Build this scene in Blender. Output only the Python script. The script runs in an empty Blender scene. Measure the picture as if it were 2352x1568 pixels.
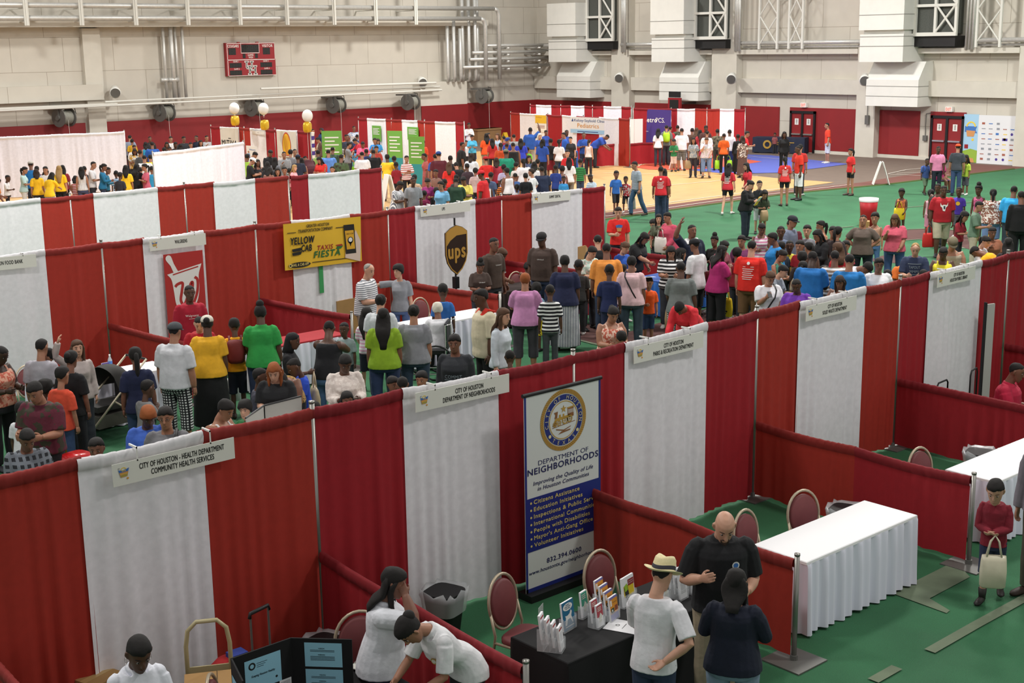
import bpy, bmesh, math, random
import numpy as np
from mathutils import Matrix, Vector
random.seed(7); RNG = np.random.RandomState(7)
SC = bpy.context.scene; COL = SC.collection; PI = math.pi
# ---------------------------------------------------------------- camera
W, H, FPX = 2352, 1568, 3075.3
CAM = np.array([-6.183, -9.662, 5.434]); YAW, PITCH, ROLL = [math.radians(a) for a in (41.337, -12.526, -0.849)]
_f = np.array([math.sin(YAW)*math.cos(PITCH), math.cos(YAW)*math.cos(PITCH), math.sin(PITCH)])
_r = np.array([math.cos(YAW), -math.sin(YAW), 0.0]); _u = np.cross(_r, _f)
_c, _s = math.cos(ROLL), math.sin(ROLL); _r, _u = _c*_r+_s*_u, -_s*_r+_c*_u
cd = bpy.data.cameras.new('camera'); cam = bpy.data.objects.new('camera', cd); COL.objects.link(cam)
cd.sensor_width = 36; cd.lens = FPX*36/W; cd.clip_end = 300
cam.matrix_world = Matrix(((_r[0], _u[0], -_f[0], CAM[0]), (_r[1], _u[1], -_f[1], CAM[1]), (_r[2], _u[2], -_f[2], CAM[2]), (0, 0, 0, 1)))
SC.camera = cam
def ray(x, y): return _f+_r*(x-1176)/FPX-_u*(y-784)/FPX
def at(x, y, z=0.0):
    d = ray(x, y); return CAM+d*(z-CAM[2])/d[2]
def atY(x, y, Y):
    d = ray(x, y); return CAM+d*(Y-CAM[1])/d[1]
def atX(x, y, X):
    d = ray(x, y); return CAM+d*(X-CAM[0])/d[0]
# ---------------------------------------------------------------- light: the hall's daylight-white ambience and its high-bay lamps
wd = bpy.data.worlds.new('world'); SC.world = wd; wd.use_nodes = True
bg = wd.node_tree.nodes['Background']; bg.inputs[0].default_value = (1.0, 0.985, 0.965, 1); bg.inputs[1].default_value = 0.4
def lamp(x, y, z, p, size=1.6):
    l = bpy.data.lights.new('high_bay_lamp', 'AREA'); l.shape = 'DISK'; l.size = size; l.energy = p*1.2; l.color = (1.0, 0.975, 0.93)
    o = bpy.data.objects.new('high_bay_lamp', l); COL.objects.link(o); o.location = (x, y, z)
for lx, ly, p in ((-4, 3, 420), (8, -8, 420), (4, 14, 950), (17, 3, 950), (14, 24, 1150), (27, 12, 1500), (24, 36, 1150), (37, 26, 1450), (38, 41, 1150), (40, 10, 1500), (12, 41, 850)):
    lamp(lx, ly, 12.0, p)
vs = SC.view_settings; vs.view_transform = 'Standard'; vs.look = 'None'; vs.gamma = 1; vs.exposure = 0.22
try: vs.use_curve_mapping = False
except Exception: pass
SC.display_settings.display_device = 'sRGB'
# ---------------------------------------------------------------- materials
def lin(h):
    h = h.lstrip('#')
    if len(h) == 3: h = ''.join(c*2 for c in h)
    v = [int(h[i:i+2], 16)/255 for i in (0, 2, 4)]
    return tuple(((c+0.055)/1.055)**2.4 if c > 0.04045 else c/12.92 for c in v)
_M = {}
def mat(name, col=None, rough=0.7, metal=0.0, noise=0.0, nscale=8.0, emit=0.0, alpha=1.0, bump=0.0, trans=0.0):
    if name in _M: return _M[name]
    m = bpy.data.materials.new(name); m.use_nodes = True; nt = m.node_tree; b = nt.nodes['Principled BSDF']
    c = lin(col or '888'); b.inputs['Base Color'].default_value = (*c, 1); b.inputs['Roughness'].default_value = rough; b.inputs['Metallic'].default_value = metal
    if noise or bump:
        tc = nt.nodes.new('ShaderNodeTexCoord'); n = nt.nodes.new('ShaderNodeTexNoise'); n.inputs['Scale'].default_value = nscale; n.inputs['Detail'].default_value = 4
        nt.links.new(tc.outputs['Object'], n.inputs['Vector'])
        if noise:
            r = nt.nodes.new('ShaderNodeMapRange'); r.inputs[1].default_value = 0.3; r.inputs[2].default_value = 0.7; r.inputs[3].default_value = 1-noise; r.inputs[4].default_value = 1+noise
            mx = nt.nodes.new('ShaderNodeVectorMath'); mx.operation = 'SCALE'; mx.inputs[0].default_value = c
            nt.links.new(n.outputs[0], r.inputs[0]); nt.links.new(r.outputs[0], mx.inputs['Scale']); nt.links.new(mx.outputs[0], b.inputs['Base Color'])
        if bump:
            bp = nt.nodes.new('ShaderNodeBump'); bp.inputs['Strength'].default_value = bump; bp.inputs['Distance'].default_value = 0.01
            nt.links.new(n.outputs[0], bp.inputs['Height']); nt.links.new(bp.outputs[0], b.inputs['Normal'])
    if emit: b.inputs['Emission Color'].default_value = (*c, 1); b.inputs['Emission Strength'].default_value = emit
    if alpha < 1: b.inputs['Alpha'].default_value = alpha
    if trans: b.inputs['Transmission Weight'].default_value = trans
    _M[name] = m; return m
def ocmat(name, rough=0.85, kind='plain', second='f0f0f0', scale=20.0, mul=1.0):
    """cloth or skin whose main colour is the object's own colour; kind adds a woven pattern"""
    if name in _M: return _M[name]
    m = bpy.data.materials.new(name); m.use_nodes = True; nt = m.node_tree; b = nt.nodes['Principled BSDF']; b.inputs['Roughness'].default_value = rough
    oi = nt.nodes.new('ShaderNodeObjectInfo'); tc = nt.nodes.new('ShaderNodeTexCoord'); src = oi.outputs['Color']; c2 = (*lin(second), 1)
    def mixc(fac, a, bcol):
        mx = nt.nodes.new('ShaderNodeMix'); mx.data_type = 'RGBA'; nt.links.new(fac, mx.inputs[0]); nt.links.new(a, mx.inputs[6]); mx.inputs[7].default_value = bcol; return mx.outputs[2]
    def step(v, thr):
        s = nt.nodes.new('ShaderNodeMath'); s.operation = 'GREATER_THAN'; s.inputs[1].default_value = thr; nt.links.new(v, s.inputs[0]); return s.outputs[0]
    if kind in ('stripe', 'vstripe', 'plaid'):
        sp = nt.nodes.new('ShaderNodeSeparateXYZ'); nt.links.new(tc.outputs['Object'], sp.inputs[0])
        def band(o):
            a = nt.nodes.new('ShaderNodeMath'); a.operation = 'MULTIPLY'; a.inputs[1].default_value = scale; nt.links.new(o, a.inputs[0])
            fr = nt.nodes.new('ShaderNodeMath'); fr.operation = 'FRACT'; nt.links.new(a.outputs[0], fr.inputs[0]); return step(fr.outputs[0], 0.55)
        if kind != 'vstripe': src = mixc(band(sp.outputs[2]), src, c2)
        if kind != 'stripe': src = mixc(band(sp.outputs[0]), src, c2)
    if kind in ('floral', 'camo', 'dots'):
        n = nt.nodes.new('ShaderNodeTexVoronoi' if kind == 'dots' else 'ShaderNodeTexNoise'); n.inputs['Scale'].default_value = scale; nt.links.new(tc.outputs['Object'], n.inputs['Vector'])
        if kind == 'dots':
            s = nt.nodes.new('ShaderNodeMath'); s.operation = 'LESS_THAN'; s.inputs[1].default_value = 0.3; nt.links.new(n.outputs['Distance'], s.inputs[0]); src = mixc(s.outputs[0], src, c2)
        else: src = mixc(step(n.outputs[0], 0.53), src, c2)
    n = nt.nodes.new('ShaderNodeTexNoise'); n.inputs['Scale'].default_value = 9; n.inputs['Detail'].default_value = 5; nt.links.new(tc.outputs['Object'], n.inputs['Vector'])
    r = nt.nodes.new('ShaderNodeMapRange'); r.inputs[1].default_value = 0.3; r.inputs[2].default_value = 0.7; r.inputs[3].default_value = 0.88*mul; r.inputs[4].default_value = 1.1*mul
    mx = nt.nodes.new('ShaderNodeVectorMath'); mx.operation = 'SCALE'; nt.links.new(src, mx.inputs[0]); nt.links.new(n.outputs[0], r.inputs[0]); nt.links.new(r.outputs[0], mx.inputs['Scale']); nt.links.new(mx.outputs[0], b.inputs['Base Color'])
    if rough > 0.6:
        bp = nt.nodes.new('ShaderNodeBump'); bp.inputs['Strength'].default_value = 0.5; bp.inputs['Distance'].default_value = 0.02; nt.links.new(n.outputs[0], bp.inputs['Height']); nt.links.new(bp.outputs[0], b.inputs['Normal'])
    _M[name] = m; return m
# ---------------------------------------------------------------- mesh builder
class MB:
    def __init__(s): s.v = []; s.f = []; s.m = []
    def add(s, vs_, fs, mi=0):
        n = len(s.v); s.v.extend([tuple(float(c) for c in p) for p in vs_]); s.f.extend([tuple(i+n for i in f) for f in fs]); s.m.extend([mi]*len(fs)); return s
    def box(s, a, b, mi=0, M=None):
        (x0, y0, z0), (x1, y1, z1) = a, b
        x0, x1 = min(x0, x1), max(x0, x1); y0, y1 = min(y0, y1), max(y0, y1); z0, z1 = min(z0, z1), max(z0, z1)
        P = [(x0, y0, z0), (x1, y0, z0), (x1, y1, z0), (x0, y1, z0), (x0, y0, z1), (x1, y0, z1), (x1, y1, z1), (x0, y1, z1)]
        if M is not None: P = [tuple(M @ Vector(p)) for p in P]
        return s.add(P, [(3, 2, 1, 0), (4, 5, 6, 7), (0, 1, 5, 4), (1, 2, 6, 5), (2, 3, 7, 6), (3, 0, 4, 7)], mi)
    def loft(s, rings, mi=0, cap=True, closed=False):
        n = len(rings[0]); V = [p for r in rings for p in r]; F = []
        k = len(rings)
        for i in range(k if closed else k-1):
            a, b = i*n, ((i+1) % k)*n
            for j in range(n): F.append((a+j, a+(j+1) % n, b+(j+1) % n, b+j))
        if cap and not closed: F.append(tuple(range(n-1, -1, -1))); F.append(tuple(range((k-1)*n, k*n)))
        return s.add(V, F, mi)
    def tube(s, pts, rad, n=8, mi=0, up=None, cap=True, closed=False):
        pts = np.array(pts, float); k = len(pts); rings = []
        rad = [rad]*k if np.isscalar(rad) else rad
        side = None
        for i in range(k):
            t = pts[(i+1) % k if closed else min(i+1, k-1)]-pts[(i-1) % k if closed else max(i-1, 0)]; t = t/(np.linalg.norm(t)+1e-9)
            if side is None:
                ref = np.array(up if up is not None else ((0, 0, 1) if abs(t[2]) < 0.9 else (0, 1, 0)), float); side = np.cross(ref, t)
            side = side-t*(side@t); side = side/(np.linalg.norm(side)+1e-9); w = np.cross(t, side)
            ra, rb = rad[i] if not np.isscalar(rad[i]) else (rad[i], rad[i])
            rings.append([pts[i]+side*ra*math.cos(a)+w*rb*math.sin(a) for a in [2*PI*j/n for j in range(n)]])
        return s.loft(rings, mi, cap, closed)
    def cyl(s, a, b, r, n=10, mi=0, r2=None): return s.tube([a, b], [r, r if r2 is None else r2], n, mi)
    def ball(s, c, r, n=10, mi=0, M=None):
        r = (r, r, r) if np.isscalar(r) else r; rings = []
        for i in range(1, n):
            t = PI*i/n-PI/2
            rings.append([(r[0]*math.cos(t)*math.cos(a), r[1]*math.cos(t)*math.sin(a), r[2]*math.sin(t)) for a in [2*PI*j/(n+2) for j in range(n+2)]])
        V = [(0, 0, -r[2])]+[p for g in rings for p in g]+[(0, 0, r[2])]; q = n+2; F = []
        for j in range(q): F.append((0, 1+(j+1) % q, 1+j)); F.append((len(V)-1, 1+(n-2)*q+j, 1+(n-2)*q+(j+1) % q))
        for i in range(n-2):
            for j in range(q): F.append((1+i*q+j, 1+i*q+(j+1) % q, 1+(i+1)*q+(j+1) % q, 1+(i+1)*q+j))
        if M is not None: V = [tuple(M @ Vector(p)) for p in V]
        return s.add([(p[0]+c[0], p[1]+c[1], p[2]+c[2]) for p in V], F, mi)
    def poly(s, P, d, mi=0):
        """polygon P (3-D points, planar) with thickness vector d"""
        n = len(P); P = [Vector(p) for p in P]; d = Vector(d)
        return s.add(P+[p+d for p in P], [tuple(range(n-1, -1, -1)), tuple(range(n, 2*n))]+[(i, (i+1) % n, n+(i+1) % n, n+i) for i in range(n)], mi)
    def grid(s, V, nu, nv, mi=0):
        return s.add(V, [(i*nv+j, i*nv+j+1, (i+1)*nv+j+1, (i+1)*nv+j) for i in range(nu-1) for j in range(nv-1)], mi)
    def mesh(s, name, mats, smooth=False):
        me = bpy.data.meshes.new(name); me.from_pydata(s.v, [], s.f)
        for m in (mats if isinstance(mats, (list, tuple)) else [mats]): me.materials.append(m)
        if any(s.m): me.polygons.foreach_set('material_index', s.m)
        if smooth: me.polygons.foreach_set('use_smooth', [True]*len(s.f))
        me.update(); return me
    def build(s, name, mats, parent=None, smooth=False, loc=None):
        o = bpy.data.objects.new(name, s.mesh(name, mats, smooth)); COL.objects.link(o)
        if parent: o.parent = parent
        if loc is not None: o.location = loc
        return o
def link(name, me, parent=None, M=None, color=None):
    o = bpy.data.objects.new(name, me); COL.objects.link(o)
    if parent: o.parent = parent
    if M is not None: o.matrix_local = M
    if color: o.color = (*lin(color), 1)
    return o
def tag(o, label, cat, group=None, kind=None):
    o['label'] = label; o['category'] = cat
    if group: o['group'] = group
    if kind: o['kind'] = kind
    return o
def thing(name, label, cat, loc=(0, 0, 0), rz=0.0, group=None):
    o = bpy.data.objects.new(name, None); COL.objects.link(o); o.location = tuple(float(c) for c in loc); o.rotation_euler = (0, 0, rz); o.empty_display_size = 0.1
    return tag(o, label, cat, group)
def struct(o): o['kind'] = 'structure'; return o
def copy_tree(o, parent=None):
    c = o.copy(); COL.objects.link(c); c.parent = parent
    for ch in o.children: copy_tree(ch, c)
    return c
# ---------------------------------------------------------------- lettering
_T = {}
def textmesh(s, bold=0.0, shear=0.0):
    k = (s, bold, shear)
    if k in _T: return _T[k]
    cu = bpy.data.curves.new('t', 'FONT'); cu.body = s; cu.size = 1; cu.offset = 0; cu.shear = shear; cu.extrude = 0.0; cu.resolution_u = 3; cu.align_x = 'LEFT'; cu.space_character = 1+bold*4
    ob = bpy.data.objects.new('t', cu); COL.objects.link(ob)
    dg = bpy.context.evaluated_depsgraph_get(); me = bpy.data.meshes.new_from_object(ob.evaluated_get(dg))
    V = np.array([v.co[:] for v in me.vertices]).reshape(-1, 3); F = [tuple(p.vertices) for p in me.polygons]
    bpy.data.objects.remove(ob); bpy.data.curves.remove(cu); bpy.data.meshes.remove(me)
    if len(V): V[:, 0] -= V[:, 0].min()
    _T[k] = (V, F); return _T[k]
class Face:
    """a flat face to write on: origin O (bottom left), unit right R, unit up U"""
    def __init__(s, O, R, U, off=0.004):
        s.O = np.array(O, float); s.R = np.array(R, float)/np.linalg.norm(R); s.U = np.array(U, float)/np.linalg.norm(U); s.N = np.cross(s.R, s.U); s.off = off
    def p(s, x, y, z=0.0): return s.O+s.R*x+s.U*y+s.N*(s.off+z)
    def text(s, mb, t, x, y, h, w=None, bold=0.0, shear=0.0, align='c', mi=0, z=0.0, maxw=None):
        V, F = textmesh(t, bold, shear)
        if not len(V): return
        tw = V[:, 0].max(); sy = h/0.7; sx = (w/tw) if w else sy
        if maxw and tw*sx > maxw: sx = maxw/tw
        x0 = x-(tw*sx/2 if align == 'c' else (tw*sx if align == 'r' else 0))
        q = bold*0.8*sy
        for i, (ox, oy) in enumerate(((-q, 0), (q, 0), (0, q), (0, -q)) if bold else ((0, 0),)): mb.add([s.p(x0+v[0]*sx+ox, y+v[1]*sy+oy, z+0.0003*i) for v in V], F, mi)
    def rect(s, mb, x0, y0, x1, y1, mi=0, z=0.0): mb.add([s.p(x0, y0, z), s.p(x1, y0, z), s.p(x1, y1, z), s.p(x0, y1, z)], [(0, 1, 2, 3)], mi)
    def pol(s, mb, P, mi=0, z=0.0): mb.add([s.p(x, y, z) for x, y in P], [tuple(range(len(P)))], mi)
    def disc(s, mb, cx, cy, r, mi=0, z=0.0, n=28, ry=None):
        ry = ry or r; s.pol(mb, [(cx+r*math.cos(2*PI*i/n), cy+ry*math.sin(2*PI*i/n)) for i in range(n)], mi, z)
    def ring(s, mb, cx, cy, r0, r1, mi=0, z=0.0, n=48, a0=0.0, a1=2*PI, ky=1.0):
        V = []; F = []
        for i in range(n+1):
            a = a0+(a1-a0)*i/n
            for r in (r0, r1): V.append(s.p(cx+r*math.cos(a), cy+r*ky*math.sin(a), z))
        for i in range(n): F.append((2*i, 2*i+1, 2*i+3, 2*i+2))
        mb.add(V, F, mi)
    def stroke(s, mb, P, w, mi=0, z=0.0):
        P = np.array(P, float); n = len(P); V = []
        w = [w]*n if np.isscalar(w) else w
        for i in range(n):
            t = P[min(i+1, n-1)]-P[max(i-1, 0)]; t = t/(np.linalg.norm(t)+1e-9); q = np.array([-t[1], t[0]])*w[i]/2
            V += [s.p(*(P[i]-q), z), s.p(*(P[i]+q), z)]
        mb.add(V, [(2*i, 2*i+2, 2*i+3, 2*i+1) for i in range(n-1)], mi)
# ================================================================ the hall
XW, YW, TOP, RAIL = 48.6, 50.0, 2.33, 0.98
def panelmat(name, col, w=2.4, h=1.5):
    m = mat(name, col, 0.85, noise=0.035, nscale=1.3); nt = m.node_tree; b = nt.nodes['Principled BSDF']
    src = b.inputs['Base Color'].links[0].from_socket; tc = nt.nodes.new('ShaderNodeTexCoord'); mp = nt.nodes.new('ShaderNodeSeparateXYZ'); cb = nt.nodes.new('ShaderNodeCombineXYZ'); ad = nt.nodes.new('ShaderNodeMath')
    nt.links.new(tc.outputs['Object'], mp.inputs[0]); nt.links.new(mp.outputs[0], ad.inputs[0]); nt.links.new(mp.outputs[1], ad.inputs[1]); nt.links.new(ad.outputs[0], cb.inputs[0]); nt.links.new(mp.outputs[2], cb.inputs[1])
    br = nt.nodes.new('ShaderNodeTexBrick'); br.inputs['Scale'].default_value = 1; br.inputs['Brick Width'].default_value = w; br.inputs['Row Height'].default_value = h; br.inputs['Mortar Size'].default_value = 0.014; br.inputs['Mortar Smooth'].default_value = 0.3; br.offset = 0.35
    br.inputs['Color1'].default_value = (1, 1, 1, 1); br.inputs['Color2'].default_value = (0.95, 0.95, 0.95, 1); br.inputs['Mortar'].default_value = (0.6, 0.57, 0.53, 1)
    nt.links.new(cb.outputs[0], br.inputs['Vector']); mx = nt.nodes.new('ShaderNodeMix'); mx.data_type = 'RGBA'; mx.blend_type = 'MULTIPLY'; mx.inputs[0].default_value = 1
    nt.links.new(src, mx.inputs[6]); nt.links.new(br.outputs[0], mx.inputs[7]); nt.links.new(mx.outputs[2], b.inputs['Base Color']); return m
M_conc = panelmat('painted_concrete_panels', 'c6c0b4'); M_conc2 = mat('painted_concrete', 'c9c4b8', 0.85, noise=0.04, nscale=2)
M_pad = mat('red_wall_pad', '84181c', 0.6, noise=0.05, nscale=1.5); M_steel = mat('galvanised_pipe', 'c9c8c3', 0.4, 0.4, noise=0.06); M_white = mat('white_steel', 'd6d5cd', 0.6)
M_duct = mat('white_duct_sheet', 'dcdbd4', 0.6, noise=0.03, nscale=2); M_dark = mat('dark_metal', '1d1d1f', 0.5, 0.3); M_grey = mat('grey_metal', '6d6c68', 0.5, 0.4)
M_black = mat('black_plastic', '0c0c0e', 0.55); M_pole = mat('aluminium_pole', '9c9a94', 0.35, 0.8)
b = MB().box((-45, -45, -0.3), (XW+1, YW+1, 0)); struct(b.build('floor', mat('rubber_apron', '6b5c52', 0.9, noise=0.08, nscale=3)))
def flat(name, px, mt, z, h=0.0):
    P = [at(*p) for p in px]; b = MB()
    Q = [(p[0], p[1], z) for p in P]
    n = Vector((0, 0, 0))
    for i in range(len(Q)): n += Vector(Q[i]).cross(Vector(Q[(i+1) % len(Q)]))
    if n.z < 0: Q.reverse()
    b.add(Q, [tuple(range(len(Q)))]); return struct(b.build(name, mt))
def turfmat():
    m = mat('green_turf', '2b6440', 0.9, noise=0.14, nscale=1.1, bump=0.0); nt = m.node_tree; b = nt.nodes['Principled BSDF']
    src = b.inputs['Base Color'].links[0].from_socket; tc = nt.nodes.new('ShaderNodeTexCoord'); n = nt.nodes.new('ShaderNodeTexNoise'); n.inputs['Scale'].default_value = 160; n.inputs['Detail'].default_value = 3
    nt.links.new(tc.outputs['Object'], n.inputs['Vector']); r = nt.nodes.new('ShaderNodeMapRange'); r.inputs[1].default_value = 0.3; r.inputs[2].default_value = 0.7; r.inputs[3].default_value = 0.72; r.inputs[4].default_value = 1.28
    mx = nt.nodes.new('ShaderNodeVectorMath'); mx.operation = 'SCALE'; nt.links.new(n.outputs[0], r.inputs[0]); nt.links.new(src, mx.inputs[0]); nt.links.new(r.outputs[0], mx.inputs['Scale']); nt.links.new(mx.outputs[0], b.inputs['Base Color'])
    bp = nt.nodes.new('ShaderNodeBump'); bp.inputs['Strength'].default_value = 0.6; bp.inputs['Distance'].default_value = 0.01; nt.links.new(n.outputs[0], bp.inputs['Height']); nt.links.new(bp.outputs[0], b.inputs['Normal']); return m
M_turf = turfmat()
struct(MB().add([(-45, -45, 0.012), (60, -45, 0.012), (60, 18.3, 0.012), (46.8, 18.6, 0.012), (38, 19.1, 0.012), (33.3, 19.9, 0.012), (28.2, 19.85, 0.012), (23.7, 19.75, 0.012), (-45, 19.7, 0.012)], [tuple(range(9))]).build('floor', M_turf))
b = MB(); b.tube([(-30, 19.72, 0.01), (23.7, 19.77, 0.01), (28.2, 19.87, 0.01), (33.3, 19.92, 0.01), (38, 19.12, 0.01), (46.8, 18.62, 0.01)], [(0.09, 0.04)]*6, 8); struct(b.build('trim_1', mat('turf_edge_roll', '3d4f1c', 0.95, noise=0.1)))
# maroon running track beside the turf, wood court beyond it
M_track = mat('maroon_track', '6a4038', 0.9, noise=0.08, nscale=2); M_line = mat('white_floor_line', 'cfc8bd', 0.8); M_tan = mat('tan_turf_line', '66735c', 0.9, noise=0.12, nscale=5); M_clay = mat('clay_path_carpet', '4d2f2b', 0.95, noise=0.1, nscale=3)
struct(MB().add([(-30, 19.7, 0.006), (33.3, 19.95, 0.006), (38, 19.1, 0.006), (48, 18.5, 0.006), (48, 21.2, 0.006), (38.4, 20.3, 0.006), (30, 21.1, 0.006), (-30, 21.0, 0.006)], [tuple(range(8))]).build('floor', M_track))
def woodmat():
    m = mat('maple_court', 'c79f68', 0.42, noise=0.05, nscale=1); nt = m.node_tree; b = nt.nodes['Principled BSDF']; src = b.inputs['Base Color'].links[0].from_socket
    tc = nt.nodes.new('ShaderNodeTexCoord'); mp = nt.nodes.new('ShaderNodeMapping'); mp.inputs['Scale'].default_value = (0.7, 9, 1); n = nt.nodes.new('ShaderNodeTexNoise'); n.inputs['Scale'].default_value = 1.0; n.inputs['Detail'].default_value = 2
    nt.links.new(tc.outputs['Object'], mp.inputs[0]); nt.links.new(mp.outputs[0], n.inputs['Vector']); r = nt.nodes.new('ShaderNodeMapRange'); r.inputs[1].default_value = 0.3; r.inputs[2].default_value = 0.7; r.inputs[3].default_value = 0.88; r.inputs[4].default_value = 1.1
    mx = nt.nodes.new('ShaderNodeVectorMath'); mx.operation = 'SCALE'; nt.links.new(n.outputs[0], r.inputs[0]); nt.links.new(src, mx.inputs[0]); nt.links.new(r.outputs[0], mx.inputs['Scale']); nt.links.new(mx.outputs[0], b.inputs['Base Color']); return m
M_wood = woodmat()
wp = [at(*p) for p in ((1388, 489), (1600, 462), (1780, 438), (1916, 419), (1780, 409), (1690, 400))]
struct(MB().add([(-10, 21.0, 0.009)]+[(p[0], p[1], 0.009) for p in wp]+[(40.5, 33, 0.009), (40, 44, 0.009), (-10, 44, 0.009)], [tuple(range(10))]).build('floor', M_wood))
flat('floor', ((1585, 391), (1675, 400), (1790, 397), (1890, 385), (1950, 377), (1850, 366), (1770, 357), (1640, 353), (1700, 372), (1660, 384)), mat('blue_court_paint', '5262b8', 0.5, noise=0.04), 0.014)
flat('floor', ((1455, 384), (1490, 390), (1560, 391), (1625, 388), (1690, 381), (1750, 372), (1700, 364), (1545, 364)), mat('red_court_paint', 'c4543c', 0.5, noise=0.04), 0.018)
def stripe(pts, w, mt, z):
    b = MB(); P = [at(*p)[:2] for p in pts]; V = []
    for i in range(len(P)):
        t = P[min(i+1, len(P)-1)]-P[max(i-1, 0)]; t = t/np.linalg.norm(t); q = np.array([-t[1], t[0]])*w/2
        V += [(*(P[i]+q), z), (*(P[i]-q), z)]
    b.add(V, [(2*i, 2*i+1, 2*i+3, 2*i+2) for i in range(len(P)-1)]); return b
k = 1
for pts, w, mt in ((((1390, 498), (1510, 482), (1605, 468), (1700, 455), (1820, 441), (1960, 424)), 0.06, M_line), (((1390, 486), (1605, 457), (1700, 445), (1820, 431)), 0.06, M_line), (((2040, 400), (2080, 391), (2130, 386)), 0.06, M_line), (((2040, 401), (2130, 405), (2180, 403)), 0.06, M_line), (((2060, 399), (2150, 396)), 0.06, M_line),
                   (((1385, 398), (1560, 402), (1640, 407)), 0.05, M_line), (((1530, 427), (1640, 417), (1740, 405)), 0.05, M_line), (((1690, 357), (1760, 363), (1850, 372)), 0.05, M_line), (((1466, 383), (1475, 377), (1500, 373)), 0.05, M_line),
                   (((2135, 1500), (2240, 1440), (2400, 1352)), 0.11, M_tan), (((2005, 1568), (2060, 1537)), 0.11, M_tan), (((2080, 478), (2160, 471), (2260, 463)), 0.08, M_tan), (((1880, 530), (1960, 521)), 0.08, M_tan), (((2045, 530), (2150, 525), (2220, 533)), 0.08, M_tan), (((2060, 555), (2110, 551), (2170, 558), (2215, 572)), 0.08, M_tan), (((1280, 790), (1310, 778), (1365, 792), (1420, 803)), 0.08, M_tan)):
    k += 1; struct(stripe(pts, w, mt, 0.024).build('trim_%d' % k, mt))
q = lambda x, y: (1880+x/3.1356, 1000+y/3.1356)
flat('floor', [q(480, 1130), q(590, 1112), q(985, 915), q(1090, 1030), q(800, 1185), q(945, 1272), q(922, 1292)], M_tan, 0.02)
flat('floor', ((2050, 531), (2150, 526), (2220, 534), (2230, 575), (2170, 558), (2110, 551), (2055, 556)), M_clay, 0.018)
flat('floor', ((1290, 772), (1335, 742), (1440, 765), (1700, 688), (1770, 690), (1690, 735), (1480, 810), (1400, 802)), M_clay, 0.018)
flat('floor', ((1985, 600), (2040, 585), (2090, 592), (2060, 606)), M_clay, 0.018)
# ---- walls
struct(MB().box((6, YW, 0), (XW+0.5, YW+0.5, 11.5)).build('wall_left', M_conc)); struct(MB().box((XW, -8, 0), (XW+0.5, YW, 11.5)).build('wall_right', M_conc))
n_t = [20]
def trim(b, mt, smooth=False):
    n_t[0] += 1; return struct(b.build('trim_%d' % n_t[0], mt, smooth=smooth))
WZ = 2.18
for x0, x1, y in ((6, 20.35, YW), (21.35, 39.2, YW), (39.2, 40.4, YW), (40.4, XW, YW)): trim(MB().box((x0, y-0.06, 0.12), (x1, y, WZ)), M_pad)
for y0, y1 in ((50, 43.45), (42.0, 32.15), (31.5, 27.4), (26.35, 24.25), (23.7, 21.95), (19.4, 6)): trim(MB().box((XW-0.06, y0, 0.16), (XW, y1, WZ)), M_pad)
trim(MB().box((XW-0.09, -8, 0), (XW, YW, 0.15)), M_conc2)
# pilasters and ledges of the right wall
for y0, y1, zt in ((43.42, 42.06, 9.5), (36.22, 34.6, 9.5), (27.4, 26.37, 9.5), (19.4, 18.1, 9.5)): trim(MB().box((XW-0.45, y0, 0), (XW, y1, zt)), M_conc2)
for y0, y1 in ((49.9, 43.42), (42.06, 36.2), (34.6, 27.4), (26.37, 19.4), (18.1, 6)):
    trim(MB().box((XW-0.32, y0, 2.86), (XW, y1, 3.55)), M_conc2); trim(MB().box((XW-0.5, y0, 4.75), (XW, y1, 4.98)), M_conc2)
# left wall: shelf, cable tray, pilaster, corner bay
trim(MB().box((6, YW-0.4, 3.2), (21.2, YW, 3.9)), M_conc); trim(MB().box((20.45, YW-0.25, 0), (21.3, YW, 6.4)), M_conc2)
trim(MB().box((39.3, YW-0.7, 0), (42.6, YW, 3.45)), M_conc2); trim(MB().box((39.3, YW-0.76, 0.12), (42.6, YW-0.7, WZ)), M_pad)
trim(MB().box((6, YW-1.0, 6.45), (44, YW, 6.75)), M_conc2)
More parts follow.
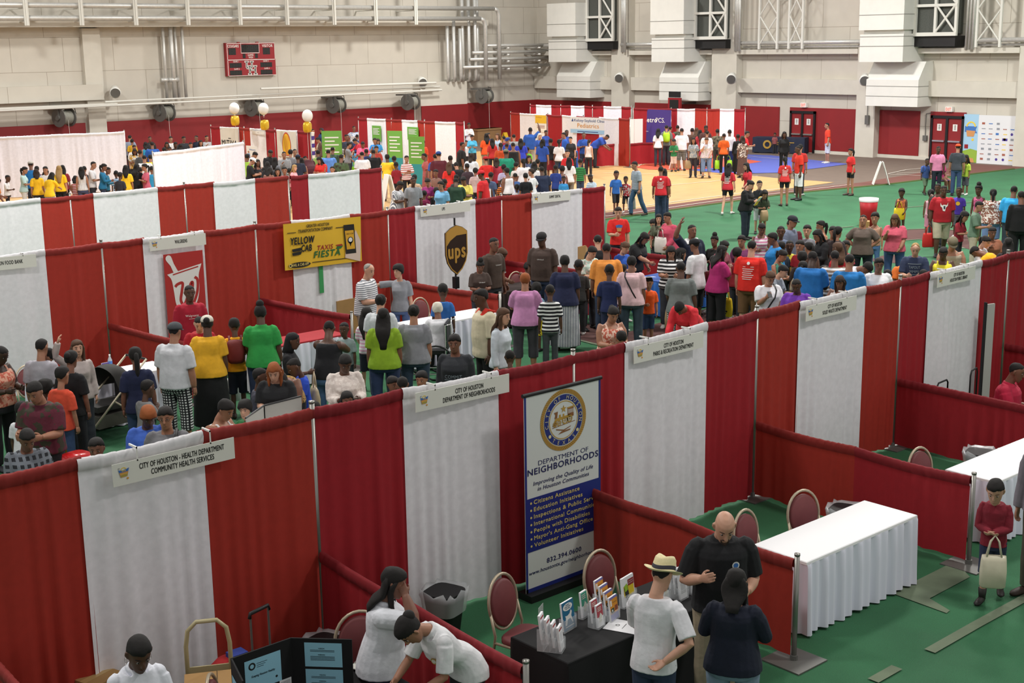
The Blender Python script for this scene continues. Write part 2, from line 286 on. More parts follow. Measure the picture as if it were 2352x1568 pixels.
# ================================================================ pipe-and-drape walls
def clothmat(name, col, tr=0.0, rough=0.82):
    m = mat(name, col, rough, noise=0.05, nscale=14, bump=0.12)
    return m
M_red = [clothmat('crimson_drape_cloth', '9c1420'), clothmat('scarlet_drape_cloth', 'a42a1c')]; M_wh = clothmat('white_drape_cloth', 'e9e7eb'); M_wh2 = clothmat('cool_white_drape_cloth', 'e2e2ee')
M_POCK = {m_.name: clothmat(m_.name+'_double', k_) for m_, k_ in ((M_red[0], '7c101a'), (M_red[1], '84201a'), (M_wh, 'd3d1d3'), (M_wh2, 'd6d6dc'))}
def drape(P0, P1, ztop, zbot, mt, label, group, amp=0.05, step=0.028, gather=1.0, name='hanging_drape'):
    """one hanging cloth from P0 to P1 with a gathered rod pocket and soft pleats"""
    P0 = np.array(P0[:2], float); P1 = np.array(P1[:2], float); L = np.linalg.norm(P1-P0); d = (P1-P0)/L; nrm = np.array([d[1], -d[0]])
    nu = max(8, int(L/step)); rs = np.random.RandomState(int(abs(P0[0]*131+P0[1]*71)*10) % 99991)
    ph = rs.rand(6)*6.28; fr = np.array([2.1, 5.2, 9.5, 16.0, 27.0, 40.0])*(0.85+0.3*rs.rand(6)); am = np.array([0.5, 0.5, 0.45, 0.4, 0.26, 0.12])*amp
    sc = rs.rand(nu)
    rows = [(-0.024, 0.095), (-0.03, 0.05), (-0.022, 0.012), (0.0, 0.0), (0.022, 0.012), (0.031, 0.05), (0.024, 0.098), (0.012, 0.112), (0.014, 0.16)]
    hgt = ztop-zbot; rows += [(0.014, 0.16+(hgt-0.16)*t) for t in (0.08, 0.2, 0.35, 0.5, 0.65, 0.8, 0.92, 1.0)]
    V = []
    xs = np.linspace(0, L, nu)
    fold = sum(a*np.sin(w*xs+p+0.9*np.sin(2.3*xs+p))*(0.55+0.45*np.sin((1.7+0.5*i)*xs+2*p)) for i, (a, w, p) in enumerate(zip(am, fr, ph))); fine = 0.006*gather*np.sin(xs*95+3*np.sin(xs*17+ph[0]))*(0.5+sc)
    xc = L*(0.12+0.76*rs.rand()); fold = fold+0.02*np.sin(2*PI*xs/0.135+ph[3])*np.exp(-((xs-xc)/0.2)**2)+0.014*np.sin(2*PI*xs/0.19+ph[4])*np.exp(-((xs-(L-xc))/0.3)**2)
    white = mt in (M_wh, M_wh2); fr0 = 0.013 if white else 0.0; edge = np.clip(np.minimum(xs, L-xs)/0.07, 0.0, 1.0); fold = fold*edge; fine = fine*(0.3+0.7*edge)
    sag = 0.007*np.sin(xs*2.2+ph[1])-0.018*np.sin(PI*xs/L)
    for oy, dz in rows:
        t = max(0.0, (dz-0.1)/(hgt-0.1)); k_ = min(1.0, 0.25+1.1*t)*(1 if dz > 0.11 else 0.0)
        for i in range(nu):
            p = P0+d*xs[i]+nrm*((oy if oy < 0 else oy+fr0)+k_*fold[i]+fine[i]*(1.0 if dz < 0.2 else max(0, 1-3*t)))
            z = ztop-dz+sag[i]*(1-t)+fine[i]*0.8*(dz < 0.11)
            if dz >= hgt-1e-6: z = zbot+0.012*abs(math.sin(5*xs[i]+ph[2]))
            V.append((p[0], p[1], z))
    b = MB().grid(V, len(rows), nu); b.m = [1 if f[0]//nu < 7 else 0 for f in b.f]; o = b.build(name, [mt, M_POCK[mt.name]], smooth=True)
    return tag(o, label, 'drape', group)
def pole(P, h, label, group, base=True, r=0.024):
    t = thing('drape_pole', label, 'pole', (P[0], P[1], 0), 0, group)
    b = MB(); b.cyl((0, 0, 0.012), (0, 0, h), r, 10); b.cyl((0, 0, h), (0, 0, h+0.02), r*1.12, 10); b.build('upright', M_pole, t, True)
    if base:
        b = MB(); b.box((-0.21, -0.21, 0.013), (0.21, 0.21, 0.026)); b.cyl((0, 0, 0.026), (0, 0, 0.07), r*1.5, 10); b.build('base_plate', M_grey, t)
    return t
def topx(u, v, z=TOP): return at(u, v, z)[:2]
# row A, nearest: poles at the seen tops, panels between them
A = [np.array([-2.95, 0.15])]+[topx(*p) for p in ((716, 933), (1316, 812), (1738.8, 711), (2068, 639), (2316, 581))]+[np.array([15.2, 0.15])]
GA = 'red and white drapes of the nearest booth row'
names_pole = ['tall drape pole left of the health department sign', 'tall drape pole between the health and neighborhoods signs', 'tall drape pole rising behind the seal banner', 'tall drape pole between the parks and solid waste signs', 'tall drape pole between the solid waste and library signs', 'tall drape pole right of the public library sign']
for P, nm in zip(A[:6], names_pole): pole(P, TOP+0.03, nm, 'tall poles of the nearest booth row')
def span(P, Q, cuts, u2p):  # cuts as fractions between two poles
    pass
def row(poles, specs, zt, zb, group, gap=-0.004, step=0.022, amp=0.045):
    """specs: (bay, f0, f1, material, label); f are fractions of the bay"""
    for bay, f0, f1, mt, lab in specs:
        P, Q = poles[bay], poles[bay+1]; L = np.linalg.norm(Q-P); d = (Q-P)/L
        a = max(f0*L-0.02, gap); c_ = min(f1*L+0.02, L-gap); drape(P+d*a, P+d*c_, zt, zb, mt, lab, group, step=step, amp=amp)
def frac(poles, bay, u, v):
    P, Q = poles[bay], poles[bay+1]; d = (Q-P); p = topx(u, v); return float((p-P)@d/(d@d))
c, s_ = M_red
r1 = [frac(A, 0, 200, 1060), frac(A, 0, 478, 998)]; r2 = [frac(A, 1, 930, 893), frac(A, 1, 1142, 850)]; r3 = [frac(A, 2, 1433, 784), frac(A, 2, 1630, 742)]; r4 = [frac(A, 3, 1846, 692), frac(A, 3, 1998, 660)]; r5 = [frac(A, 4, 2142, 625), frac(A, 4, 2263, 598)]
row(A, [(0, 0.0, r1[0], s_, 'scarlet drape panel at the left edge of the nearest row'), (0, r1[0], r1[1], M_wh, 'white drape panel under the health department sign'), (0, r1[1], 1, s_, 'scarlet drape panel right of the health department sign'),
        (1, 0, r2[0], c, 'crimson drape panel left of the neighborhoods sign'), (1, r2[0], r2[1], M_wh, 'white drape panel under the department of neighborhoods sign'), (1, r2[1], 1, c, 'crimson drape panel between the neighborhoods sign and the seal banner'),
        (2, 0, r3[0], c, 'crimson drape panel between the seal banner and the parks sign'), (2, r3[0], r3[1], M_wh, 'white drape panel under the parks and recreation sign'), (2, r3[1], 1, c, 'crimson drape panel right of the parks and recreation sign'),
        (3, 0, r4[0], s_, 'scarlet drape panel left of the solid waste sign'), (3, r4[0], r4[1], M_wh, 'white drape panel under the solid waste sign'), (3, r4[1], 1, s_, 'scarlet drape panel right of the solid waste sign'),
        (4, 0, r5[0], c, 'crimson drape panel left of the public library sign'), (4, r5[0], r5[1], M_wh, 'white drape panel under the public library sign'), (4, r5[1], 1, c, 'crimson drape panel right of the public library sign'),
        (5, 0, 0.4, c, 'crimson drape panel at the right edge of the nearest row')], TOP, 0.03, GA)
# low rails of row A
Fp = [np.array([-3.15, -2.95]), topx(1208, 1530, RAIL), topx(1831, 1283, RAIL), topx(2237, 1095, RAIL), np.array([9.2, -2.95]), np.array([12.2, -2.9])]
GR = 'low red side rails of the nearest booths'
raillab = ['low red side rail at the bottom left corner', 'low red side rail behind the long-haired woman in white', 'low red side rail behind the bald man in black polo', 'low red side rail behind the boy in the dark red sweater', 'low red side rail beside the seated man in red', 'low red side rail at the far right edge']
for i in range(6):
    P, Q = A[i], Fp[i]; d = (Q-P)/np.linalg.norm(Q-P); L = np.linalg.norm(Q-P)
    m_ = [s_, c, s_, s_, c, c][i]
    if i in (1, 2, 3):
        drape(P+d*0.05, P+d*L*0.5, RAIL, 0.05, c if i == 1 else s_, raillab[i]+', back half', GR, amp=0.022); drape(P+d*L*0.5, P+d*(L-0.03), RAIL, 0.05, c if i == 3 else m_, raillab[i]+', front half', GR, amp=0.022)
    else: drape(P+d*0.05, P+d*(L-0.03), RAIL, 0.05, m_, raillab[i], GR, amp=0.022)
for i, nm in ((1, 'short front pole at the left end of the black table'), (2, 'short front pole left of the pleated white table'), (3, 'short front pole beside the boy in dark red sweater')): pole(Fp[i], RAIL+0.03, nm, 'short front poles of the nearest booths')
# row B
B = [topx(232, 557)-np.array([3.0, 0.1])]+[topx(*p) for p in ((232, 557), (585, 514), (889.5, 481), (1150.6, 449), (1388, 427))]
GB = 'red and white drapes of the middle booth row'
for P, nm in zip(B[1:], ('tall drape pole between the food bank and mortar banner booths', 'tall drape pole left of the yellow banner', 'tall drape pole between the yellow banner and shield sign', 'tall drape pole behind the brown shirts', 'tall end pole of the middle booth row')): pole(P, TOP+0.03, nm, 'tall poles of the middle booth row')
fb = lambda bay, u, v: frac(B, bay, u, v)
row(B, [(0, 0.0, fb(0, 108, 575), M_wh, 'white drape panel under the food bank sign'), (0, fb(0, 108, 575), 1, s_, 'red drape panel right of the food bank sign'),
        (1, 0, fb(1, 336, 547), s_, 'red drape panel left of the mortar banner'), (1, fb(1, 336, 547), fb(1, 476, 531), M_wh, 'white drape panel behind the mortar banner'), (1, fb(1, 476, 531), 1, s_, 'red drape panel right of the mortar banner'),
        (2, 0, fb(2, 668, 505), s_, 'red drape panel left of the yellow banner'), (2, fb(2, 668, 505), fb(2, 800, 491), M_wh, 'white drape panel below the yellow banner'), (2, fb(2, 800, 491), 1, s_, 'red drape panel right of the yellow banner'),
        (3, 0, fb(3, 950, 473), c, 'crimson drape panel left of the shield sign'), (3, fb(3, 950, 473), fb(3, 1091, 457), M_wh, 'white drape panel behind the brown shield sign'), (3, fb(3, 1091, 457), 1, c, 'crimson drape panel right of the shield sign'),
        (4, 0, fb(4, 1217, 442), s_, 'red drape panel left of the dental sign'), (4, fb(4, 1217, 442), fb(4, 1333, 432), M_wh, 'white drape panel under the dental sign'), (4, fb(4, 1333, 432), 1, c, 'crimson end drape panel of the middle row')], TOP, 0.03, GB, step=0.034, amp=0.035)
GBR = 'low red side rails of the middle booths'
for i, (px, lab) in enumerate((((440, 795), 'low red side rail behind the grey-capped man'), ((800, 722), 'low red side rail below the yellow banner'), ((1100, 695), 'low red side rail below the shield sign'), ((1365, 628), 'low red side rail beside the orange polo man'))):
    P = B[1+i]; Q = topx(*px, RAIL); Q = P+np.array([0.12, -1])*min(2.9, np.linalg.norm(Q-P)); d = (Q-P)/np.linalg.norm(Q-P)
    drape(P+d*0.05, Q-d*0.03, RAIL, 0.05, M_red[i % 2 == 0], lab, GBR, amp=0.022, step=0.04); pole(Q, RAIL+0.03, ('short pole beside the mortar banner booth', 'short pole beside the yellow banner booth', 'short pole beside the shield sign booth', 'short pole left of the orange polo man')[i], 'short front poles of the middle booths')
P = B[5]; Q = P+np.array([0.15, -2.8]); drape(P+np.array([0, -0.05]), Q, RAIL, 0.05, c, 'low red end rail in front of the teenager in red tee', GBR, amp=0.022, step=0.04)
# row C
Cc = [topx(160, 448)-np.array([3.0, 0.0])]+[topx(*p) for p in ((160, 448), (422.5, 423), (661, 403), (875, 384))]
for P, nm in zip(Cc[1:], ('drape pole in the back row above the food bank sign', 'drape pole in the back row above the mortar banner', 'drape pole in the back row left of the last white panel', 'end pole of the back booth row')): pole(P, TOP+0.03, nm, 'tall poles of the back booth row')
fc = lambda bay, u, v: frac(Cc, bay, u, v); GC = 'red and white drapes of the back booth row'
row(Cc, [(0, 0, fc(0, 88, 454), M_wh, 'white drape panel of the back row at the left edge'), (0, fc(0, 88, 454), 1, s_, 'red drape panel left of the first pole of the back row'), (1, 0, fc(1, 215, 443), s_, 'red drape panel right of the first pole of the back row'), (1, fc(1, 215, 443), fc(1, 357, 429), M_wh, 'white drape panel above the mortar booth in the back row'), (1, fc(1, 357, 429), 1, s_, 'red drape panel left of the second pole of the back row'),
         (2, 0, fc(2, 487, 417), s_, 'red drape panel right of the second pole of the back row'), (2, fc(2, 487, 417), fc(2, 585, 410), M_wh, 'white drape panel in the middle of the back row'), (2, fc(2, 585, 410), 1, s_, 'red drape panel left of the third pole of the back row'),
         (3, 0.03, fc(3, 708, 399), c, 'narrow crimson drape panel right of the third pole of the back row'), (3, fc(3, 708, 399), fc(3, 825, 389), M_wh, 'last white drape panel of the back row above the yellow banner'), (3, fc(3, 825, 389), 1, c, 'crimson end drape panel of the back row')], TOP, 0.03, GC, step=0.045, amp=0.035)
# free-standing white walls at the left
for (a_, b_, lab) in (((-60, 316), (285, 301), 'long white drape wall at the far left'), ((350, 350), (558, 325), 'tilted white drape wall left of the shell booth')):
    P, Q = topx(*a_), topx(*b_); n_ = 2; d = (Q-P)/n_
    for i in range(n_): drape(P+d*i, P+d*(i+1), TOP, 0.03, M_wh2, lab+(', left half', ', right half')[i], 'free-standing white drape walls', step=0.05, amp=0.035)
    for Pp, w in ((Q, 'right'), (P, 'left')): pole(Pp, TOP+0.03, 'pole at the %s end of the %s' % (w, lab.replace(' left of the shell booth', '')), 'poles of the white drape walls')
# far booths: (poles px, panels as px cuts + colour, labels)
def farbooth(px, cuts, zb=0.03, grp='', zt=TOP):
    topx = lambda u, v: at(u, v, zt)[:2]; TOP = zt
    P = topx(*px[0]); Q = topx(*px[-1]); d = Q-P; nd = d@d
    fx = []
    for u in [px[0][0]]+[cu[0] for cu in cuts]:
        v = px[0][1]+(px[-1][1]-px[0][1])*(u-px[0][0])/(px[-1][0]-px[0][0]); fx.append(float((topx(u, v)-P)@d/nd))
    for i, (u, m_, lab) in enumerate(cuts): drape(P+d*fx[i], P+d*fx[i+1], TOP, zb, m_, lab, grp, step=0.07)
    for (u, v), lab in zip(px, [g[2] for g in cuts]+['end of '+grp]): pole(topx(u, px[0][1]+(px[-1][1]-px[0][1])*(u-px[0][0])/(px[-1][0]-px[0][0])), TOP+0.03, 'slim pole by the '+lab if 'end of' not in lab else 'slim pole at the '+lab, 'poles of the far booths')
farbooth(((484, 289), (560, 293), (631, 297), (713, 301)), ((506, c, 'narrow red drape left of the cream cloth banner'), (550, M_wh, 'white drape behind the cream cloth banner'), (575, s_, 'red drape right of the cream cloth banner'), (611, M_wh, 'white drape under a small blank sign'), (636, c, 'red drape left of the yellow shell banner'), (684, M_wh, 'white drape behind the yellow shell banner'), (713, c, 'red drape right of the yellow shell banner')), grp='booth with the yellow shell banner')
farbooth(((823, 270), (899, 273.5), (975, 277), (1066, 281)), ((844, c, 'red drape left of the first green poster'), (887, M_wh, 'white drape behind the first green poster'), (924, s_, 'red drape between the two green posters'), (960, M_wh, 'white drape behind the second green poster'), (1000, s_, 'red drape right of the second green poster'), (1047, M_wh, 'plain white drape right of the green posters'), (1066, c, 'narrow red drape at the end of the green poster booth')), grp='booth with the green posters')
farbooth(((1173, 258), (1258, 262.5), (1340, 267), (1447, 272)), ((1195, s_, 'scarlet drape left of the clinic booth'), (1255, M_wh, 'white drape behind the yellow poster'), (1292, c, 'red drape between the yellow poster and clinic banner'), (1325, M_wh, 'white drape left of the clinic banner'), (1377, c, 'red drape behind the clinic banner'), (1422, M_wh, 'white drape right of the clinic banner'), (1447, s_, 'scarlet drape at the end of the clinic booth')), grp='clinic booth', zt=2.15)
farbooth(((1218, 240), (1288, 241.5), (1361, 243), (1450, 245)), ((1232, c, 'farthest red drape at the left end'), (1267, M_wh2, 'farthest white drape above the yellow poster'), (1312, c, 'farthest red drape left of the middle'), (1343, M_wh2, 'farthest white drape above the clinic banner'), (1387, c, 'farthest red drape right of the middle'), (1428, M_wh2, 'farthest white drape near the purple banner'), (1450, c, 'farthest red drape beside the purple banner')), grp='farthest drape row')
farbooth(((1455, 248), (1542, 248.5), (1624, 249.5), (1712, 250)), ((1540, c, 'red drape behind the purple banner'), (1556, c, 'narrow red drape right of the purple banner'), (1597, M_wh, 'white drape right of the purple banner'), (1654, s_, 'red drape between the two white ones near the queue'), (1687, M_wh, 'white drape behind the tall man in the queue'), (1712, c, 'red drape at the right end of the queue booth')), grp='phone company booth')
P, Q = topx(1345, 334, RAIL), topx(1540, 325, RAIL); d = (Q-P)
for i in range(3): drape(P+d*i/3, P+d*(i+1)/3, RAIL+0.02, 0.03, c, 'low red front rail of the clinic booth, %s third' % ('left', 'middle', 'right')[i], 'low red rails of the clinic booth', step=0.06)
P = topx(975, 350, RAIL); Q = topx(1065, 345, RAIL); drape(P, Q, RAIL, 0.03, s_, 'low red rail below the plain white drape of the green poster booth', 'low red rails of the far booths', step=0.06)
# ================================================================ fixtures of the two walls
M_ltred = mat('scoreboard_red', '8f1720', 0.5); M_ltw = mat('print_white', 'e6e4df', 0.6); M_ltk = mat('print_black', '141414', 0.6); M_digit = mat('unlit_digit', '2b2b28', 0.5); M_chrome = mat('bright_steel', 'c9c9c6', 0.25, 0.8)
for z, lab, x1 in ((6.82, 'lower long silver pipe along the left wall', 43.0), (7.36, 'upper long silver pipe along the left wall', 44.0)):
    b = MB(); b.cyl((6, 48.5, z), (x1, 48.5, z), 0.115, 12); b.tube([(x1, 48.5, z), (x1+0.25, 48.5, z-0.08), (x1+0.35, 48.5, z-0.35), (x1+0.35, 48.5, 3.5)], 0.115, 12); tag(b.build('pipe', M_steel, smooth=True), lab, 'pipe', 'long pipes of the left wall')
for i, x in enumerate((17.35, 19.82, 22.39, 25.0, 27.76, 30.38, 33.15, 35.73, 38.34)):
    t = thing('pipe_hanger', 'white steel pipe hanger on the left wall, number %s from the left edge' % ('one two three four five six seven eight nine'.split()[i]), 'bracket', (x, 48.25, 6.5), 0, 'pipe hangers of the left wall')
    MB().box((-0.1, -0.03, 0), (0.1, 0.03, 4.5)).box((-0.03, -0.09, 0), (0.03, -0.03, 4.5)).build('post', M_white, t); b = MB()
    for z in (0.32, 0.86): b.box((-0.04, 0, z-0.16), (0.04, 1.7, z-0.11))
    b.build('arm', M_white, t)
for i, (x, y) in enumerate(((24.33, 49.55), (24.68, 49.45), (24.98, 49.6), (25.3, 49.5))):
    b = MB(); b.cyl((x, y, 3.12), (x, y, 6.8), 0.075 if i != 1 else 0.1, 10)
    if i < 2: b.cyl((x-0.25, y, 4.0), (x+0.25, y, 4.0), 0.11, 10)
    tag(b.build('pipe', M_steel, smooth=True), '%s of four upright pipes left of the scoreboard' % ('first', 'second', 'third', 'fourth')[i], 'pipe', 'upright pipes left of the scoreboard')
for i in range(7):
    x = 41.1+0.36*i; y = 49.1-0.12*(i % 3); zt = (6.6, 6.9, 6.3, 9, 9, 9, 9)[i]; b = MB(); b.tube([(x, y, zt), (x, y, 3.75), (x+0.1, y+0.1, 3.5), (x+0.25, 49.8, 3.42)], 0.1, 10); tag(b.build('pipe', M_steel, smooth=True), '%s upright pipe in the corner cluster of the left wall' % ('first', 'second', 'third', 'fourth', 'fifth', 'sixth', 'last')[i], 'pipe', 'corner pipe cluster')
for i, (z, x0) in enumerate(((5.35, 43.4), (4.98, 42.6), (4.62, 42.4), (4.2, 41.9))):
    b = MB(); b.cyl((x0, 48.75, z), (48.4, 48.75, z), 0.09, 10)
    for x in (45.2, 47.6): b.box((x-0.04, 48.6, z-0.2), (x+0.04, 49.99, z-0.1))
    tag(b.build('pipe', M_steel, smooth=True), '%s horizontal pipe running into the far corner' % ('top', 'second', 'third', 'lowest')[i], 'pipe', 'corner pipes')
b = MB(); b.box((6, 48.9, 2.98), (21.5, 49.4, 3.05)); b.cyl((6, 48.95, 2.9), (40.5, 48.95, 3.02), 0.05, 8); b.cyl((21, 49.1, 3.12), (40.5, 49.1, 3.2), 0.04, 8); b.cyl((29, 48.8, 3.45), (40, 48.8, 3.42), 0.06, 8); tag(b.build('cable_tray', M_white, smooth=False), 'white cable tray and conduits along the left wall', 'conduit')
for i, (x, z) in enumerate(((19.09, 2.5), (24.0, 2.5), (28.92, 2.52), (33.76, 2.46), (38.29, 2.44), (43.55, 2.58))):
    y = 49.3 if i < 4 else 48.9; t = thing('curtain_winch', '%s grey curtain winch drum under the left wall tray' % ('first', 'second', 'third', 'fourth', 'fifth', 'sixth')[i], 'winch', (x, y, z), 0.35, 'curtain winches of the left wall')
    b = MB(); b.cyl((-0.3, 0, 0), (0.3, 0, 0), 0.3, 20); [b.tube([(-0.28+0.05*k+0.0, 0.3*math.cos(a), 0.3*math.sin(a)) for a in np.linspace(0, 2*PI, 17)[:-1]], 0.022, 5, closed=True) for k in range(12)]; b.build('drum', mat('wound_cable', '8d8c82', 0.6, noise=0.1), t, True)
    for sx in (-1, 1): b = MB(); b.cyl((sx*0.3, 0, 0), (sx*0.34, 0, 0), 0.42, 24); b.cyl((sx*0.34, 0, 0), (sx*0.42, 0, 0), 0.12, 14); b.build('flange', M_grey, t)
    b = MB(); b.box((-0.36, -0.1, 0.36), (0.36, 0.7, 0.44)); b.box((-0.4, -0.06, 0), (-0.35, 0.06, 0.45)); b.box((0.35, -0.06, 0), (0.4, 0.06, 0.45)); b.box((-0.1, -0.2, 0.36), (0.25, 0.1, 0.46)); b.build('bracket', M_grey, t)
    MB().tube([(0.3, -0.05, 0.5), (0.55, -0.1, 0.45), (0.62, -0.1, 0.15), (0.5, -0.08, -0.05), (0.42, 0, 0)], 0.018, 6).build('cable', M_black, t, True); MB().cyl((-0.05, -0.3, -0.1), (-0.02, -0.3, -1.9), 0.008, 6).build('drop_line', M_white, t)
for i, (px, wall, lab) in enumerate((((264, 208), 'L', 'grey horn speaker at the left end of the left wall'), ((968, 185), 'L', 'white horn speaker left of the corner pipes'), ((1424, 175), 'R', 'horn speaker right of the first duct'), ((1681, 177), 'R', 'horn speaker right of the second duct'), ((1987, 180), 'R', 'horn speaker left of the third duct'))):
    P = atY(*px, YW-0.6) if wall == 'L' else atX(*px, XW-0.9); t = thing('horn_speaker', lab, 'speaker', P, math.atan2(P[0]-CAM[0], CAM[1]-P[1])*0+(-0.4 if wall == 'L' else -1.0), 'horn speakers')
    MB().tube([(0, 0.34, 0.06), (0, 0.2, 0.04), (0, -0.12, -0.04), (0, -0.3, -0.1)], [0.12, 0.2, 0.23, 0.26], 20).build('horn', M_duct, t, True); MB().tube([(0, -0.301, -0.1), (0, -0.31, -0.103)], [0.22, 0.22], 20).build('grille', M_grey, t); MB().cyl((0, 0.3, 0.06), (0, 0.6 if wall == 'L' else 0.85, 0.06), 0.04, 8).build('arm', M_grey, t)
# scoreboard
t = thing('scoreboard', 'dark red electronic scoreboard high on the left wall', 'scoreboard', (27.75, 49.78, 4.08)); fw, fh = 2.78, 1.6
MB().box((0, 0, 0), (fw, 0.2, fh)).build('case', M_ltred, t); b = MB(); F = Face((0, 0, 0), (1, 0, 0), (0, 0, 1), 0.006)
for r in ((0.06, fh-0.04, fw-0.03, fh-0.015), (0.06, 0.0, 0.085, fh-0.02), (0.06, 0.76, fw-0.03, 0.79), (0.83, 1.1, 0.85, fh-0.03), (0.83, 1.09, 1.88, 1.115), (1.86, 1.1, 1.88, fh-0.03), (0.06, 0.0, fw, 0.02), (fw-0.03, 0.8, fw-0.01, fh)): F.rect(b, *r)
F.text(b, 'COUGARS', 0.1, 1.38, 0.13, w=0.62, bold=0.02, align='l'); F.text(b, 'VISITOR', 2.05, 1.38, 0.13, w=0.6, bold=0.02, align='l'); F.text(b, 'GAMES', 1.37, 0.96, 0.09, w=0.32, bold=0.015); F.text(b, 'WON', 1.37, 0.84, 0.09, w=0.24, bold=0.015)
for x, y, s in ((0.52, 0.66, 'GAME 1'), (0.55, 0.3, 'GAME 2'), (2.22, 0.66, 'GAME 3'), (2.26, 0.3, 'GAME 4')): F.text(b, s, x, y, 0.075, w=0.3, bold=0.015)
b.build('lettering', M_ltw, t)
def digits(x, y, n, w, h):
    b = MB(); F.rect(b, x, y, x+n*w+0.03, y+h); dp = b.build('display', M_ltk, t)
    for i in range(n):
        g = MB(); cx = x+0.03+i*w; s = w*0.62; hh = h-0.06
        for r in ((cx, y+0.03, cx+s, y+0.05), (cx, y+h/2-0.01, cx+s, y+h/2+0.01), (cx, y+h-0.05, cx+s, y+h-0.03), (cx, y+0.03, cx+0.02, y+h-0.03), (cx+s-0.02, y+0.03, cx+s, y+h-0.03)): F.rect(g, *r, z=0.003)
        g.build('digit', M_digit, dp)
digits(0.14, 1.02, 2, 0.19, 0.33); digits(2.08, 1.02, 2, 0.19, 0.33); digits(0.87, 1.13, 4, 0.235, 0.38); digits(0.92, 0.85, 1, 0.13, 0.22); digits(1.62, 0.85, 1, 0.13, 0.22)
for x, y in ((0.16, 0.4), (0.16, 0.04), (1.9, 0.4), (1.9, 0.04)): digits(x, y, 4, 0.16, 0.23)
for mt, dz, nm, ex in ((M_ltw, 0.004, 'emblem', 0.0), (M_grey, 0.006, 'emblem_inlay', -0.025)):
    b = MB(); R = lambda x0, y0, x1, y1, z=dz: F.rect(b, x0-ex, y0-ex, x1+ex, y1+ex, z=z)
    R(1.0, 0.64, 1.24, 0.72); R(1.30, 0.64, 1.52, 0.72); R(1.06, 0.38, 1.17, 0.68); R(1.35, 0.38, 1.46, 0.68); R(1.1, 0.32, 1.42, 0.42)
    R(1.16, 0.42, 1.38, 0.5, dz+0.003); R(1.48, 0.42, 1.7, 0.5, dz+0.003); R(1.22, 0.08, 1.33, 0.46, dz+0.003); R(1.54, 0.08, 1.65, 0.46, dz+0.003); R(1.16, 0.04, 1.39, 0.11, dz+0.003); R(1.47, 0.04, 1.71, 0.11, dz+0.003); R(1.3, 0.23, 1.58, 0.31, dz+0.003)
    b.build(nm, mt, t)
for x in (0.7, 1.75): MB().box((x, 0.02, fh), (x+0.12, 0.14, fh+0.04)).build('hoist_lug', M_ltred, t)
# air handlers with their wall ducts on the right wall
for i, (Y1, zt) in enumerate(((44.9, 7.6), (37.0, 7.6), (24.22, 7.35))):
    lab = ('left', 'middle', 'right')[i]; t = thing('air_handling_unit', '%s white stacked air handling unit on the right wall' % lab, 'air unit', (XW, Y1, 0), 0, 'air handling units')
    MB().box((-1.72, 0, 4.4), (0, 2.25, 5.62)).build('lower_casing', M_duct, t); MB().box((-1.5, 0.12, 5.62), (-0.6, 2.2, 5.8)).build('neck', M_duct, t); MB().box((-1.8, -0.02, 5.8), (-0.8, 2.28, zt)).build('upper_casing', M_duct, t)
    b = MB()
    for z, y0, x1 in ((5.08, 0, -0.45), (5.5, 0, -0.45)): b.box((-1.735, -0.012, z), (x1, 2.26, z+0.03))
    b.box((-1.815, -0.03, 6.45), (-0.9, 2.29, 6.48)); b.build('seam_strip', mat('grey_seam', '96958f', 0.5), t)
    b = MB(); b.poly([(-1.15, -0.5, 3.6), (-0.6, -0.5, 4.4), (0, -0.5, 4.4), (0, -0.5, 2.42), (-1.15, -0.5, 2.42)], (0, 2.7, 0)); b.build('wall_duct', M_duct, t); MB().box((-1.16, -0.51, 3.3), (-0.2, 2.21, 3.33)).box((-1.16, -0.51, 2.85), (-0.2, 2.21, 2.88)).build('duct_joint', mat('grey_seam'), t)
    MB().box((-0.85, -2.0, 5.05), (0, 0, 5.5)).build('intake', M_black, t); MB().box((-0.8, -1.9, 5.6), (-0.1, -0.05, 9)).build('screen_cage', mat('dark_screen', '4c4f4a', 0.8, noise=0.15, nscale=20), t)
    b = MB()
    for y in (-2.05, -1.05, -0.06): b.box((-0.98, y-0.06, 5.5), (-0.86, y+0.06, 9))
    b.box((-1.0, -2.1, 5.5), (-0.86, 0, 5.66)); b.box((-1.0, -2.1, 6.75), (-0.86, 0, 6.87)); b.build('frame', M_white, t)
    for (ya, za), (yb, zb) in (((-2.0, 5.7), (-1.1, 6.8)), ((-1.1, 5.7), (-2.0, 6.8)), ((-2.0, 6.9), (-1.1, 8))): MB().cyl((-0.95, ya, za), (-0.95, yb, zb), 0.05, 8).build('brace', M_white, t)
    for k in range(3): MB().cyl((-0.5-0.12*k, -2.35-0.22*k, 4.9), (-0.5-0.12*k, -2.35-0.22*k, 9), 0.07, 10).build('riser_pipe', M_steel, t, True)
for i, (y0, y1) in enumerate(((49.8, 47.2), (42.5, 39.3), (34.2, 26.6), (21.5, 10))):
    b = MB(); b.cyl((XW-0.62, y0, 5.3), (XW-0.62, y1, 5.3), 0.1, 12); b.cyl((XW-0.45, y0, 5.1), (XW-0.45, y1, 5.1), 0.05, 8); tag(b.build('pipe', M_steel, smooth=True), ('twin pipes on the right wall left of the left air unit', 'twin pipes on the right wall between left and middle units', 'twin pipes on the right wall between middle and right units', 'twin pipes on the right wall right of the right unit')[i], 'pipe', 'pipes of the right wall')
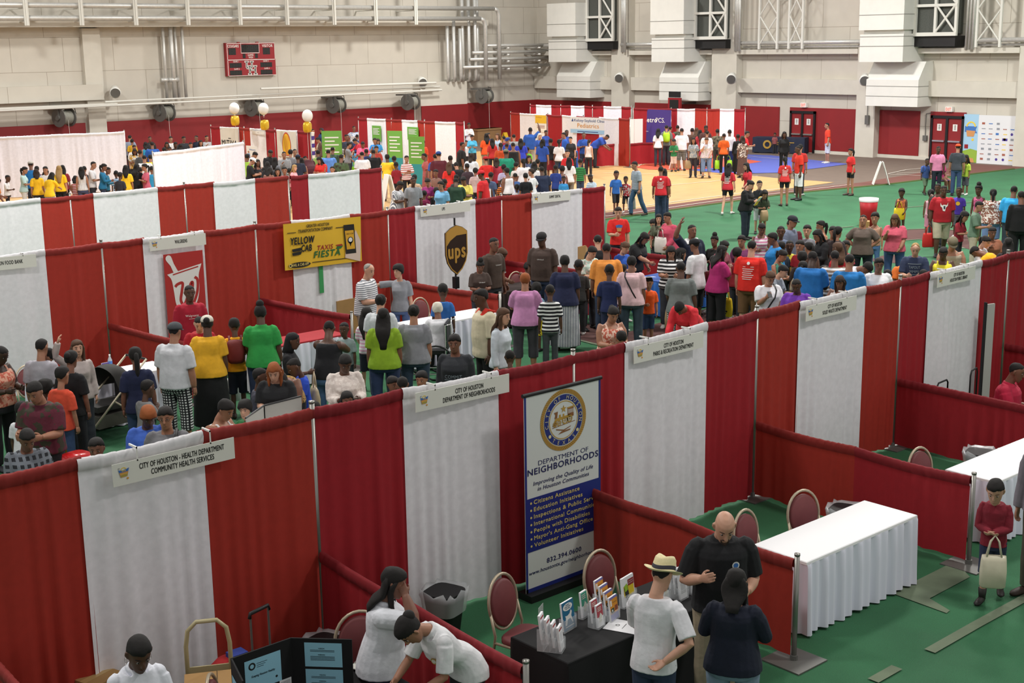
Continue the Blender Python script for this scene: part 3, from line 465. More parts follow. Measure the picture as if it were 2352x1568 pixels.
for i, (ya, yb) in enumerate(((33.0, 31.9), (31.2, 30.4), (21.3, 20.2))):
    t = thing('lattice_mast', ('white lattice mast right of the middle air unit', 'second white lattice mast above the double doors', 'white lattice mast at the top right')[i], 'truss', (XW-0.7, ya, 5.0), 0, 'lattice masts of the right wall')
    for y in (0, yb-ya): MB().box((-0.05, y-0.05, 0), (0.05, y+0.05, 6)).build('chord', M_white, t)
    b = MB()
    for k in range(3):
        for s_, e_ in (((0, 0.2+1.4*k), (yb-ya, 1.6+1.4*k)), ((yb-ya, 0.2+1.4*k), (0, 1.6+1.4*k))): b.cyl((0, s_[0], s_[1]), (0, e_[0], e_[1]), 0.035, 6)
    b.build('lacing', M_white, t)
    MB().box((0, -0.03, 0.3), (0.69, 0.03, 0.36)).box((0, yb-ya-0.03, 2.3), (0.69, yb-ya+0.03, 2.36)).build('standoff', M_white, t)
# shot clock on its arm
P = atX(1550, 238, XW-1.6); t = thing('shot_clock', 'small red framed shot clock with hoop before the middle duct', 'scoreboard', P)
MB().box((-0.06, -0.42, -0.35), (0.06, 0.42, 0.3)).build('case', M_ltred, t); MB().box((-0.075, -0.3, -0.25), (-0.055, 0.3, 0.2)).box((-0.08, -0.36, 0.32), (0.05, 0.36, 0.62)).build('display', M_ltk, t); MB().box((-0.07, -0.45, -0.48), (0.04, 0.45, -0.4)).build('backboard_edge', M_ltw, t); MB().tube([(-0.3+0.22*math.cos(a), 0.22*math.sin(a), -0.5) for a in np.linspace(0, 2*PI, 13)[:-1]], 0.015, 6, closed=True).tube([(-0.3, 0, -0.52), (-0.3, 0, -0.85)], [0.2, 0.12], 12, cap=False).build('hoop', M_ltw, t); MB().box((0.05, -0.06, -0.05), (1.6, 0.06, 0.05)).build('arm', M_grey, t)
# double doors, exit signs, wall boxes
for i, (y0, y1) in enumerate(((31.42, 29.92), (23.62, 21.98))):
    t = struct(thing('door_%d' % (i+1), ('double red door left of the wide pilaster', 'double red door beside the sponsor banner')[i], 'door', (XW-0.06, y0, 0))); w = y1-y0
    MB().box((-0.1, 0, 0), (0.05, -0.1, 2.02)).box((-0.1, w, 0), (0.05, w+0.1, 2.02)).box((-0.1, 0, 1.9), (0.05, w, 2.02)).box((-0.1, w/2-0.06, 0), (0.02, w/2+0.06, 1.9)).build('door_frame', M_dark, t)
    for k, (ya, yb) in enumerate(((-0.1, w/2+0.06), (w/2-0.06, w+0.1))):
        lf = MB().box((-0.05, ya, 0.04), (0, yb, 1.9)).build('door_leaf', M_pad, t); MB().box((-0.13, ya-0.04, 0.86), (-0.06, yb+0.04, 0.93)).build('push_bar', M_chrome, lf); ym = (ya+yb)/2
        f = MB(); f.box((-0.058, ym-0.11, 1.35), (-0.052, ym+0.11, 1.65)); f.build('notice', M_ltw, lf); f = MB(); FF = Face((-0.06, ym+0.1, 1.36), (0, -1, 0), (0, 0, 1), 0.002)
        for q_ in range(5): FF.rect(f, 0.06, 0.05+0.045*q_, 0.15, 0.07+0.045*q_)
        f.build('notice_print', M_ltk, lf)
    P = (XW-0.12, (29.95+31.2)/2+0.05 if i == 0 else 22.75, 2.3); t2 = thing('exit_sign', 'lit red EXIT sign above the %s double doors' % ('left', 'right')[i], 'sign', P, 0, 'exit signs'); MB().box((-0.05, -0.17, -0.1), (0.1, 0.17, 0.12)).build('case', M_ltw, t2); f = MB(); FF = Face((-0.052, 0.17, -0.1), (0, -1, 0), (0, 0, 1), 0.004); FF.text(f, 'EXIT', 0.17, 0.04, 0.14, w=0.26, bold=0.02); f.build('lettering', mat('exit_red', 'f0503a', 0.5, emit=1.2), t2)
for px, lab, h in (((1993, 275), 'grey electrical box with conduit on the wide pilaster', 0.42), ((2126, 317), 'small grey fire alarm box left of the right doors', 0.24)):
    P = atX(*px, XW-0.5 if px[0] < 2000 else XW); t = thing('wall_box', lab, 'electrical box', P); MB().box((-0.1, -0.1, -h/2), (0.0, 0.1, h/2)).build('case', M_grey, t); b = MB(); b.tube([(-0.05, 0, h/2), (-0.05, 0, 1.1), (-0.05, -0.35, 1.15)], 0.02, 6); b.build('conduit', M_grey, t)
# sponsor banner on the right wall
t = thing('sponsor_banner', 'large sponsor banner with pale blue picture strip on the right wall', 'banner', (XW-0.1, 22.0, 0.0)); M_sky = mat('banner_sky', '9fc6e0', 0.6); MB().box((-0.02, -0.72, 0.02), (0.02, 0, 2.12)).build('picture_strip', M_sky, t); MB().box((-0.02, -2.55, 0.0), (0.02, -0.72, 2.1)).build('logo_field', mat('banner_white', 'dcdde0', 0.6), t)
F = Face((-0.02, 0, 0), (0, -1, 0), (0, 0, 1), 0.004); M_b1, M_b2, M_b3, M_b4, M_b5 = mat('logo_blue', '3b6fb5', 0.6), mat('logo_tan', 'c98f58', 0.6), mat('logo_green', '8fae3c', 0.6), mat('logo_yellow', 'e8c840', 0.6), mat('logo_purple', '4a3590', 0.6)
b = MB(); F.pol(b, [(0, 0.02), (0.72, 0.02), (0.72, 0.55), (0.4, 0.62), (0, 0.5)], 2); F.pol(b, [(0.12, 0.02), (0.6, 0.02), (0.55, 0.2), (0.2, 0.25)], 1, 0.002); F.pol(b, [(0.08, 1.6), (0.66, 1.6), (0.6, 1.45), (0.68, 1.3), (0.08, 1.35)], 0, 0.002); F.pol(b, [(0.15, 1.42), (0.6, 1.4), (0.52, 1.15), (0.2, 1.15)], 1, 0.004); F.ring(b, 0.37, 1.58, 0.17, 0.23, 3, 0.005, 20, 0, PI); F.disc(b, 0.48, 1.02, 0.06, 3, 0.003); F.pol(b, [(0.1, 0.62), (0.28, 0.62), (0.28, 0.8), (0.1, 0.8)], 4, 0.003)
b.build('fiesta_art', [M_b1, M_b2, M_b3, M_b4, M_ltred], t); b = MB(); rs = np.random.RandomState(5)
for r_ in range(8):
    for k in range(5):
        x = 0.86+0.34*k+0.04*rs.rand(); y = 1.72-0.22*r_; q_ = rs.randint(0, 7)
        if r_ == 0 and k > 2: continue
        if q_ < 4: F.rect(b, x, y, x+0.18, y+0.035, q_ % 3 if q_ else 3)
        elif q_ == 4: F.disc(b, x+0.08, y+0.03, 0.06, 3+rs.randint(0, 2), n=12)
        else: F.rect(b, x+0.02, y-0.02, x+0.16, y+0.07, rs.randint(0, 3))
F.rect(b, 1.88, 1.02, 2.12, 1.13, 4); b.build('sponsor_logos', [mat('logo_grey', '8c9098', 0.6), M_b1, mat('logo_rust', 'a05a48', 0.6), M_b4, M_b5], t)
# ================================================================ far booth furniture
def onface(P, Q, a, b_):  # vertical face through ground points P,Q
    return None
def fieldX(px0, px1, Xp):  # rectangle between two pixels on the plane X = Xp -> y0(left) y1(right) z0 z1
    A_, B_ = atX(*px0, Xp), atX(*px1, Xp); return A_[1], B_[1], A_[2], B_[2]
def wallboard(name, lab, cat, tl, br, Xp, mt, thick=0.02, group=None):
    y0, y1, z1, z0 = fieldX(tl, br, Xp); t = thing(name, lab, cat, (Xp, y0, z0), 0, group); w = y0-y1; h = z1-z0
    MB().box((-thick, -w, 0), (0, 0, h)).build('panel', mt, t); return t, Face((-thick, 0, 0), (0, -1, 0), (0, 0, 1), 0.006), w, h
M_cream = mat('cream_cloth', 'dcd8cc', 0.8, noise=0.03, nscale=4); M_grn = mat('poster_green', '6aa544', 0.6); M_teal = mat('poster_teal', '2f8f96', 0.6); M_purp = mat('purple_banner_cloth', '43307c', 0.75, noise=0.06, nscale=2); M_yel = mat('yellow_vinyl', 'e2b62c', 0.6, noise=0.04, nscale=3); M_bluec = mat('blue_table_cloth', '2450a0', 0.8, noise=0.05); M_navy = mat('navy_table_cloth', '1a2238', 0.8); M_skyc = mat('sky_table_cloth', '4c8fb8', 0.8, noise=0.05)
t, F, w, h = wallboard('cloth_banner', 'cream cloth banner with bold black lettering at the shell booth', 'banner', (506, 292), (550, 352), 21.4, M_cream); b = MB(); F.text(b, 'MITIVA', w/2, h*0.3, h*0.2, w=w*0.86, bold=0.03); F.rect(b, w*0.45, h*0.56, w*0.6, h*0.59); b.build('lettering', M_ltk, t)
t, F, w, h = wallboard('booth_sign', 'small white booth sign left of the shell banner', 'sign', (580, 300), (608, 309), 21.56, M_ltw); b = MB(); F.text(b, 'T  A', w/2, h*0.4, h*0.28, bold=0.02); b.build('lettering', M_ltk, t)
t, F, w, h = wallboard('cloth_banner', 'white cloth banner with yellow scallop shell emblem', 'banner', (636, 300), (683, 362), 21.7, M_cream)
b = MB(); cx, cy, r_ = w*0.5, h*0.42, w*0.2; pts = [(cx+r_*math.cos(a)*1.0, cy+r_*1.75*math.sin(a)*(1 if math.sin(a) > 0 else 0.75)) for a in np.linspace(-PI/2+0.5, 3*PI/2-0.5, 26)]
F.pol(b, [(cx+(x-cx)*1.14, cy+(y-cy)*1.1) for x, y in pts]+[(cx-0.3*r_, cy-1.35*r_), (cx+0.3*r_, cy-1.35*r_)], 0); F.pol(b, pts+[(cx-0.2*r_, cy-1.2*r_), (cx+0.2*r_, cy-1.2*r_)], 1, 0.003)
for k in range(-2, 3): F.stroke(b, [(cx+0.1*k*r_, cy-1.1*r_), (cx+0.34*k*r_, cy+1.45*r_)], 0.012, 0, 0.006)
b.build('shell_emblem', [mat('emblem_red', 'c2352a', 0.6), mat('emblem_yellow', 'eebc2e', 0.6)], t)
t, F, w, h = wallboard('welcome_board', 'white welcome board with small portrait near the tilted wall', 'sign', (566, 334), (592, 372), 20.6, M_ltw); b = MB(); F.text(b, 'Welcome', w*0.6, h*0.72, h*0.1, w=w*0.6); F.disc(b, w*0.22, h*0.6, w*0.08, 1, ry=h*0.07); F.pol(b, [(w*0.08, h*0.2), (w*0.36, h*0.2), (w*0.32, h*0.5), (w*0.12, h*0.5)], 0); b.build('print', [M_b1, mat('portrait_skin', 'a87a60', 0.6)], t); MB().box((0.0, -w*0.6, -t.location.z+0.01), (0.03, -w*0.4, 0.3)).build('stand', M_grey, t)
for tl, br, Xp, lab, mt in (((855, 288), (876, 325), 28.67, 'first green poster hung on white drape', M_grn), ((936, 291), (962, 322), 28.79, 'second green poster hung on white drape', M_grn)):
    t, F, w, h = wallboard('poster', lab, 'poster', tl, br, Xp, mt, group='green posters'); b = MB(); [F.rect(b, w*0.12, h*(0.8-0.09*k), w*(0.85-0.15*(k % 2)), h*(0.84-0.09*k)) for k in range(5)]; b.build('print', M_ltw, t)
def rollup(px_top, px_w, hgt, lab, mats, rz=0.0):
    P = at(px_top[0], px_top[1], hgt); t = thing('rollup_banner', lab, 'banner', (P[0], P[1], 0.01), rz, 'green roll-up banners'); w = px_w
    MB().box((-w/2, -0.12, 0), (w/2, 0.12, 0.09)).build('base', M_grey, t); MB().box((-w/2, -0.008, hgt*0.45), (w/2, 0.008, hgt)).build('upper_panel', mats[0], t); MB().box((-w/2, -0.008, 0.09), (w/2, 0.008, hgt*0.45)).build('lower_panel', mats[1], t); F = Face((-w/2, -0.008, 0), (1, 0, 0), (0, 0, 1), 0.004); b = MB(); [F.rect(b, w*0.15, hgt*(0.86-0.07*k), w*(0.85-0.2*(k % 2)), hgt*(0.885-0.07*k)) for k in range(5)]; b.build('print', M_ltw, t)
    MB().cyl((0, 0.03, 0.09), (0, 0.03, hgt), 0.012, 6).build('pole', M_grey, t)
rollup((906, 301), 0.72, 2.0, 'roll-up banner behind the man in neon green', (M_grn, M_teal), -1.2); rollup((956, 314), 0.72, 1.95, 'roll-up banner left of the orange red shirt', (M_grn, M_teal), -1.2); rollup((761, 301), 0.8, 2.1, 'tall green and teal roll-up banner right of the shell booth', (M_grn, M_teal), -0.7)
t, F, w, h = wallboard('poster', 'yellow and white poster behind the raised arm', 'poster', (1230, 264), (1256, 304), 37.68, M_ltw); b = MB(); F.rect(b, 0, h*0.52, w, h, 0); [F.rect(b, w*0.15, h*(0.38-0.05*k), w*0.85, h*(0.4-0.05*k), 1, 0.002) for k in range(4)]; F.text(b, 'Kelsey', w*0.35, h*0.84, h*0.08, w=w*0.5, mi=1, z=0.002); b.build('print', [M_yel, mat('logo_rust')], t)
t, F, w, h = wallboard('clinic_banner', 'white banner with clinic name and orange pediatrics lettering', 'banner', (1311, 268), (1393, 309), 37.4, M_ltw); b = MB(); F.rect(b, 0, 0, w, h*0.24, 0); F.text(b, 'Kelsey-Seybold Clinic', w*0.54, h*0.72, h*0.17, w=w*0.86, mi=1, z=0.003); F.pol(b, [(w*0.03, h*0.72), (w*0.09, h*0.72), (w*0.06, h*0.92)], 1, 0.003); F.text(b, 'Pediatrics', w*0.5, h*0.36, h*0.26, w=w*0.6, mi=2, bold=0.01, z=0.003); F.rect(b, w*0.2, h*0.08, w*0.78, h*0.13, 1, 0.003); b.build('print', [M_sky, mat('ink_blue', '2c4c84', 0.6), mat('ink_orange', 'd99a4a', 0.6)], t)
t, F, w, h = wallboard('phone_banner', 'big purple cloth banner with white lettering', 'banner', (1457, 250), (1541, 330), 41.85, M_purp); b = MB(); F.text(b, 'metro', w*0.44, h*0.62, h*0.14, w=w*0.38, bold=0.035); F.text(b, 'PCS.', w*0.72, h*0.62, h*0.14, w=w*0.24); F.rect(b, 0, h*0.33, w*0.4, h*0.34); b.build('lettering', M_ltw, t)
P = at(1446, 274, 1.85); t = thing('white_panel', 'plain white folding panel right of the clinic booth', 'board', (P[0], P[1], 0.01), -0.75); MB().box((0, 0, 0), (0.22, 0.03, 1.85)).build('leaf', M_ltw, t); MB().poly([(0.23, 0, 0), (0.64, 0.15, 0), (0.64, 0.15, 1.85), (0.23, 0, 1.85)], (0, 0.03, 0)).build('leaf', M_ltw, t); MB().box((-0.05, -0.02, 0), (0, 0.05, 1.87)).build('post', M_pole, t)
P = at(716, 304, 2.1); t = thing('garland_post', 'purple and white ruffled paper post right of the shell booth', 'decoration', (P[0], P[1], 0.01)); [MB().tube([(0, 0, 0.15*k), (0, 0, 0.15*k+0.14)], [0.09, 0.11], 9).build('ruffle', (M_b5, M_ltw)[k % 2], t) for k in range(14)]
for i, (bx, by) in enumerate(((538, 249), (605, 250), (706, 266))):
    P = atX(bx, by, 20.9+0.2*i); t = thing('balloon', 'white balloon floating %s the shell booth' % ('at the left above', 'over the middle of', 'at the right above')[i], 'balloon', P, 0, 'white balloons'); MB().ball((0, 0, 0), (0.2, 0.2, 0.23), 12).tube([(0, 0, -0.22), (0, 0, -0.27)], [0.02, 0.04], 8).build('balloon_skin', M_ltw, t, True); MB().cyl((0, 0, -0.26), (0.0, 0, -0.33), 0.006, 5).build('ribbon', M_ltw, t)
    P = atX(bx+(2, 3, 0)[i], by+(28, 37, 26)[i], 20.9+0.2*i); t = thing('foil_balloon', 'square yellow foil balloon floating %s the shell booth' % ('at the left above', 'over the middle of', 'at the right above')[i], 'balloon', P, 0.5, 'yellow foil balloons')
    b = MB(); R = []
    for z, k_ in ((-0.2, 0.1), (-0.18, 0.8), (-0.08, 1), (0.08, 1), (0.18, 0.8), (0.2, 0.1)): R.append([(0.19*k_*(abs(math.cos(a))**0.4)*np.sign(math.cos(a)), 0.12*k_*(abs(math.sin(a))**0.6)*np.sign(math.sin(a)), z) for a in [2*PI*j/16 for j in range(16)]])
    b.loft(R).build('balloon_skin', mat('yellow_foil', 'e0b428', 0.25, 0.35), t, True); MB().cyl((0, 0, -0.2), (0, 0, -1.2), 0.006, 5).build('ribbon', M_ltw, t)
FOOT = []
def draped_table(lab, P, L, D, H, rz, top, skirt, cat='table', name='draped_table', group=None, pleats=True):
    """table whose cloth hangs to the floor on all sides; P is the front left corner"""
    FOOT.append((P, L, D, rz)); t = thing(name, lab, cat, (P[0], P[1], 0.014), rz, group); b = MB(); b.box((0.02, 0.02, H-0.03), (L-0.02, D-0.02, H-0.012)); b.build('tabletop', M_grey, t)
    for x in (0.08, L-0.08):
        for y in (0.08, D-0.08): MB().cyl((x, y, 0), (x, y, H-0.03), 0.015, 6).build('leg', M_grey, t)
    b = MB(); R = []
    for z, k_ in ((H-0.03, 0.004), (H-0.006, 0.002), (H, -0.006)): R.append([(x+k_*(1 if x > L/2 else -1), y+k_*(1 if y > D/2 else -1), z) for x, y in ((0, 0), (L, 0), (L, D), (0, D))])
    b.loft(R).build('cloth_top', top, t)
    V = []; n = int((2*L+2*D)/0.022); per = 2*(L+D); zs = (H-0.025, H-0.06, H*0.6, H*0.25, 0.02)
    for iz, z in enumerate(zs):
        for j in range(n+1):
            s_ = per*(j % n)/n; a = (0.004 if iz == 0 else (0.010+0.016*iz/4)) if pleats else 0.002+0.012*iz/4; fq = 46 if pleats else 13
            o_ = a*math.sin(fq*s_+1.2*math.sin(3.1*s_))+a*0.6*math.sin(fq*0.47*s_+1)+0.006+0.015*iz/4
            if s_ < L: x, y = s_, -o_
            elif s_ < L+D: x, y = L+o_, s_-L
            elif s_ < 2*L+D: x, y = L-(s_-L-D), D+o_
            else: x, y = -o_, D-(s_-2*L-D)
            V.append((x, y, z+(0.01*math.sin(9*s_) if iz == 4 else 0)))
    MB().grid(V, len(zs), n+1).build('table_skirt', skirt, t, True); return t
P = at(1313, 384, 0); draped_table('blue clinic table below the white and red rails', (P[0]-0.2, P[1]-0.6, 0), 1.9, 0.75, 0.76, 1.45, M_bluec, M_bluec); P = at(1104, 366, 0); t = draped_table('blue clinic table beside the orange tee', (P[0]-0.3, P[1], 0), 1.9, 0.75, 0.76, 1.45, M_bluec, M_bluec)
P = at(1728, 351, 0); t = draped_table('dark navy table with a gold seal beside the right queue', P, 2.6, 0.75, 0.76, -1.2, M_navy, M_navy, pleats=False); F = Face((0, -0.02, 0), (1, 0, 0), (0, 0, 1), 0.02); b = MB(); F.ring(b, 0.75, 0.42, 0.12, 0.21); F.rect(b, 1.2, 0.5, 2.1, 0.54); F.rect(b, 1.2, 0.4, 1.9, 0.44); b.build('gold_print', mat('gold_print', 'b08c3a', 0.5), t)
P = at(905, 395, 0); draped_table('sky blue table in front of the green posters', (P[0]-0.7, P[1], 0), 1.8, 0.75, 0.76, 1.45, M_skyc, M_skyc); P = at(1208, 372, 0); draped_table('yellow table in the middle of the clinic booth', (P[0]+1, P[1]-0.6, 0), 1.4, 0.7, 0.8, 1.4, M_yel, M_yel)
P = at(45, 440, 0); draped_table('red table before the long white wall', (P[0], P[1]+3.5, 0), 3.6, 0.8, 0.8, 0.0, M_red[0], M_red[0])
for px, lab, h, w, rz in (((1557, 388), 'white sandwich board standing on the red court paint', 1.05, 0.6, 0.15), ((2023, 424), 'white folding sign seen edge-on at the turf edge', 0.85, 0.5, 0.5), ((893, 480), 'white folding sign leaning left of the grey dress', 1.15, 0.65, 1.0)):
    P = at(*px, 0); t = thing('sandwich_board', lab, 'sign', (P[0], P[1], 0.02), rz+0.2, 'white folding signs')
    for s_ in (1, -1): MB().poly([(-w/2, s_*0.28, 0), (w/2, s_*0.28, 0), (w/2*0.85, s_*0.02, h), (-w/2*0.85, s_*0.02, h)], (0, s_*0.03, 0)).build('leaf', mat('white_plastic', 'e4e3de', 0.5), t)
P = at(1993, 520, 0); t = thing('trash_bin', 'tall red trash bin with white liner on the turf', 'bin', (P[0], P[1], 0.013)); MB().tube([(0, 0, 0), (0, 0, 0.45), (0, 0, 0.8)], [0.21, 0.24, 0.27], 24).build('bin_body', mat('red_plastic', 'b01420', 0.45), t, True); MB().tube([(0, 0, 0.73), (0, 0, 0.83), (0, 0, 0.81), (0, 0, 0.65)], [0.278, 0.285, 0.25, 0.24], 24, cap=False).build('liner', mat('white_liner', 'd8d4d4', 0.5), t, True)
M_card = mat('cardboard', 'a5804f', 0.85, noise=0.06, nscale=5)
def carton(lab, P, s, rz, group='cardboard boxes', tape=True):
    t = thing('cardboard_box', lab, 'box', P, rz, group); MB().box((-s[0]/2, -s[1]/2, 0), (s[0]/2, s[1]/2, s[2])).build('carton', M_card, t)
    if tape: MB().box((-s[0]/2-0.002, -0.03, s[2]-0.12), (s[0]/2+0.002, 0.03, s[2]+0.002)).build('tape', mat('packing_tape', 'b99a66', 0.4), t)
    return t
P = at(1984, 545, 0); carton('small cardboard box in front of the red bin', (P[0], P[1], 0.013), (0.3, 0.28, 0.45), 0.6); P = at(1968, 548, 0); carton('lower cardboard box left of the red bin', (P[0], P[1], 0.013), (0.28, 0.28, 0.22), 0.4)
P = at(206, 446, 0); t = thing('tan_board', 'cream folding board standing behind the back row drapes', 'board', (P[0], P[1]+0.5, 0.012), 0.1); MB().box((-0.55, 0, 0), (-0.03, 0.03, 1.55)).build('leaf', M_cream, t); MB().poly([(-0.03, 0, 0), (0.45, -0.25, 0), (0.45, -0.25, 1.55), (-0.03, 0, 1.55)], (0, 0.03, 0)).build('leaf', M_cream, t)
A_, B_ = atY(1097, 306, 48.6), atY(1151, 293, 48.6); t = thing('wooden_crate', 'long tan wooden crate against the red wall', 'crate', (A_[0], 48.6, 0.0)); MB().box((0, 0, 0), (B_[0]-A_[0], 0.6, B_[2])).build('crate_body', mat('plywood', '8f6d48', 0.8, noise=0.08), t); MB().box((-0.03, -0.03, B_[2]-0.1), (B_[0]-A_[0]+0.03, 0.63, B_[2])).build('lid', mat('plywood'), t)
A_ = atY(1160, 304, 48.4); t = thing('wet_floor_sign', 'yellow wet floor sign near the tan crate', 'sign', (A_[0], 48.4, 0.0)); [MB().poly([(-0.16, s_*0.2, 0), (0.16, s_*0.2, 0), (0.12, s_*0.02, A_[2]), (-0.12, s_*0.02, A_[2])], (0, s_*0.02, 0)).build('leaf', M_yel, t) for s_ in (1, -1)]
# ================================================================ booth signs and banners of the near rows
M_board = mat('sign_board', 'e2e2d8', 0.5); M_ink = mat('sign_ink', '1a1a18', 0.6); M_gold = mat('gold_ink', 'b8933f', 0.5); M_brown = mat('brown_ink', '8a5a30', 0.5); M_blueink = mat('royal_blue_ink', '1a2a78', 0.5); M_navyink = mat('navy_ink', '252a5c', 0.5); M_yellowink = mat('pale_yellow_ink', 'dcc878', 0.5)
def crest(t, F, x, y, s):
    """blue ribbon over a tan basket with a yellow arc and an orange ball"""
    b = MB(); F.ring(b, x, y+0.20*s, 0.2*s, 0.27*s, 3, 0.001, 18, 0, PI); F.pol(b, [(x-0.5*s, y+0.3*s), (x-0.42*s, y+0.02*s), (x+0.42*s, y+0.08*s), (x+0.5*s, y+0.36*s), (x+0.2*s, y+0.26*s), (x-0.2*s, y+0.22*s)], 0, 0.002)
    F.pol(b, [(x-0.42*s, y+0.03*s), (x-0.3*s, y-0.4*s), (x+0.3*s, y-0.36*s), (x+0.42*s, y+0.08*s)], 1, 0.003); F.stroke(b, [(x-0.36*s, y-0.12*s), (x, y-0.08*s), (x+0.37*s, y-0.1*s)], 0.05*s, 3, 0.004); F.stroke(b, [(x-0.3*s, y-0.3*s), (x, y-0.24*s), (x+0.3*s, y-0.27*s)], 0.08*s, 2, 0.004); F.disc(b, x+0.32*s, y-0.56*s, 0.1*s, 4, 0.002, 14); F.disc(b, x-0.42*s, y+0.42*s, 0.08*s, 5, 0.002, 12)
    for k in range(3): F.rect(b, x-0.18*s+0.13*k*s, y+0.12*s, x-0.1*s+0.13*k*s, y+0.22*s, 3, 0.004)
    b.build('fiesta_crest', [M_b1, M_b2, M_b3, M_b4, mat('logo_orange', 'd99a3a', 0.6), mat('logo_silver', 'a8a8a4', 0.6)], t)
def boothsign(lab, tl, tr, bl, Yp, lines, th, cx=0.55, tw=None, name='booth_sign'):
    TL, TR, BL = atY(*tl, Yp), atY(*tr, Yp), atY(*bl, Yp); w = TR[0]-TL[0]; h = 0.215 if th is None else th; tilt = math.atan2(TR[2]-TL[2], w)
    t = thing(name, lab, 'sign', (TL[0], Yp, TL[2]-h), 0, 'booth name signs'); t.rotation_euler = (0, -tilt*0.6, 0)
    MB().box((0, 0, 0), (w, 0.006, h)).build('board', M_board, t); F = Face((0, 0, 0), (1, 0, 0), (0, 0, 1), 0.002); b = MB(); n = len(lines); lh = h*(0.25 if n == 2 else 0.3)
    for i, s_ in enumerate(lines): F.text(b, s_, w*cx, h*((0.55, 0.2)[i] if n == 2 else 0.4), lh, w=(tw[i]*w if tw else None), bold=0.02)
    b.build('lettering', M_ink, t); [MB().box((w*q_-0.006, 0.0, h*0.93), (w*q_+0.006, 0.002, TOP+0.012-TL[2]+h)).box((w*q_-0.006, 0.0, TOP-0.004-TL[2]+h), (w*q_+0.006, 0.13, TOP+0.012-TL[2]+h)).build('hanging_clip', M_ltw, t) for q_ in (0.2, 0.8)]; crest(t, F, w*0.085, h*0.56, h*0.5); return t
def YA(u, v, o=0.105):
    y = 0.0
    for _ in range(4): x = atY(u, v, y)[0]; y = float(np.interp(x, [p[0] for p in A], [p[1] for p in A]))-o
    return y
boothsign('long white sign of the community health services', (257, 1068), (537, 1003), (264, 1117), YA(400, 1050), ['CITY OF HOUSTON - HEALTH DEPARTMENT', 'COMMUNITY HEALTH SERVICES'], 0.185, 0.56, (0.70, 0.52)); boothsign('white sign of the department of neighborhoods', (954, 903), (1169, 860), (957, 944), YA(1060, 890), ['CITY OF HOUSTON', 'DEPARTMENT OF NEIGHBORHOODS'], 0.185, 0.56, (0.30, 0.56))
boothsign('white sign of the parks and recreation department', (1456, 797), (1616, 760), (1457, 830), YA(1535, 785), ['CITY OF HOUSTON', 'PARKS & RECREATION DEPARTMENT'], 0.185, 0.56, (0.28, 0.58)); boothsign('white sign of the solid waste department', (1852, 704), (1968, 678), (1854, 733), YA(1910, 695), ['CITY OF HOUSTON', 'SOLID WASTE DEPARTMENT'], 0.185, 0.56, (0.28, 0.48)); boothsign('white sign of the public library', (2154, 630), (2241, 610), (2156, 661), YA(2200, 625), ['CITY OF HOUSTON', 'HOUSTON PUBLIC LIBRARY'], 0.185, 0.56, (0.28, 0.46))
def YB(u, v, o=0.11):
    y = 11.4
    for _ in range(4): x = atY(u, v, y)[0]; y = float(np.interp(x, [p[0] for p in B], [p[1] for p in B]))-o
    return y
yB = YB(430, 570)
boothsign('food bank sign at the left edge', (-70, 598), (82, 585), (-70, 628), YB(40, 592), ['HOUSTON FOOD BANK'], 0.2, 0.53, (0.52,)); boothsign('pharmacy sign above the mortar banner', (343, 550), (472, 535), (344, 578), YB(400, 545), ['WALGREENS'], 0.2, 0.55, (0.22,)); boothsign('parcel company sign above the shield', (966, 475), (1080, 462), (967, 497), YB(1020, 470), ['UPS'], 0.2, 0.45, (0.06,)); boothsign('dental sign at the end of the middle row', (1224, 446), (1310, 439), (1226, 468), YB(1270, 445), ['SUMMIT DENTAL'], 0.2, 0.58, (0.3,))
# ---- mortar banner
TL, BR = atY(375, 585, yB), atY(465, 575, yB); W_ = BR[0]-TL[0]; zt = TL[2]; t = thing('mortar_banner', 'red banner with white mortar and pestle emblem', 'banner', (TL[0], yB, zt-1.75)); MB().box((0, 0, 0), (W_, 0.01, 1.75)).build('panel', mat('banner_red', 'b02a26', 0.6), t); F = Face((0, 0, 0), (1, 0, 0), (0, 0, 1), 0.003); w = W_; b = MB()
def smooth(P, n=6):
    P = np.array(P, float); Q = np.vstack([2*P[0]-P[1], P, 2*P[-1]-P[-2]]); out = []
    for k in range(1, len(Q)-2):
        for u in np.linspace(0, 1, n, endpoint=False): out.append(0.5*((2*Q[k])+(-Q[k-1]+Q[k+1])*u+(2*Q[k-1]-5*Q[k]+4*Q[k+1]-Q[k+2])*u*u+(-Q[k-1]+3*Q[k]-3*Q[k+1]+Q[k+2])*u**3))
    return out+[P[-1]]
bowl = smooth([(0.06*w, 1.40), (0.16*w, 1.30), (0.2*w, 1.1), (0.24*w, 0.86), (0.36*w, 0.72), (0.3*w, 0.66), (0.22*w, 0.62)], 5)+[(0.22*w, 0.57), (0.82*w, 0.6), (0.82*w, 0.65)]+smooth([(0.74*w, 0.69), (0.68*w, 0.75), (0.8*w, 0.9), (0.86*w, 1.12), (0.86*w, 1.33), (0.95*w, 1.52)], 5)
F.pol(b, bowl[::-1]+[], 0); F.stroke(b, [(0.13*w, 1.66), (0.2*w, 1.56), (0.32*w, 1.36)], [0.11, 0.07, 0.09], 0, 0.001); F.disc(b, 0.12*w, 1.675, 0.055, 0, 0.0015); F.stroke(b, smooth([(0.2*w, 1.385), (0.45*w, 1.42), (0.86*w, 1.475)]), 0.022, 1, 0.003)
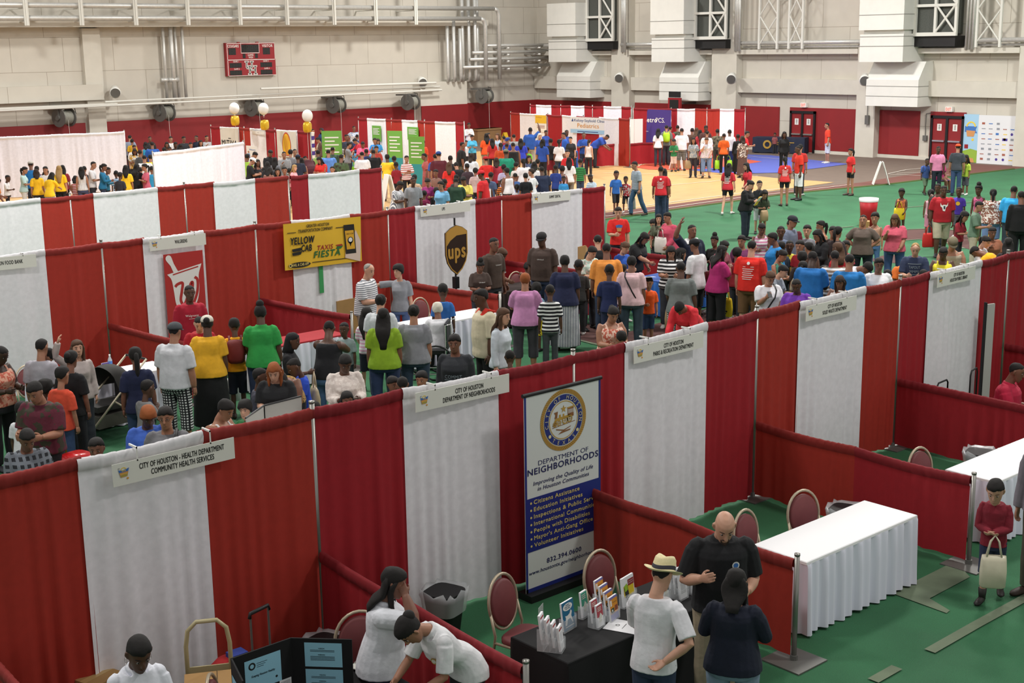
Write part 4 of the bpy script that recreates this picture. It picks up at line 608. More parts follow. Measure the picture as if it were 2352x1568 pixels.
F.stroke(b, smooth([(0.24*w, 1.17), (0.3*w, 1.21), (0.43*w, 1.22), (0.4*w, 1.08), (0.36*w, 0.94), (0.4*w, 0.85), (0.47*w, 0.87), (0.56*w, 1.02), (0.64*w, 1.19), (0.69*w, 1.2), (0.66*w, 1.05), (0.6*w, 0.93), (0.63*w, 0.84), (0.7*w, 0.87), (0.8*w, 1.05), (0.82*w, 1.24), (0.75*w, 1.3)]), 0.05, 1, 0.003)
F.text(b, 'Walgreens', w*0.5, 0.33, 0.17, w=w*0.86, bold=0.02, shear=0.3, mi=0); F.text(b, 'www.walgreens.com', w*0.5, 0.13, 0.07, w=w*0.8, mi=0); b.build('emblem', [M_ltw, mat('banner_red')], t)
# ---- yellow banner
yY = YB(740, 520, 0.12); TL, TR, BL = atY(650, 515, yY), atY(828, 497, yY), atY(657, 621, yY); w = TR[0]-TL[0]; h = TL[2]-BL[2]; t = thing('yellow_banner', 'yellow taxi company banner hung on the middle row', 'banner', (BL[0]-0.02, yY, TL[2]-h)); tl_ = math.atan2(TR[2]-TL[2], w); t.rotation_euler = (0, -tl_, 0)
b = MB(); n = 13; V = []
for i in range(n):
    for j in range(n): x = w*j/(n-1); z = h*i/(n-1); V.append((x, 0.01*math.sin(5*x)*math.sin(4*z), z))
b.grid(V, n, n); b.grid([(v[0], v[1]+0.006, v[2]) for v in V], n, n); b.build('panel', M_yel, t, True); F = Face((0, -0.012, 0), (1, 0, 0), (0, 0, 1), 0.003); b = MB()
F.text(b, 'GREATER HOUSTON', w*0.43, h*0.88, h*0.065, w=w*0.29, bold=0.02, shear=0.1); F.text(b, 'TRANSPORTATION COMPANY', w*0.4, h*0.78, h*0.07, w=w*0.44, bold=0.02, shear=0.1); F.rect(b, w*0.04, h*0.79, w*0.15, h*0.805); F.rect(b, w*0.66, h*0.8, w*0.77, h*0.815); F.text(b, 'YELLOW', w*0.23, h*0.54, h*0.15, w=w*0.3, bold=0.04, shear=0.15); F.text(b, 'CAB', w*0.275, h*0.37, h*0.14, w=w*0.13, bold=0.04, shear=0.15)
for k in (0, 1): F.pol(b, [(w*0.09, h*(0.44-0.08*k)), (w*0.2, h*(0.46-0.08*k)), (w*0.22, h*(0.42-0.02*k)), (w*0.2, h*(0.39-0.08*k)), (w*0.1, h*(0.38-0.08*k))])
F.pol(b, [(w*0.04+w*0.14+w*0.14*math.cos(a), h*0.09+h*0.06*math.sin(a)) for a in np.linspace(0, 2*PI, 25)[:-1]]); F.rect(b, w*0.34, h*0.1, w*0.84, h*0.115); F.text(b, 'TAXIS', w*0.515, h*0.36, h*0.1, w=w*0.2, bold=0.03, shear=0.2, mi=1); F.text(b, 'FIESTA', w*0.535, h*0.2, h*0.14, w=w*0.34, bold=0.04, shear=0.2, mi=2); F.pol(b, [(w*0.65, h*0.43), (w*0.73, h*0.44), (w*0.75, h*0.4), (w*0.67, h*0.4)], 1); F.pol(b, [(w*0.67, h*0.395), (w*0.75, h*0.395), (w*0.72, h*0.34), (w*0.65, h*0.34)], 2); F.text(b, 'HAIL A CAB APP', w*0.19, h*0.065, h*0.06, w=w*0.21, bold=0.02, mi=3, z=0.003); F.ring(b, w*0.065, h*0.09, 0.02, 0.035, 3, 0.003, 16)
F.pol(b, [(w*0.77, h*0.12), (w*0.97, h*0.0), (w*0.985, h*0.45), (w*0.92, h*0.72), (w*0.88, h*0.5), (w*0.78, h*0.3)], 4, 0.001); F.pol(b, [(w*0.78, h*0.2), (w*0.92, h*0.2), (w*0.9, h*0.85), (w*0.76, h*0.85)], 0, 0.003); F.pol(b, [(w*0.795, h*0.3), (w*0.905, h*0.3), (w*0.89, h*0.72), (w*0.775, h*0.72)], 5, 0.005); F.disc(b, w*0.845, h*0.5, h*0.075, 0, 0.007, 20); F.disc(b, w*0.845, h*0.51, h*0.05, 6, 0.009, 20); F.pol(b, [(w*0.825, h*0.46), (w*0.865, h*0.46), (w*0.845, h*0.36)], 0, 0.007); F.text(b, 'HAIL A CAB', w*0.84, h*0.63, h*0.035, w=w*0.09, mi=0, z=0.007)
b.build('print', [M_ink, mat('taxi_red', 'a03024', 0.6), mat('taxi_green', '2f6a34', 0.6), M_yellowink, mat('print_skin', 'd9c3b4', 0.6), mat('phone_screen', 'd9a52c', 0.5), M_ltw], t)
yB = YB(737, 612, 0.06); G = atY(737, 612, yB); tag(MB().box((G[0]-0.045, yB, 0.9), (G[0]+0.045, yB+0.007, G[2]+0.05)).build('green_ribbon', mat('green_ribbon', '3c9a58', 0.6)), 'narrow green ribbon hanging below the yellow banner', 'ribbon')
# ---- shield sign on a stand
S = atY(1049, 572, 10.6); t = thing('shield_sign', 'brown and gold parcel shield on a black stand', 'sign', (S[0], 10.6, 0.013)); zc = S[2]
def shield(k_, z): return [(x*k_*0.275, (y*k_)*0.475+zc-0.013) for x, y in ((-1, 0.72), (-0.55, 0.9), (0, 1.0), (0.55, 0.9), (1, 0.72), (1.0, -0.2), (0.85, -0.55), (0.5, -0.85), (0, -1.08), (-0.5, -0.85), (-0.85, -0.55), (-1.0, -0.2))]
MB().poly([(x, 0, z) for x, z in shield(1.0, 0)][::-1], (0, 0.03, 0)).build('shield_board', mat('parcel_brown', '2c1a10', 0.5), t); F = Face((0, 0, 0), (1, 0, 0), (0, 0, 1), 0.003); b = MB(); z0 = zc-0.013; SH = shield(0.96, 0)
for i in range(12): p, q_ = SH[i], SH[(i+1) % 12]; F.stroke(b, [p, q_], 0.022)
F.pol(b, [(-0.25, z0+0.33), (-0.14, z0+0.41), (0, z0+0.45), (0.14, z0+0.41), (0.25, z0+0.33), (0.25, z0+0.28), (0.0, z0+0.27), (-0.16, z0+0.18), (-0.25, z0+0.08)], 0, 0.002); F.text(b, 'ups', 0.0, z0-0.17, 0.29, w=0.42, bold=0.035, z=0.004); b.build('gold_print', mat('parcel_gold', 'b98d3e', 0.45), t)
MB().cyl((0, 0.05, 0.02), (0, 0.05, zc+0.6), 0.018, 8).build('mast', M_black, t); MB().box((-0.05, 0.0, 0.72), (0.05, 0.1, 0.95)).build('clamp', M_black, t); [MB().cyl((0, 0.05, 0.5), (0.35*math.cos(a), 0.05+0.35*math.sin(a), 0.01), 0.012, 6).build('tripod_leg', M_black, t) for a in (0.5, 2.6, 4.7)]
# ---- seal banner (roll-up) in the neighborhoods booth
TL, TR = at(1203, 913, 2.08), at(1379, 902, 2.08); BLp, BRp = at(1218, 1377, 0.08), at(1388, 1340, 0.08); yS = -0.36
TL, TR = atY(1203, 913, yS), atY(1379, 902, yS); BL = atY(1217, 1378, yS); w = TR[0]-TL[0]; zt = TL[2]; zb = 0.06; h = zt-zb; tilt_ = math.atan2(TR[2]-TL[2], w)
t = thing('rollup_banner', 'tall roll-up banner with round city seal and blue list', 'banner', (TL[0], yS, 0.013)); F = Face((0, 0, zb), (1, 0, 0), (0, 0, 1), 0.003); sx = (BL[0]-TL[0])*0
MB().box((0, 0, zb), (w, 0.006, zt-0.01)).build('panel', mat('banner_offwhite', 'd4d8d4', 0.5), t); MB().box((-0.02, -0.1, 0), (w+0.02, 0.1, zb+0.01)).build('base', M_black, t); MB().cyl((-0.015, 0.003, zt), (w+0.015, 0.003, zt), 0.02, 10).build('top_rail', M_black, t); MB().cyl((w*0.55, 0.03, zb), (w*0.55, 0.03, zt), 0.012, 8).build('support_pole', M_pole, t)
b = MB(); F.rect(b, 0, 0, 0.026, h-0.02); F.rect(b, w-0.026, 0, w, h-0.02); F.rect(b, 0, 0, w, 0.05); F.rect(b, 0, h*0.212, w, h*0.485, 0, 0.001); b.build('blue_field', M_blueink, t)
b = MB(); cx, cy, r_ = w*0.5, h*0.835, w*0.30; F.ring(b, cx, cy, r_*0.86, r_, 0, 0.001)
for k in range(84): a = 2*PI*k/84; F.stroke(b, [(cx+r_*0.87*math.cos(a), cy+r_*0.87*math.sin(a)), (cx+r_*0.99*math.cos(a+0.09), cy+r_*0.99*math.sin(a+0.09))], 0.0055, 3, 0.002)
F.ring(b, cx, cy, r_*0.66, r_*0.83, 1, 0.001); F.disc(b, cx, cy, r_*0.645, 2, 0.001, 40); F.ring(b, cx, cy, r_*0.595, r_*0.625, 0, 0.003)
def arc(s_, r0, a0, a1, hh, mi, flip=False):
    for i, ch in enumerate(s_):
        if ch == ' ': continue
        a = a0+(a1-a0)*i/(len(s_)-1); V, Fc = textmesh(ch, 0.015); tw = V[:, 0].max(); u = np.array([math.cos(a), math.sin(a)]); 
        if flip: u = -u
        rt = np.array([u[1], -u[0]]); o_ = np.array([cx+r0*math.cos(a), cy+r0*math.sin(a)]); sc = hh/0.7
        b.add([F.p(*(o_+rt*(v[0]-tw/2)*sc+u*(v[1]*sc-hh/2)), 0.004) for v in V], Fc, mi)
arc('CITY OF HOUSTON', r_*0.745, PI*1.05, -PI*0.05+0.0, r_*0.125, 4); arc('TEXAS', r_*0.745, PI*1.3, PI*1.7, r_*0.125, 4, True)
for a in (PI*1.2, PI*1.8): F.disc(b, cx+r_*0.745*math.cos(a), cy+r_*0.745*math.sin(a), r_*0.06, 4, 0.004, 10)
st = [(cx-0.02*0+r_*0.13*(1 if k % 2 == 0 else 0.42)*math.cos(PI/2+PI*k/5), cy+r_*0.36+r_*0.13*(1 if k % 2 == 0 else 0.42)*math.sin(PI/2+PI*k/5)) for k in range(10)]; F.pol(b, st, 0, 0.004)
q = lambda x, y: (cx+r_*x, cy+r_*y)
for P4, mi in (([(-0.42, 0.0), (0.3, 0.05), (0.3, 0.14), (-0.36, 0.1)], 0), ([(-0.4, 0.1), (-0.28, 0.11), (-0.25, 0.32), (-0.42, 0.3), (-0.36, 0.22)], 3), ([(-0.2, 0.11), (-0.12, 0.11), (-0.12, 0.2), (-0.2, 0.2)], 0), ([(-0.04, 0.12), (0.03, 0.12), (0.03, 0.2), (-0.04, 0.2)], 0), ([(0.18, 0.05), (0.44, 0.06), (0.44, 0.36), (0.18, 0.34)], 3), ([(0.15, 0.34), (0.47, 0.36), (0.47, 0.4), (0.15, 0.38)], 0), ([(-0.5, -0.14), (-0.36, 0.02), (-0.3, 0.0), (-0.36, -0.14)], 3), ([(-0.5, -0.2), (0.5, -0.12), (0.5, -0.1), (-0.5, -0.18)], 3), ([(-0.25, -0.44), (0.28, -0.38), (0.3, -0.34), (-0.1, -0.36)], 3), ([(-0.34, -0.24), (0.0, -0.32), (0.32, -0.24), (0.3, -0.27), (0.0, -0.36), (-0.32, -0.28)], 3)): F.pol(b, [q(*p) for p in P4], mi, 0.004)
for k in range(4): F.rect(b, *q(0.21+0.06*k, 0.18), *q(0.24+0.06*k, 0.31), 2, 0.005)
for x, y, rr in ((-0.38, -0.08, 0.09), (-0.2, -0.07, 0.09), (0.06, -0.02, 0.13), (0.26, 0.0, 0.12)):
    F.ring(b, *q(x, y), r_*rr*0.7, r_*rr, 0, 0.006, 20); [F.stroke(b, [q(x, y), q(x+rr*0.8*math.cos(a), y+rr*0.8*math.sin(a))], 0.004, 0, 0.006) for a in np.linspace(0, 2*PI, 7)[:-1]]
b.build('city_seal', [M_gold, M_blueink, mat('banner_offwhite'), M_brown, mat('pale_gold', 'dccf9a', 0.5)], t)
b = MB(); F.text(b, 'DEPARTMENT OF', w*0.5, h*0.64, h*0.024, w=w*0.66); b.build('heading_lettering', M_navyink, t); b = MB(); F.text(b, 'NEIGHBORHOODS', w*0.5, h*0.6, h*0.031, w=w*0.93, bold=0.028); b.build('name_lettering', M_navyink, t); b = MB(); F.text(b, 'Improving the Quality of Life', w*0.5, h*0.545, h*0.02, w=w*0.79, bold=0.012, shear=0.2); F.text(b, 'in Houston Communities', w*0.5, h*0.513, h*0.02, w=w*0.68, bold=0.012, shear=0.2); b.build('tagline_lettering', M_navyink, t); b = MB(); F.text(b, '832.394.0600', w*0.5, h*0.128, h*0.024, w=w*0.46, bold=0.022); b.build('phone_lettering', M_navyink, t); b = MB(); F.text(b, 'www.houstontx.gov/neighborhoods', w*0.49, h*0.093, h*0.019, w=w*0.9, bold=0.012, shear=0.2); b.build('web_lettering', M_navyink, t)
for i, s_ in enumerate(('Citizens Assistance', 'Education Initiatives', 'Inspections & Public Service', 'International Communities', 'People with Disabilities', "Mayor's Anti-Gang Office", 'Volunteer Initiatives')):
    b = MB(); y = h*(0.452-0.0365*i); F.text(b, s_, w*0.105, y, h*0.021, w=w*(0.6, 0.64, 0.88, 0.84, 0.74, 0.78, 0.65)[i], bold=0.024, align='l', z=0.003); F.disc(b, w*0.07, y+h*0.008, w*0.012, 0, 0.003, 10); b.build('list_line', M_yellowink, t)
# ================================================================ furniture and displays of the near booths
M_mauve = mat('mauve_vinyl', '74383a', 0.6, noise=0.06, nscale=12); M_frame = mat('tan_tube', 'b5a78f', 0.4, 0.35); M_whc = mat('white_table_cloth', 'f0eff0', 0.75); M_whs = mat('white_skirt_cloth', 'e4e4f2', 0.8); M_blk = mat('black_table_cloth', '0b0b0d', 0.9, noise=0.15, nscale=6, bump=0.2); M_clear = mat('clear_acrylic', 'f4f8fa', 0.08, alpha=0.22); M_liner = mat('clear_bin_liner', 'e8ecee', 0.25, alpha=0.38); M_paper = mat('white_paper', 'e8e8ea', 0.7)
proto = {}
def chair(lab, P, rz, group='mauve banquet chairs'):
    P = (P[0], P[1], 0.013); FOOT.append(((P[0]-0.22, P[1]-0.22), 0.44, 0.44, 0.0))
    if 'chair' in proto:
        t = copy_tree(proto['chair']); t.location = P; t.rotation_euler = (0, 0, rz); tag(t, lab, 'chair', group); return t
    t = thing('banquet_chair', lab, 'chair', P, rz, group); proto['chair'] = t
    b = MB(); R = []
    for z, k_ in ((0.40, 0.92), (0.415, 1.0), (0.45, 1.0), (0.47, 0.9)): R.append([(0.21*k_*(abs(math.cos(a))**0.6)*np.sign(math.cos(a)), 0.02+0.21*k_*(abs(math.sin(a))**0.6)*np.sign(math.sin(a)), z) for a in [2*PI*j/24 for j in range(24)]])
    b.loft(R); b.build('seat', M_mauve, t, True)
    ov = lambda k_, y, zc=0.70: [(0.195*k_*math.cos(a), -0.215-0.14*(zc+0.225*k_*math.sin(a)-0.47)+y, zc+0.225*k_*math.sin(a)) for a in [2*PI*j/28 for j in range(28)]]
    b = MB(); b.loft([ov(0.84, -0.022), ov(0.93, -0.012), ov(0.93, 0.012), ov(0.84, 0.026)]); b.build('backrest', M_mauve, t, True)
    b = MB(); b.tube(ov(1.06, 0.0, 0.71), 0.014, 8, closed=True); b.build('back_frame', M_frame, t, True)
    for sx in (1, -1):
        MB().tube([(sx*0.2, -0.24, 0.66), (sx*0.205, -0.19, 0.47), (sx*0.205, -0.2, 0.4), (sx*0.205, -0.27, 0.0)], 0.0125, 8).build('leg', M_frame, t, True); MB().tube([(sx*0.205, -0.2, 0.41), (sx*0.205, 0.15, 0.405), (sx*0.205, 0.19, 0.38), (sx*0.205, 0.24, 0.0)], 0.0125, 8).build('leg', M_frame, t, True)
    MB().cyl((-0.2, 0.215, 0.16), (0.2, 0.215, 0.16), 0.009, 8).cyl((-0.205, -0.245, 0.15), (-0.205, 0.22, 0.15), 0.009, 8).cyl((0.205, -0.245, 0.15), (0.205, 0.22, 0.15), 0.009, 8).build('stretcher', M_frame, t, True); return t
for px, rz, lab in (((1156, 1324), PI+0.25, 'mauve oval-backed chair at the left end of the black table'), ((1379, 1270), PI+0.05, 'mauve oval-backed chair before the seal banner'), ((1716, 1176), PI+0.1, 'mauve chair behind the left end of the pleated white table'), ((1848, 1131), PI-0.2, 'mauve chair behind the middle of the pleated white table'), ((2117, 1032), PI-0.1, 'mauve chair behind the white table at the right edge'), ((826, 1411), PI-0.5, 'mauve chair behind the long-haired woman in white polo'), ((492, 1556), PI+0.9, 'mauve chair at the bottom left by the cardboard boxes'), ((966, 686), PI+0.1, 'mauve chair under the curly-haired woman\'s hand'), ((601, 757), PI+0.4, 'mauve chair beside the boy with dark red backpack'), ((1186, 626), PI, 'mauve chair behind the seated woman in white tank'), ((62, 842), PI+0.2, 'mauve chair left of the man carrying a baby')):
    P = at(px[0], px[1], 0.95); d = np.array([math.sin(rz), -math.cos(rz)])*-1; chair(lab, (P[0]-math.sin(rz)*0.24*1, P[1]+math.cos(rz)*0.24, 0), rz)
T1 = draped_table('pleated white table in the parks department booth', (3.45, -2.76), 1.83, 0.62, 0.74, 0.0, M_whc, M_whs, group='pleated white tables'); P = at(2168, 1081, 0.74); draped_table('pleated white table at the right edge', (P[0]+0.03, P[1]-0.62), 1.83, 0.62, 0.74, 0.0, M_whc, M_whs, group='pleated white tables')
draped_table('black cloth-covered table with leaflets', (0.43, -2.74), 1.9, 0.66, 0.74, 0.0, M_blk, M_blk, pleats=False)
P = at(905, 748, 0.74); draped_table('pleated white table below the yellow banner', (P[0]+0.1, P[1]-0.45), 1.83, 0.6, 0.74, 0.0, M_whc, M_whs, group='pleated white tables'); P = at(205, 880, 0.74); draped_table('white table of the food bank booth', (P[0]-0.7, P[1], 0), 2.0, 0.6, 0.74, 0.0, M_whc, M_whs, group='pleated white tables')
P = at(562, 800, 0.74); draped_table('white table with crimson top in the mortar booth', (P[0], P[1]-0.3), 1.75, 0.6, 0.74, 0.0, M_red[0], M_whs); P = at(1120, 668, 0.74); draped_table('dark brown table of the parcel company', (P[0], P[1]-0.4), 1.83, 0.65, 0.74, 0.0, mat('brown_table_cloth', '2c1f1c', 0.9), mat('brown_table_cloth')); P = at(1466, 640, 0.74); draped_table('blue table served by the woman in black polo', (P[0], P[1]-0.6), 1.83, 0.7, 0.74, 0.05, M_bluec, mat('bright_blue_cloth', '2f6fc4', 0.8))
def bin_(lab, P, liner=True):
    t = thing('waste_bin', lab, 'bin', (P[0], P[1], 0.013), 0.3, 'black waste bins'); sq = lambda r, z: [(r*(abs(math.cos(a))**0.5)*np.sign(math.cos(a)), r*(abs(math.sin(a))**0.5)*np.sign(math.sin(a)), z) for a in [2*PI*j/20 for j in range(20)]]
    MB().loft([sq(0.12, 0), sq(0.17, 0.42)]).build('bin_body', M_black, t); b = MB(); b.loft([sq(0.172, 0.22), sq(0.19, 0.36), [(p[0]*(1+0.05*math.sin(5*i)), p[1]*(1+0.05*math.cos(4*i)), 0.44+0.03*math.sin(3*i)) for i, p in enumerate(sq(0.2, 0))], sq(0.16, 0.40), sq(0.14, 0.25)], cap=False); b.build('liner', M_liner, t, True)
for px, lab in (((1020, 1348), 'black bin with clear liner under the white neighborhoods drape'), ((1943, 1160), 'lined bin behind the pleated white table'), ((2252, 1030), 'lined bin behind the white table at the right edge'), ((745, 1465), 'lined bin behind the black display board')): bin_(lab, at(px[0], px[1]+4, 0.45))
# ---- leaflet racks on the black table; z0 is the cloth top
ZT = 0.757
def rack(lab, px, rz, tiers, w, h, face, name='leaflet_rack', back=0.05, up=0.05, art=0, cat='leaflet rack', cols=1):
    P = at(px[0], px[1], ZT); t = thing(name, lab, cat, (P[0], P[1], ZT), rz, 'leaflet racks on the black table'); b = MB()
    for k in range(tiers):
        y = back*k; z = up*k
        b.box((-w/2-0.004, y-0.004, 0), (w/2+0.004, y+0.0, z+h*0.45)); b.box((-w/2-0.006, y, 0), (-w/2-0.003, y+back, z+h*0.5)); b.box((w/2+0.003, y, 0), (w/2+0.006, y+back, z+h*0.5))
        cw = w/cols
        for c_ in range(cols):
            x0 = -w/2+c_*cw+0.004; x1 = x0+cw-0.008; lb = MB(); M_ = Matrix.Translation((0, y+0.004, z+0.01)) @ Matrix.Rotation(-0.12, 4, 'X'); lb.box((x0, 0, 0), (x1, 0.018, h), M=M_); s_ = lb.build('leaflet_stack', M_paper, t)
            O = M_ @ Vector((x0, 0, 0)); U = (M_ @ Vector((x0, 0, h)))-O; F = Face(O, (1, 0, 0), U, 0.001); ww = x1-x0; pb = MB()
            if art == 0: F.rect(pb, ww*0.1, h*0.82, ww*0.9, h*0.9, 0); [F.rect(pb, ww*0.15, h*(0.7-0.06*j), ww*0.8, h*(0.715-0.06*j), 1) for j in range(6)]; mats = [face, mat('print_grey', '8c8e94', 0.7)]
            elif art == 1: F.rect(pb, 0, h*0.45, ww, h*0.97, 0); [F.rect(pb, ww*0.12, h*(0.86-0.07*j), ww*0.75, h*(0.89-0.07*j), 1, 0.001) for j in range(3)]; F.pol(pb, [(ww*0.3, h*0.2), (ww*0.75, h*0.22), (ww*0.8, h*0.5), (ww*0.55, h*0.62), (ww*0.3, h*0.45)], 1, 0.001); mats = [face, mat('print_cream', 'd8d8cc', 0.7)]
            elif art == 2:
                F.rect(pb, 0, 0, ww, h, 0); F.rect(pb, 0, h*0.9, ww, h, 1, 0.0005); F.rect(pb, 0, 0, ww, h*0.28, 1, 0.0005); F.rect(pb, ww*0.05, h*0.62, ww*0.25, h*0.86, 2, 0.001); F.text(pb, 'Directory', ww*0.62, h*0.72, h*0.05, w=ww*0.5, mi=3, z=0.001); F.rect(pb, ww*0.08, h*0.3, ww*0.5, h*0.52, 3, 0.001); F.rect(pb, ww*0.6, h*0.36, ww*0.95, h*0.58, 4, 0.001); F.disc(pb, ww*0.25, h*0.42, h*0.05, 2, 0.002, 10); mats = [face, mat('print_lavender', '7472b0', 0.7), M_ltw, mat('print_darkgreen', '3c4c40', 0.7), mat('print_rust2', '8c4a34', 0.7)]
            elif art == 3:
                F.rect(pb, 0, 0, ww, h, 0); F.disc(pb, ww*0.48, h*0.8, ww*0.4, 1, 0.001, 24, h*0.13); F.text(pb, 'KEEP', ww*0.48, h*0.85, h*0.04, w=ww*0.3, mi=0, z=0.002, bold=0.02); F.text(pb, 'EVERY DROP', ww*0.48, h*0.79, h*0.035, w=ww*0.5, mi=0, z=0.002, bold=0.02); F.text(pb, 'MATTERS', ww*0.48, h*0.73, h*0.035, w=ww*0.4, mi=0, z=0.002, bold=0.02); F.pol(pb, [(ww*0.15, h*0.18), (ww*0.25, h*0.45), (ww*0.2, h*0.52), (ww*0.4, h*0.5), (ww*0.6, h*0.55), (ww*0.72, h*0.66), (ww*0.8, h*0.58), (ww*0.72, h*0.45), (ww*0.85, h*0.2), (ww*0.78, h*0.2), (ww*0.62, h*0.38), (ww*0.4, h*0.36), (ww*0.3, h*0.18)], 1, 0.001); F.rect(pb, ww*0.15, h*0.1, ww*0.9, h*0.13, 1, 0.001); mats = [face, M_ltw]
            elif art == 4: F.rect(pb, ww*0.1, h*0.32, ww*0.95, h*0.7, 0); F.rect(pb, ww*0.48, h*0.66, ww*0.97, h*0.88, 1, 0.001); F.text(pb, 'A smarter', ww*0.72, h*0.8, h*0.035, w=ww*0.4, mi=4, z=0.002); F.text(pb, 'recycling bin.', ww*0.72, h*0.73, h*0.035, w=ww*0.42, mi=4, z=0.002); F.pol(pb, [(ww*0.12, h*0.66), (ww*0.42, h*0.72), (ww*0.5, h*0.36), (ww*0.22, h*0.28)], 2, 0.002); F.pol(pb, [(ww*0.14, h*0.72), (ww*0.38, h*0.78), (ww*0.42, h*0.55), (ww*0.18, h*0.5)], 3, 0.003); [F.rect(pb, ww*0.25, h*(0.26-0.05*j), ww*0.9, h*(0.275-0.05*j), 2, 0.001) for j in range(4)]; mats = [face, mat('print_maroon', '8c2428', 0.7), mat('print_charcoal', '2c2e2c', 0.7), mat('print_lime', '96c02c', 0.7), M_ltw]
            else: F.ring(pb, ww*0.5, h*0.82, ww*0.16, ww*0.26, 0); F.disc(pb, ww*0.5, h*0.82, ww*0.1, 0); [F.rect(pb, ww*0.15, h*(0.62-0.05*j), ww*0.85, h*(0.635-0.05*j), 0) for j in range(9)]; mats = [mat('print_greyink', '5c5e64', 0.7)]
            pb.build('cover_print', mats, s_)
    b.build('holder', M_clear, t); return t
rack('white tiered leaflet rack at the left front of the black table', (1294, 1494), 0.55, 4, 0.11, 0.2, mat('print_maroon2', '94302c', 0.7), back=0.05, up=0.028); rack('teal booklet in a clear stand on the black table', (1310, 1447), 0.2, 1, 0.17, 0.24, mat('booklet_teal', '14668c', 0.6), 'booklet_stand', art=3, cat='booklet stand'); rack('green topped leaflets on the black table', (1347, 1418), 0.25, 1, 0.1, 0.22, mat('leaflet_green', '3f9c80', 0.6), art=1, up=0.02); rack('red topped leaflets in two steps on the black table', (1382, 1441), 0.25, 2, 0.1, 0.19, mat('leaflet_red', 'b04450', 0.6), art=1, back=0.05, up=0.03)
rack('orange directory rack in four steps on the black table', (1414, 1424), 0.25, 4, 0.13, 0.2, mat('leaflet_orange', 'd8902c', 0.6), art=2, back=0.045, up=0.04); rack('yellow recycling booklet in a stand on the black table', (1448, 1390), 0.2, 1, 0.19, 0.25, mat('leaflet_yellow', 'dcc024', 0.6), 'booklet_stand', art=4, cat='booklet stand'); rack('white seal leaflet rack left of the bald man', (1572, 1376), 0.1, 3, 0.11, 0.22, M_ltw, art=5, back=0.05, up=0.035); rack('grey photo leaflets beside the straw hat', (1532, 1383), 0.15, 1, 0.1, 0.2, mat('leaflet_grey', '4c5c58', 0.6), art=1); rack('white leaflets half hidden by the bald man', (1600, 1362), 0.0, 2, 0.12, 0.24, M_ltw, art=0, up=0.03)
for i, (px, rz) in enumerate((((1243, 1432), 0.5), ((1252, 1462), 0.9))):
    P = at(*px, ZT); t = thing('acrylic_holder', 'empty clear leaflet holder %s on the black table' % ('standing at the back left', 'lying flat at the left')[i], 'holder', (P[0], P[1], ZT), rz, 'clear holders'); MB().box((-0.06, 0, 0), (0.06, 0.004, 0.16 if i == 0 else 0.03)).box((-0.06, -0.03, 0), (0.06, 0.0, 0.004)).build('clear_sheet', M_clear, t)
P = at(1432, 1438, ZT); t = thing('paper_sheet', 'loose white paper sheet by the man in straw hat', 'paper', (P[0], P[1], ZT), 0.4); MB().box((-0.11, -0.14, 0), (0.11, 0.14, 0.002)).build('sheet', M_paper, t); F = Face((-0.1, -0.13, 0.002), (1, 0, 0), (0, 1, 0), 0.001); b = MB(); F.ring(b, 0.1, 0.18, 0.012, 0.018); F.rect(b, 0.05, 0.12, 0.15, 0.125); b.build('print', M_ltk, t)
# ---- bottom left booth: tri-fold board, hand truck, boxes, suitcase handle
PB = at(668, 1464, 1.2); zb, ztp = 0.76, 1.2; P0, P2 = at(530, 1512, 1.2), at(808, 1468, 1.2); t = thing('trifold_board', 'black tri-fold display board with pale blue sheets', 'display board', (PB[0], PB[1], 0.0)); L0, L2 = np.linalg.norm((P0-PB)[:2]), np.linalg.norm((P2-PB)[:2]); A0, A2 = math.atan2(PB[1]-P0[1], PB[0]-P0[0]), math.atan2(P2[1]-PB[1], P2[0]-PB[0])
def wing(ang, L, sheets, nm):
    w_ = MB(); M_ = Matrix.Rotation(ang, 4, 'Z'); w_.box((0, -0.006, zb), (L, 0.006, ztp), M=M_) if L > 0 else w_.box((L, -0.006, zb), (0, 0.006, ztp), M=M_); p = w_.build(nm, M_blk, t); Rv = M_ @ Vector((1, 0, 0)); O = M_ @ Vector((min(L, 0), -0.006, zb)); F = Face(O, Rv, (0, 0, 1), 0.003)
    for (x, y, ww, hh, k) in sheets:
        s_ = MB(); F.rect(s_, x, y, x+ww, y+hh); o = s_.build('sheet', mat('pale_blue_paper', '8fc3d8', 0.7) if k < 2 else M_paper, p); g_ = MB()
        if k == 0: F.ring(g_, x+ww*0.2, y+hh*0.78, hh*0.07, hh*0.12, z=0.001); [F.rect(g_, x+ww*0.33, y+hh*(0.82-0.06*j), x+ww*(0.62-0.05*j), y+hh*(0.835-0.06*j), z=0.001) for j in range(3)]; F.text(g_, 'Keeping Houston Healthy', x+ww*0.5, y+hh*0.42, hh*0.07, w=ww*0.65, bold=0.02, shear=0.2, z=0.001); F.disc(g_, x+ww*0.86, y+hh*0.2, hh*0.04, z=0.001, n=10)
        elif k == 1:
            F.text(g_, 'VISION', x+ww*0.45, y+hh*0.74, hh*0.05, w=ww*0.16, bold=0.02, z=0.001); F.text(g_, 'MISSION', x+ww*0.45, y+hh*0.48, hh*0.05, w=ww*0.18, bold=0.02, z=0.001); [F.rect(g_, x+ww*0.15, y+hh*q_, x+ww*0.8, y+hh*(q_+0.02), z=0.001) for q_ in (0.68, 0.63, 0.42, 0.37, 0.32, 0.27)]
        else: [F.rect(g_, x+ww*0.1, y+hh*(0.85-0.07*j), x+ww*0.9, y+hh*(0.87-0.07*j), z=0.001) for j in range(8)]
        g_.build('sheet_print', M_ltk, o)
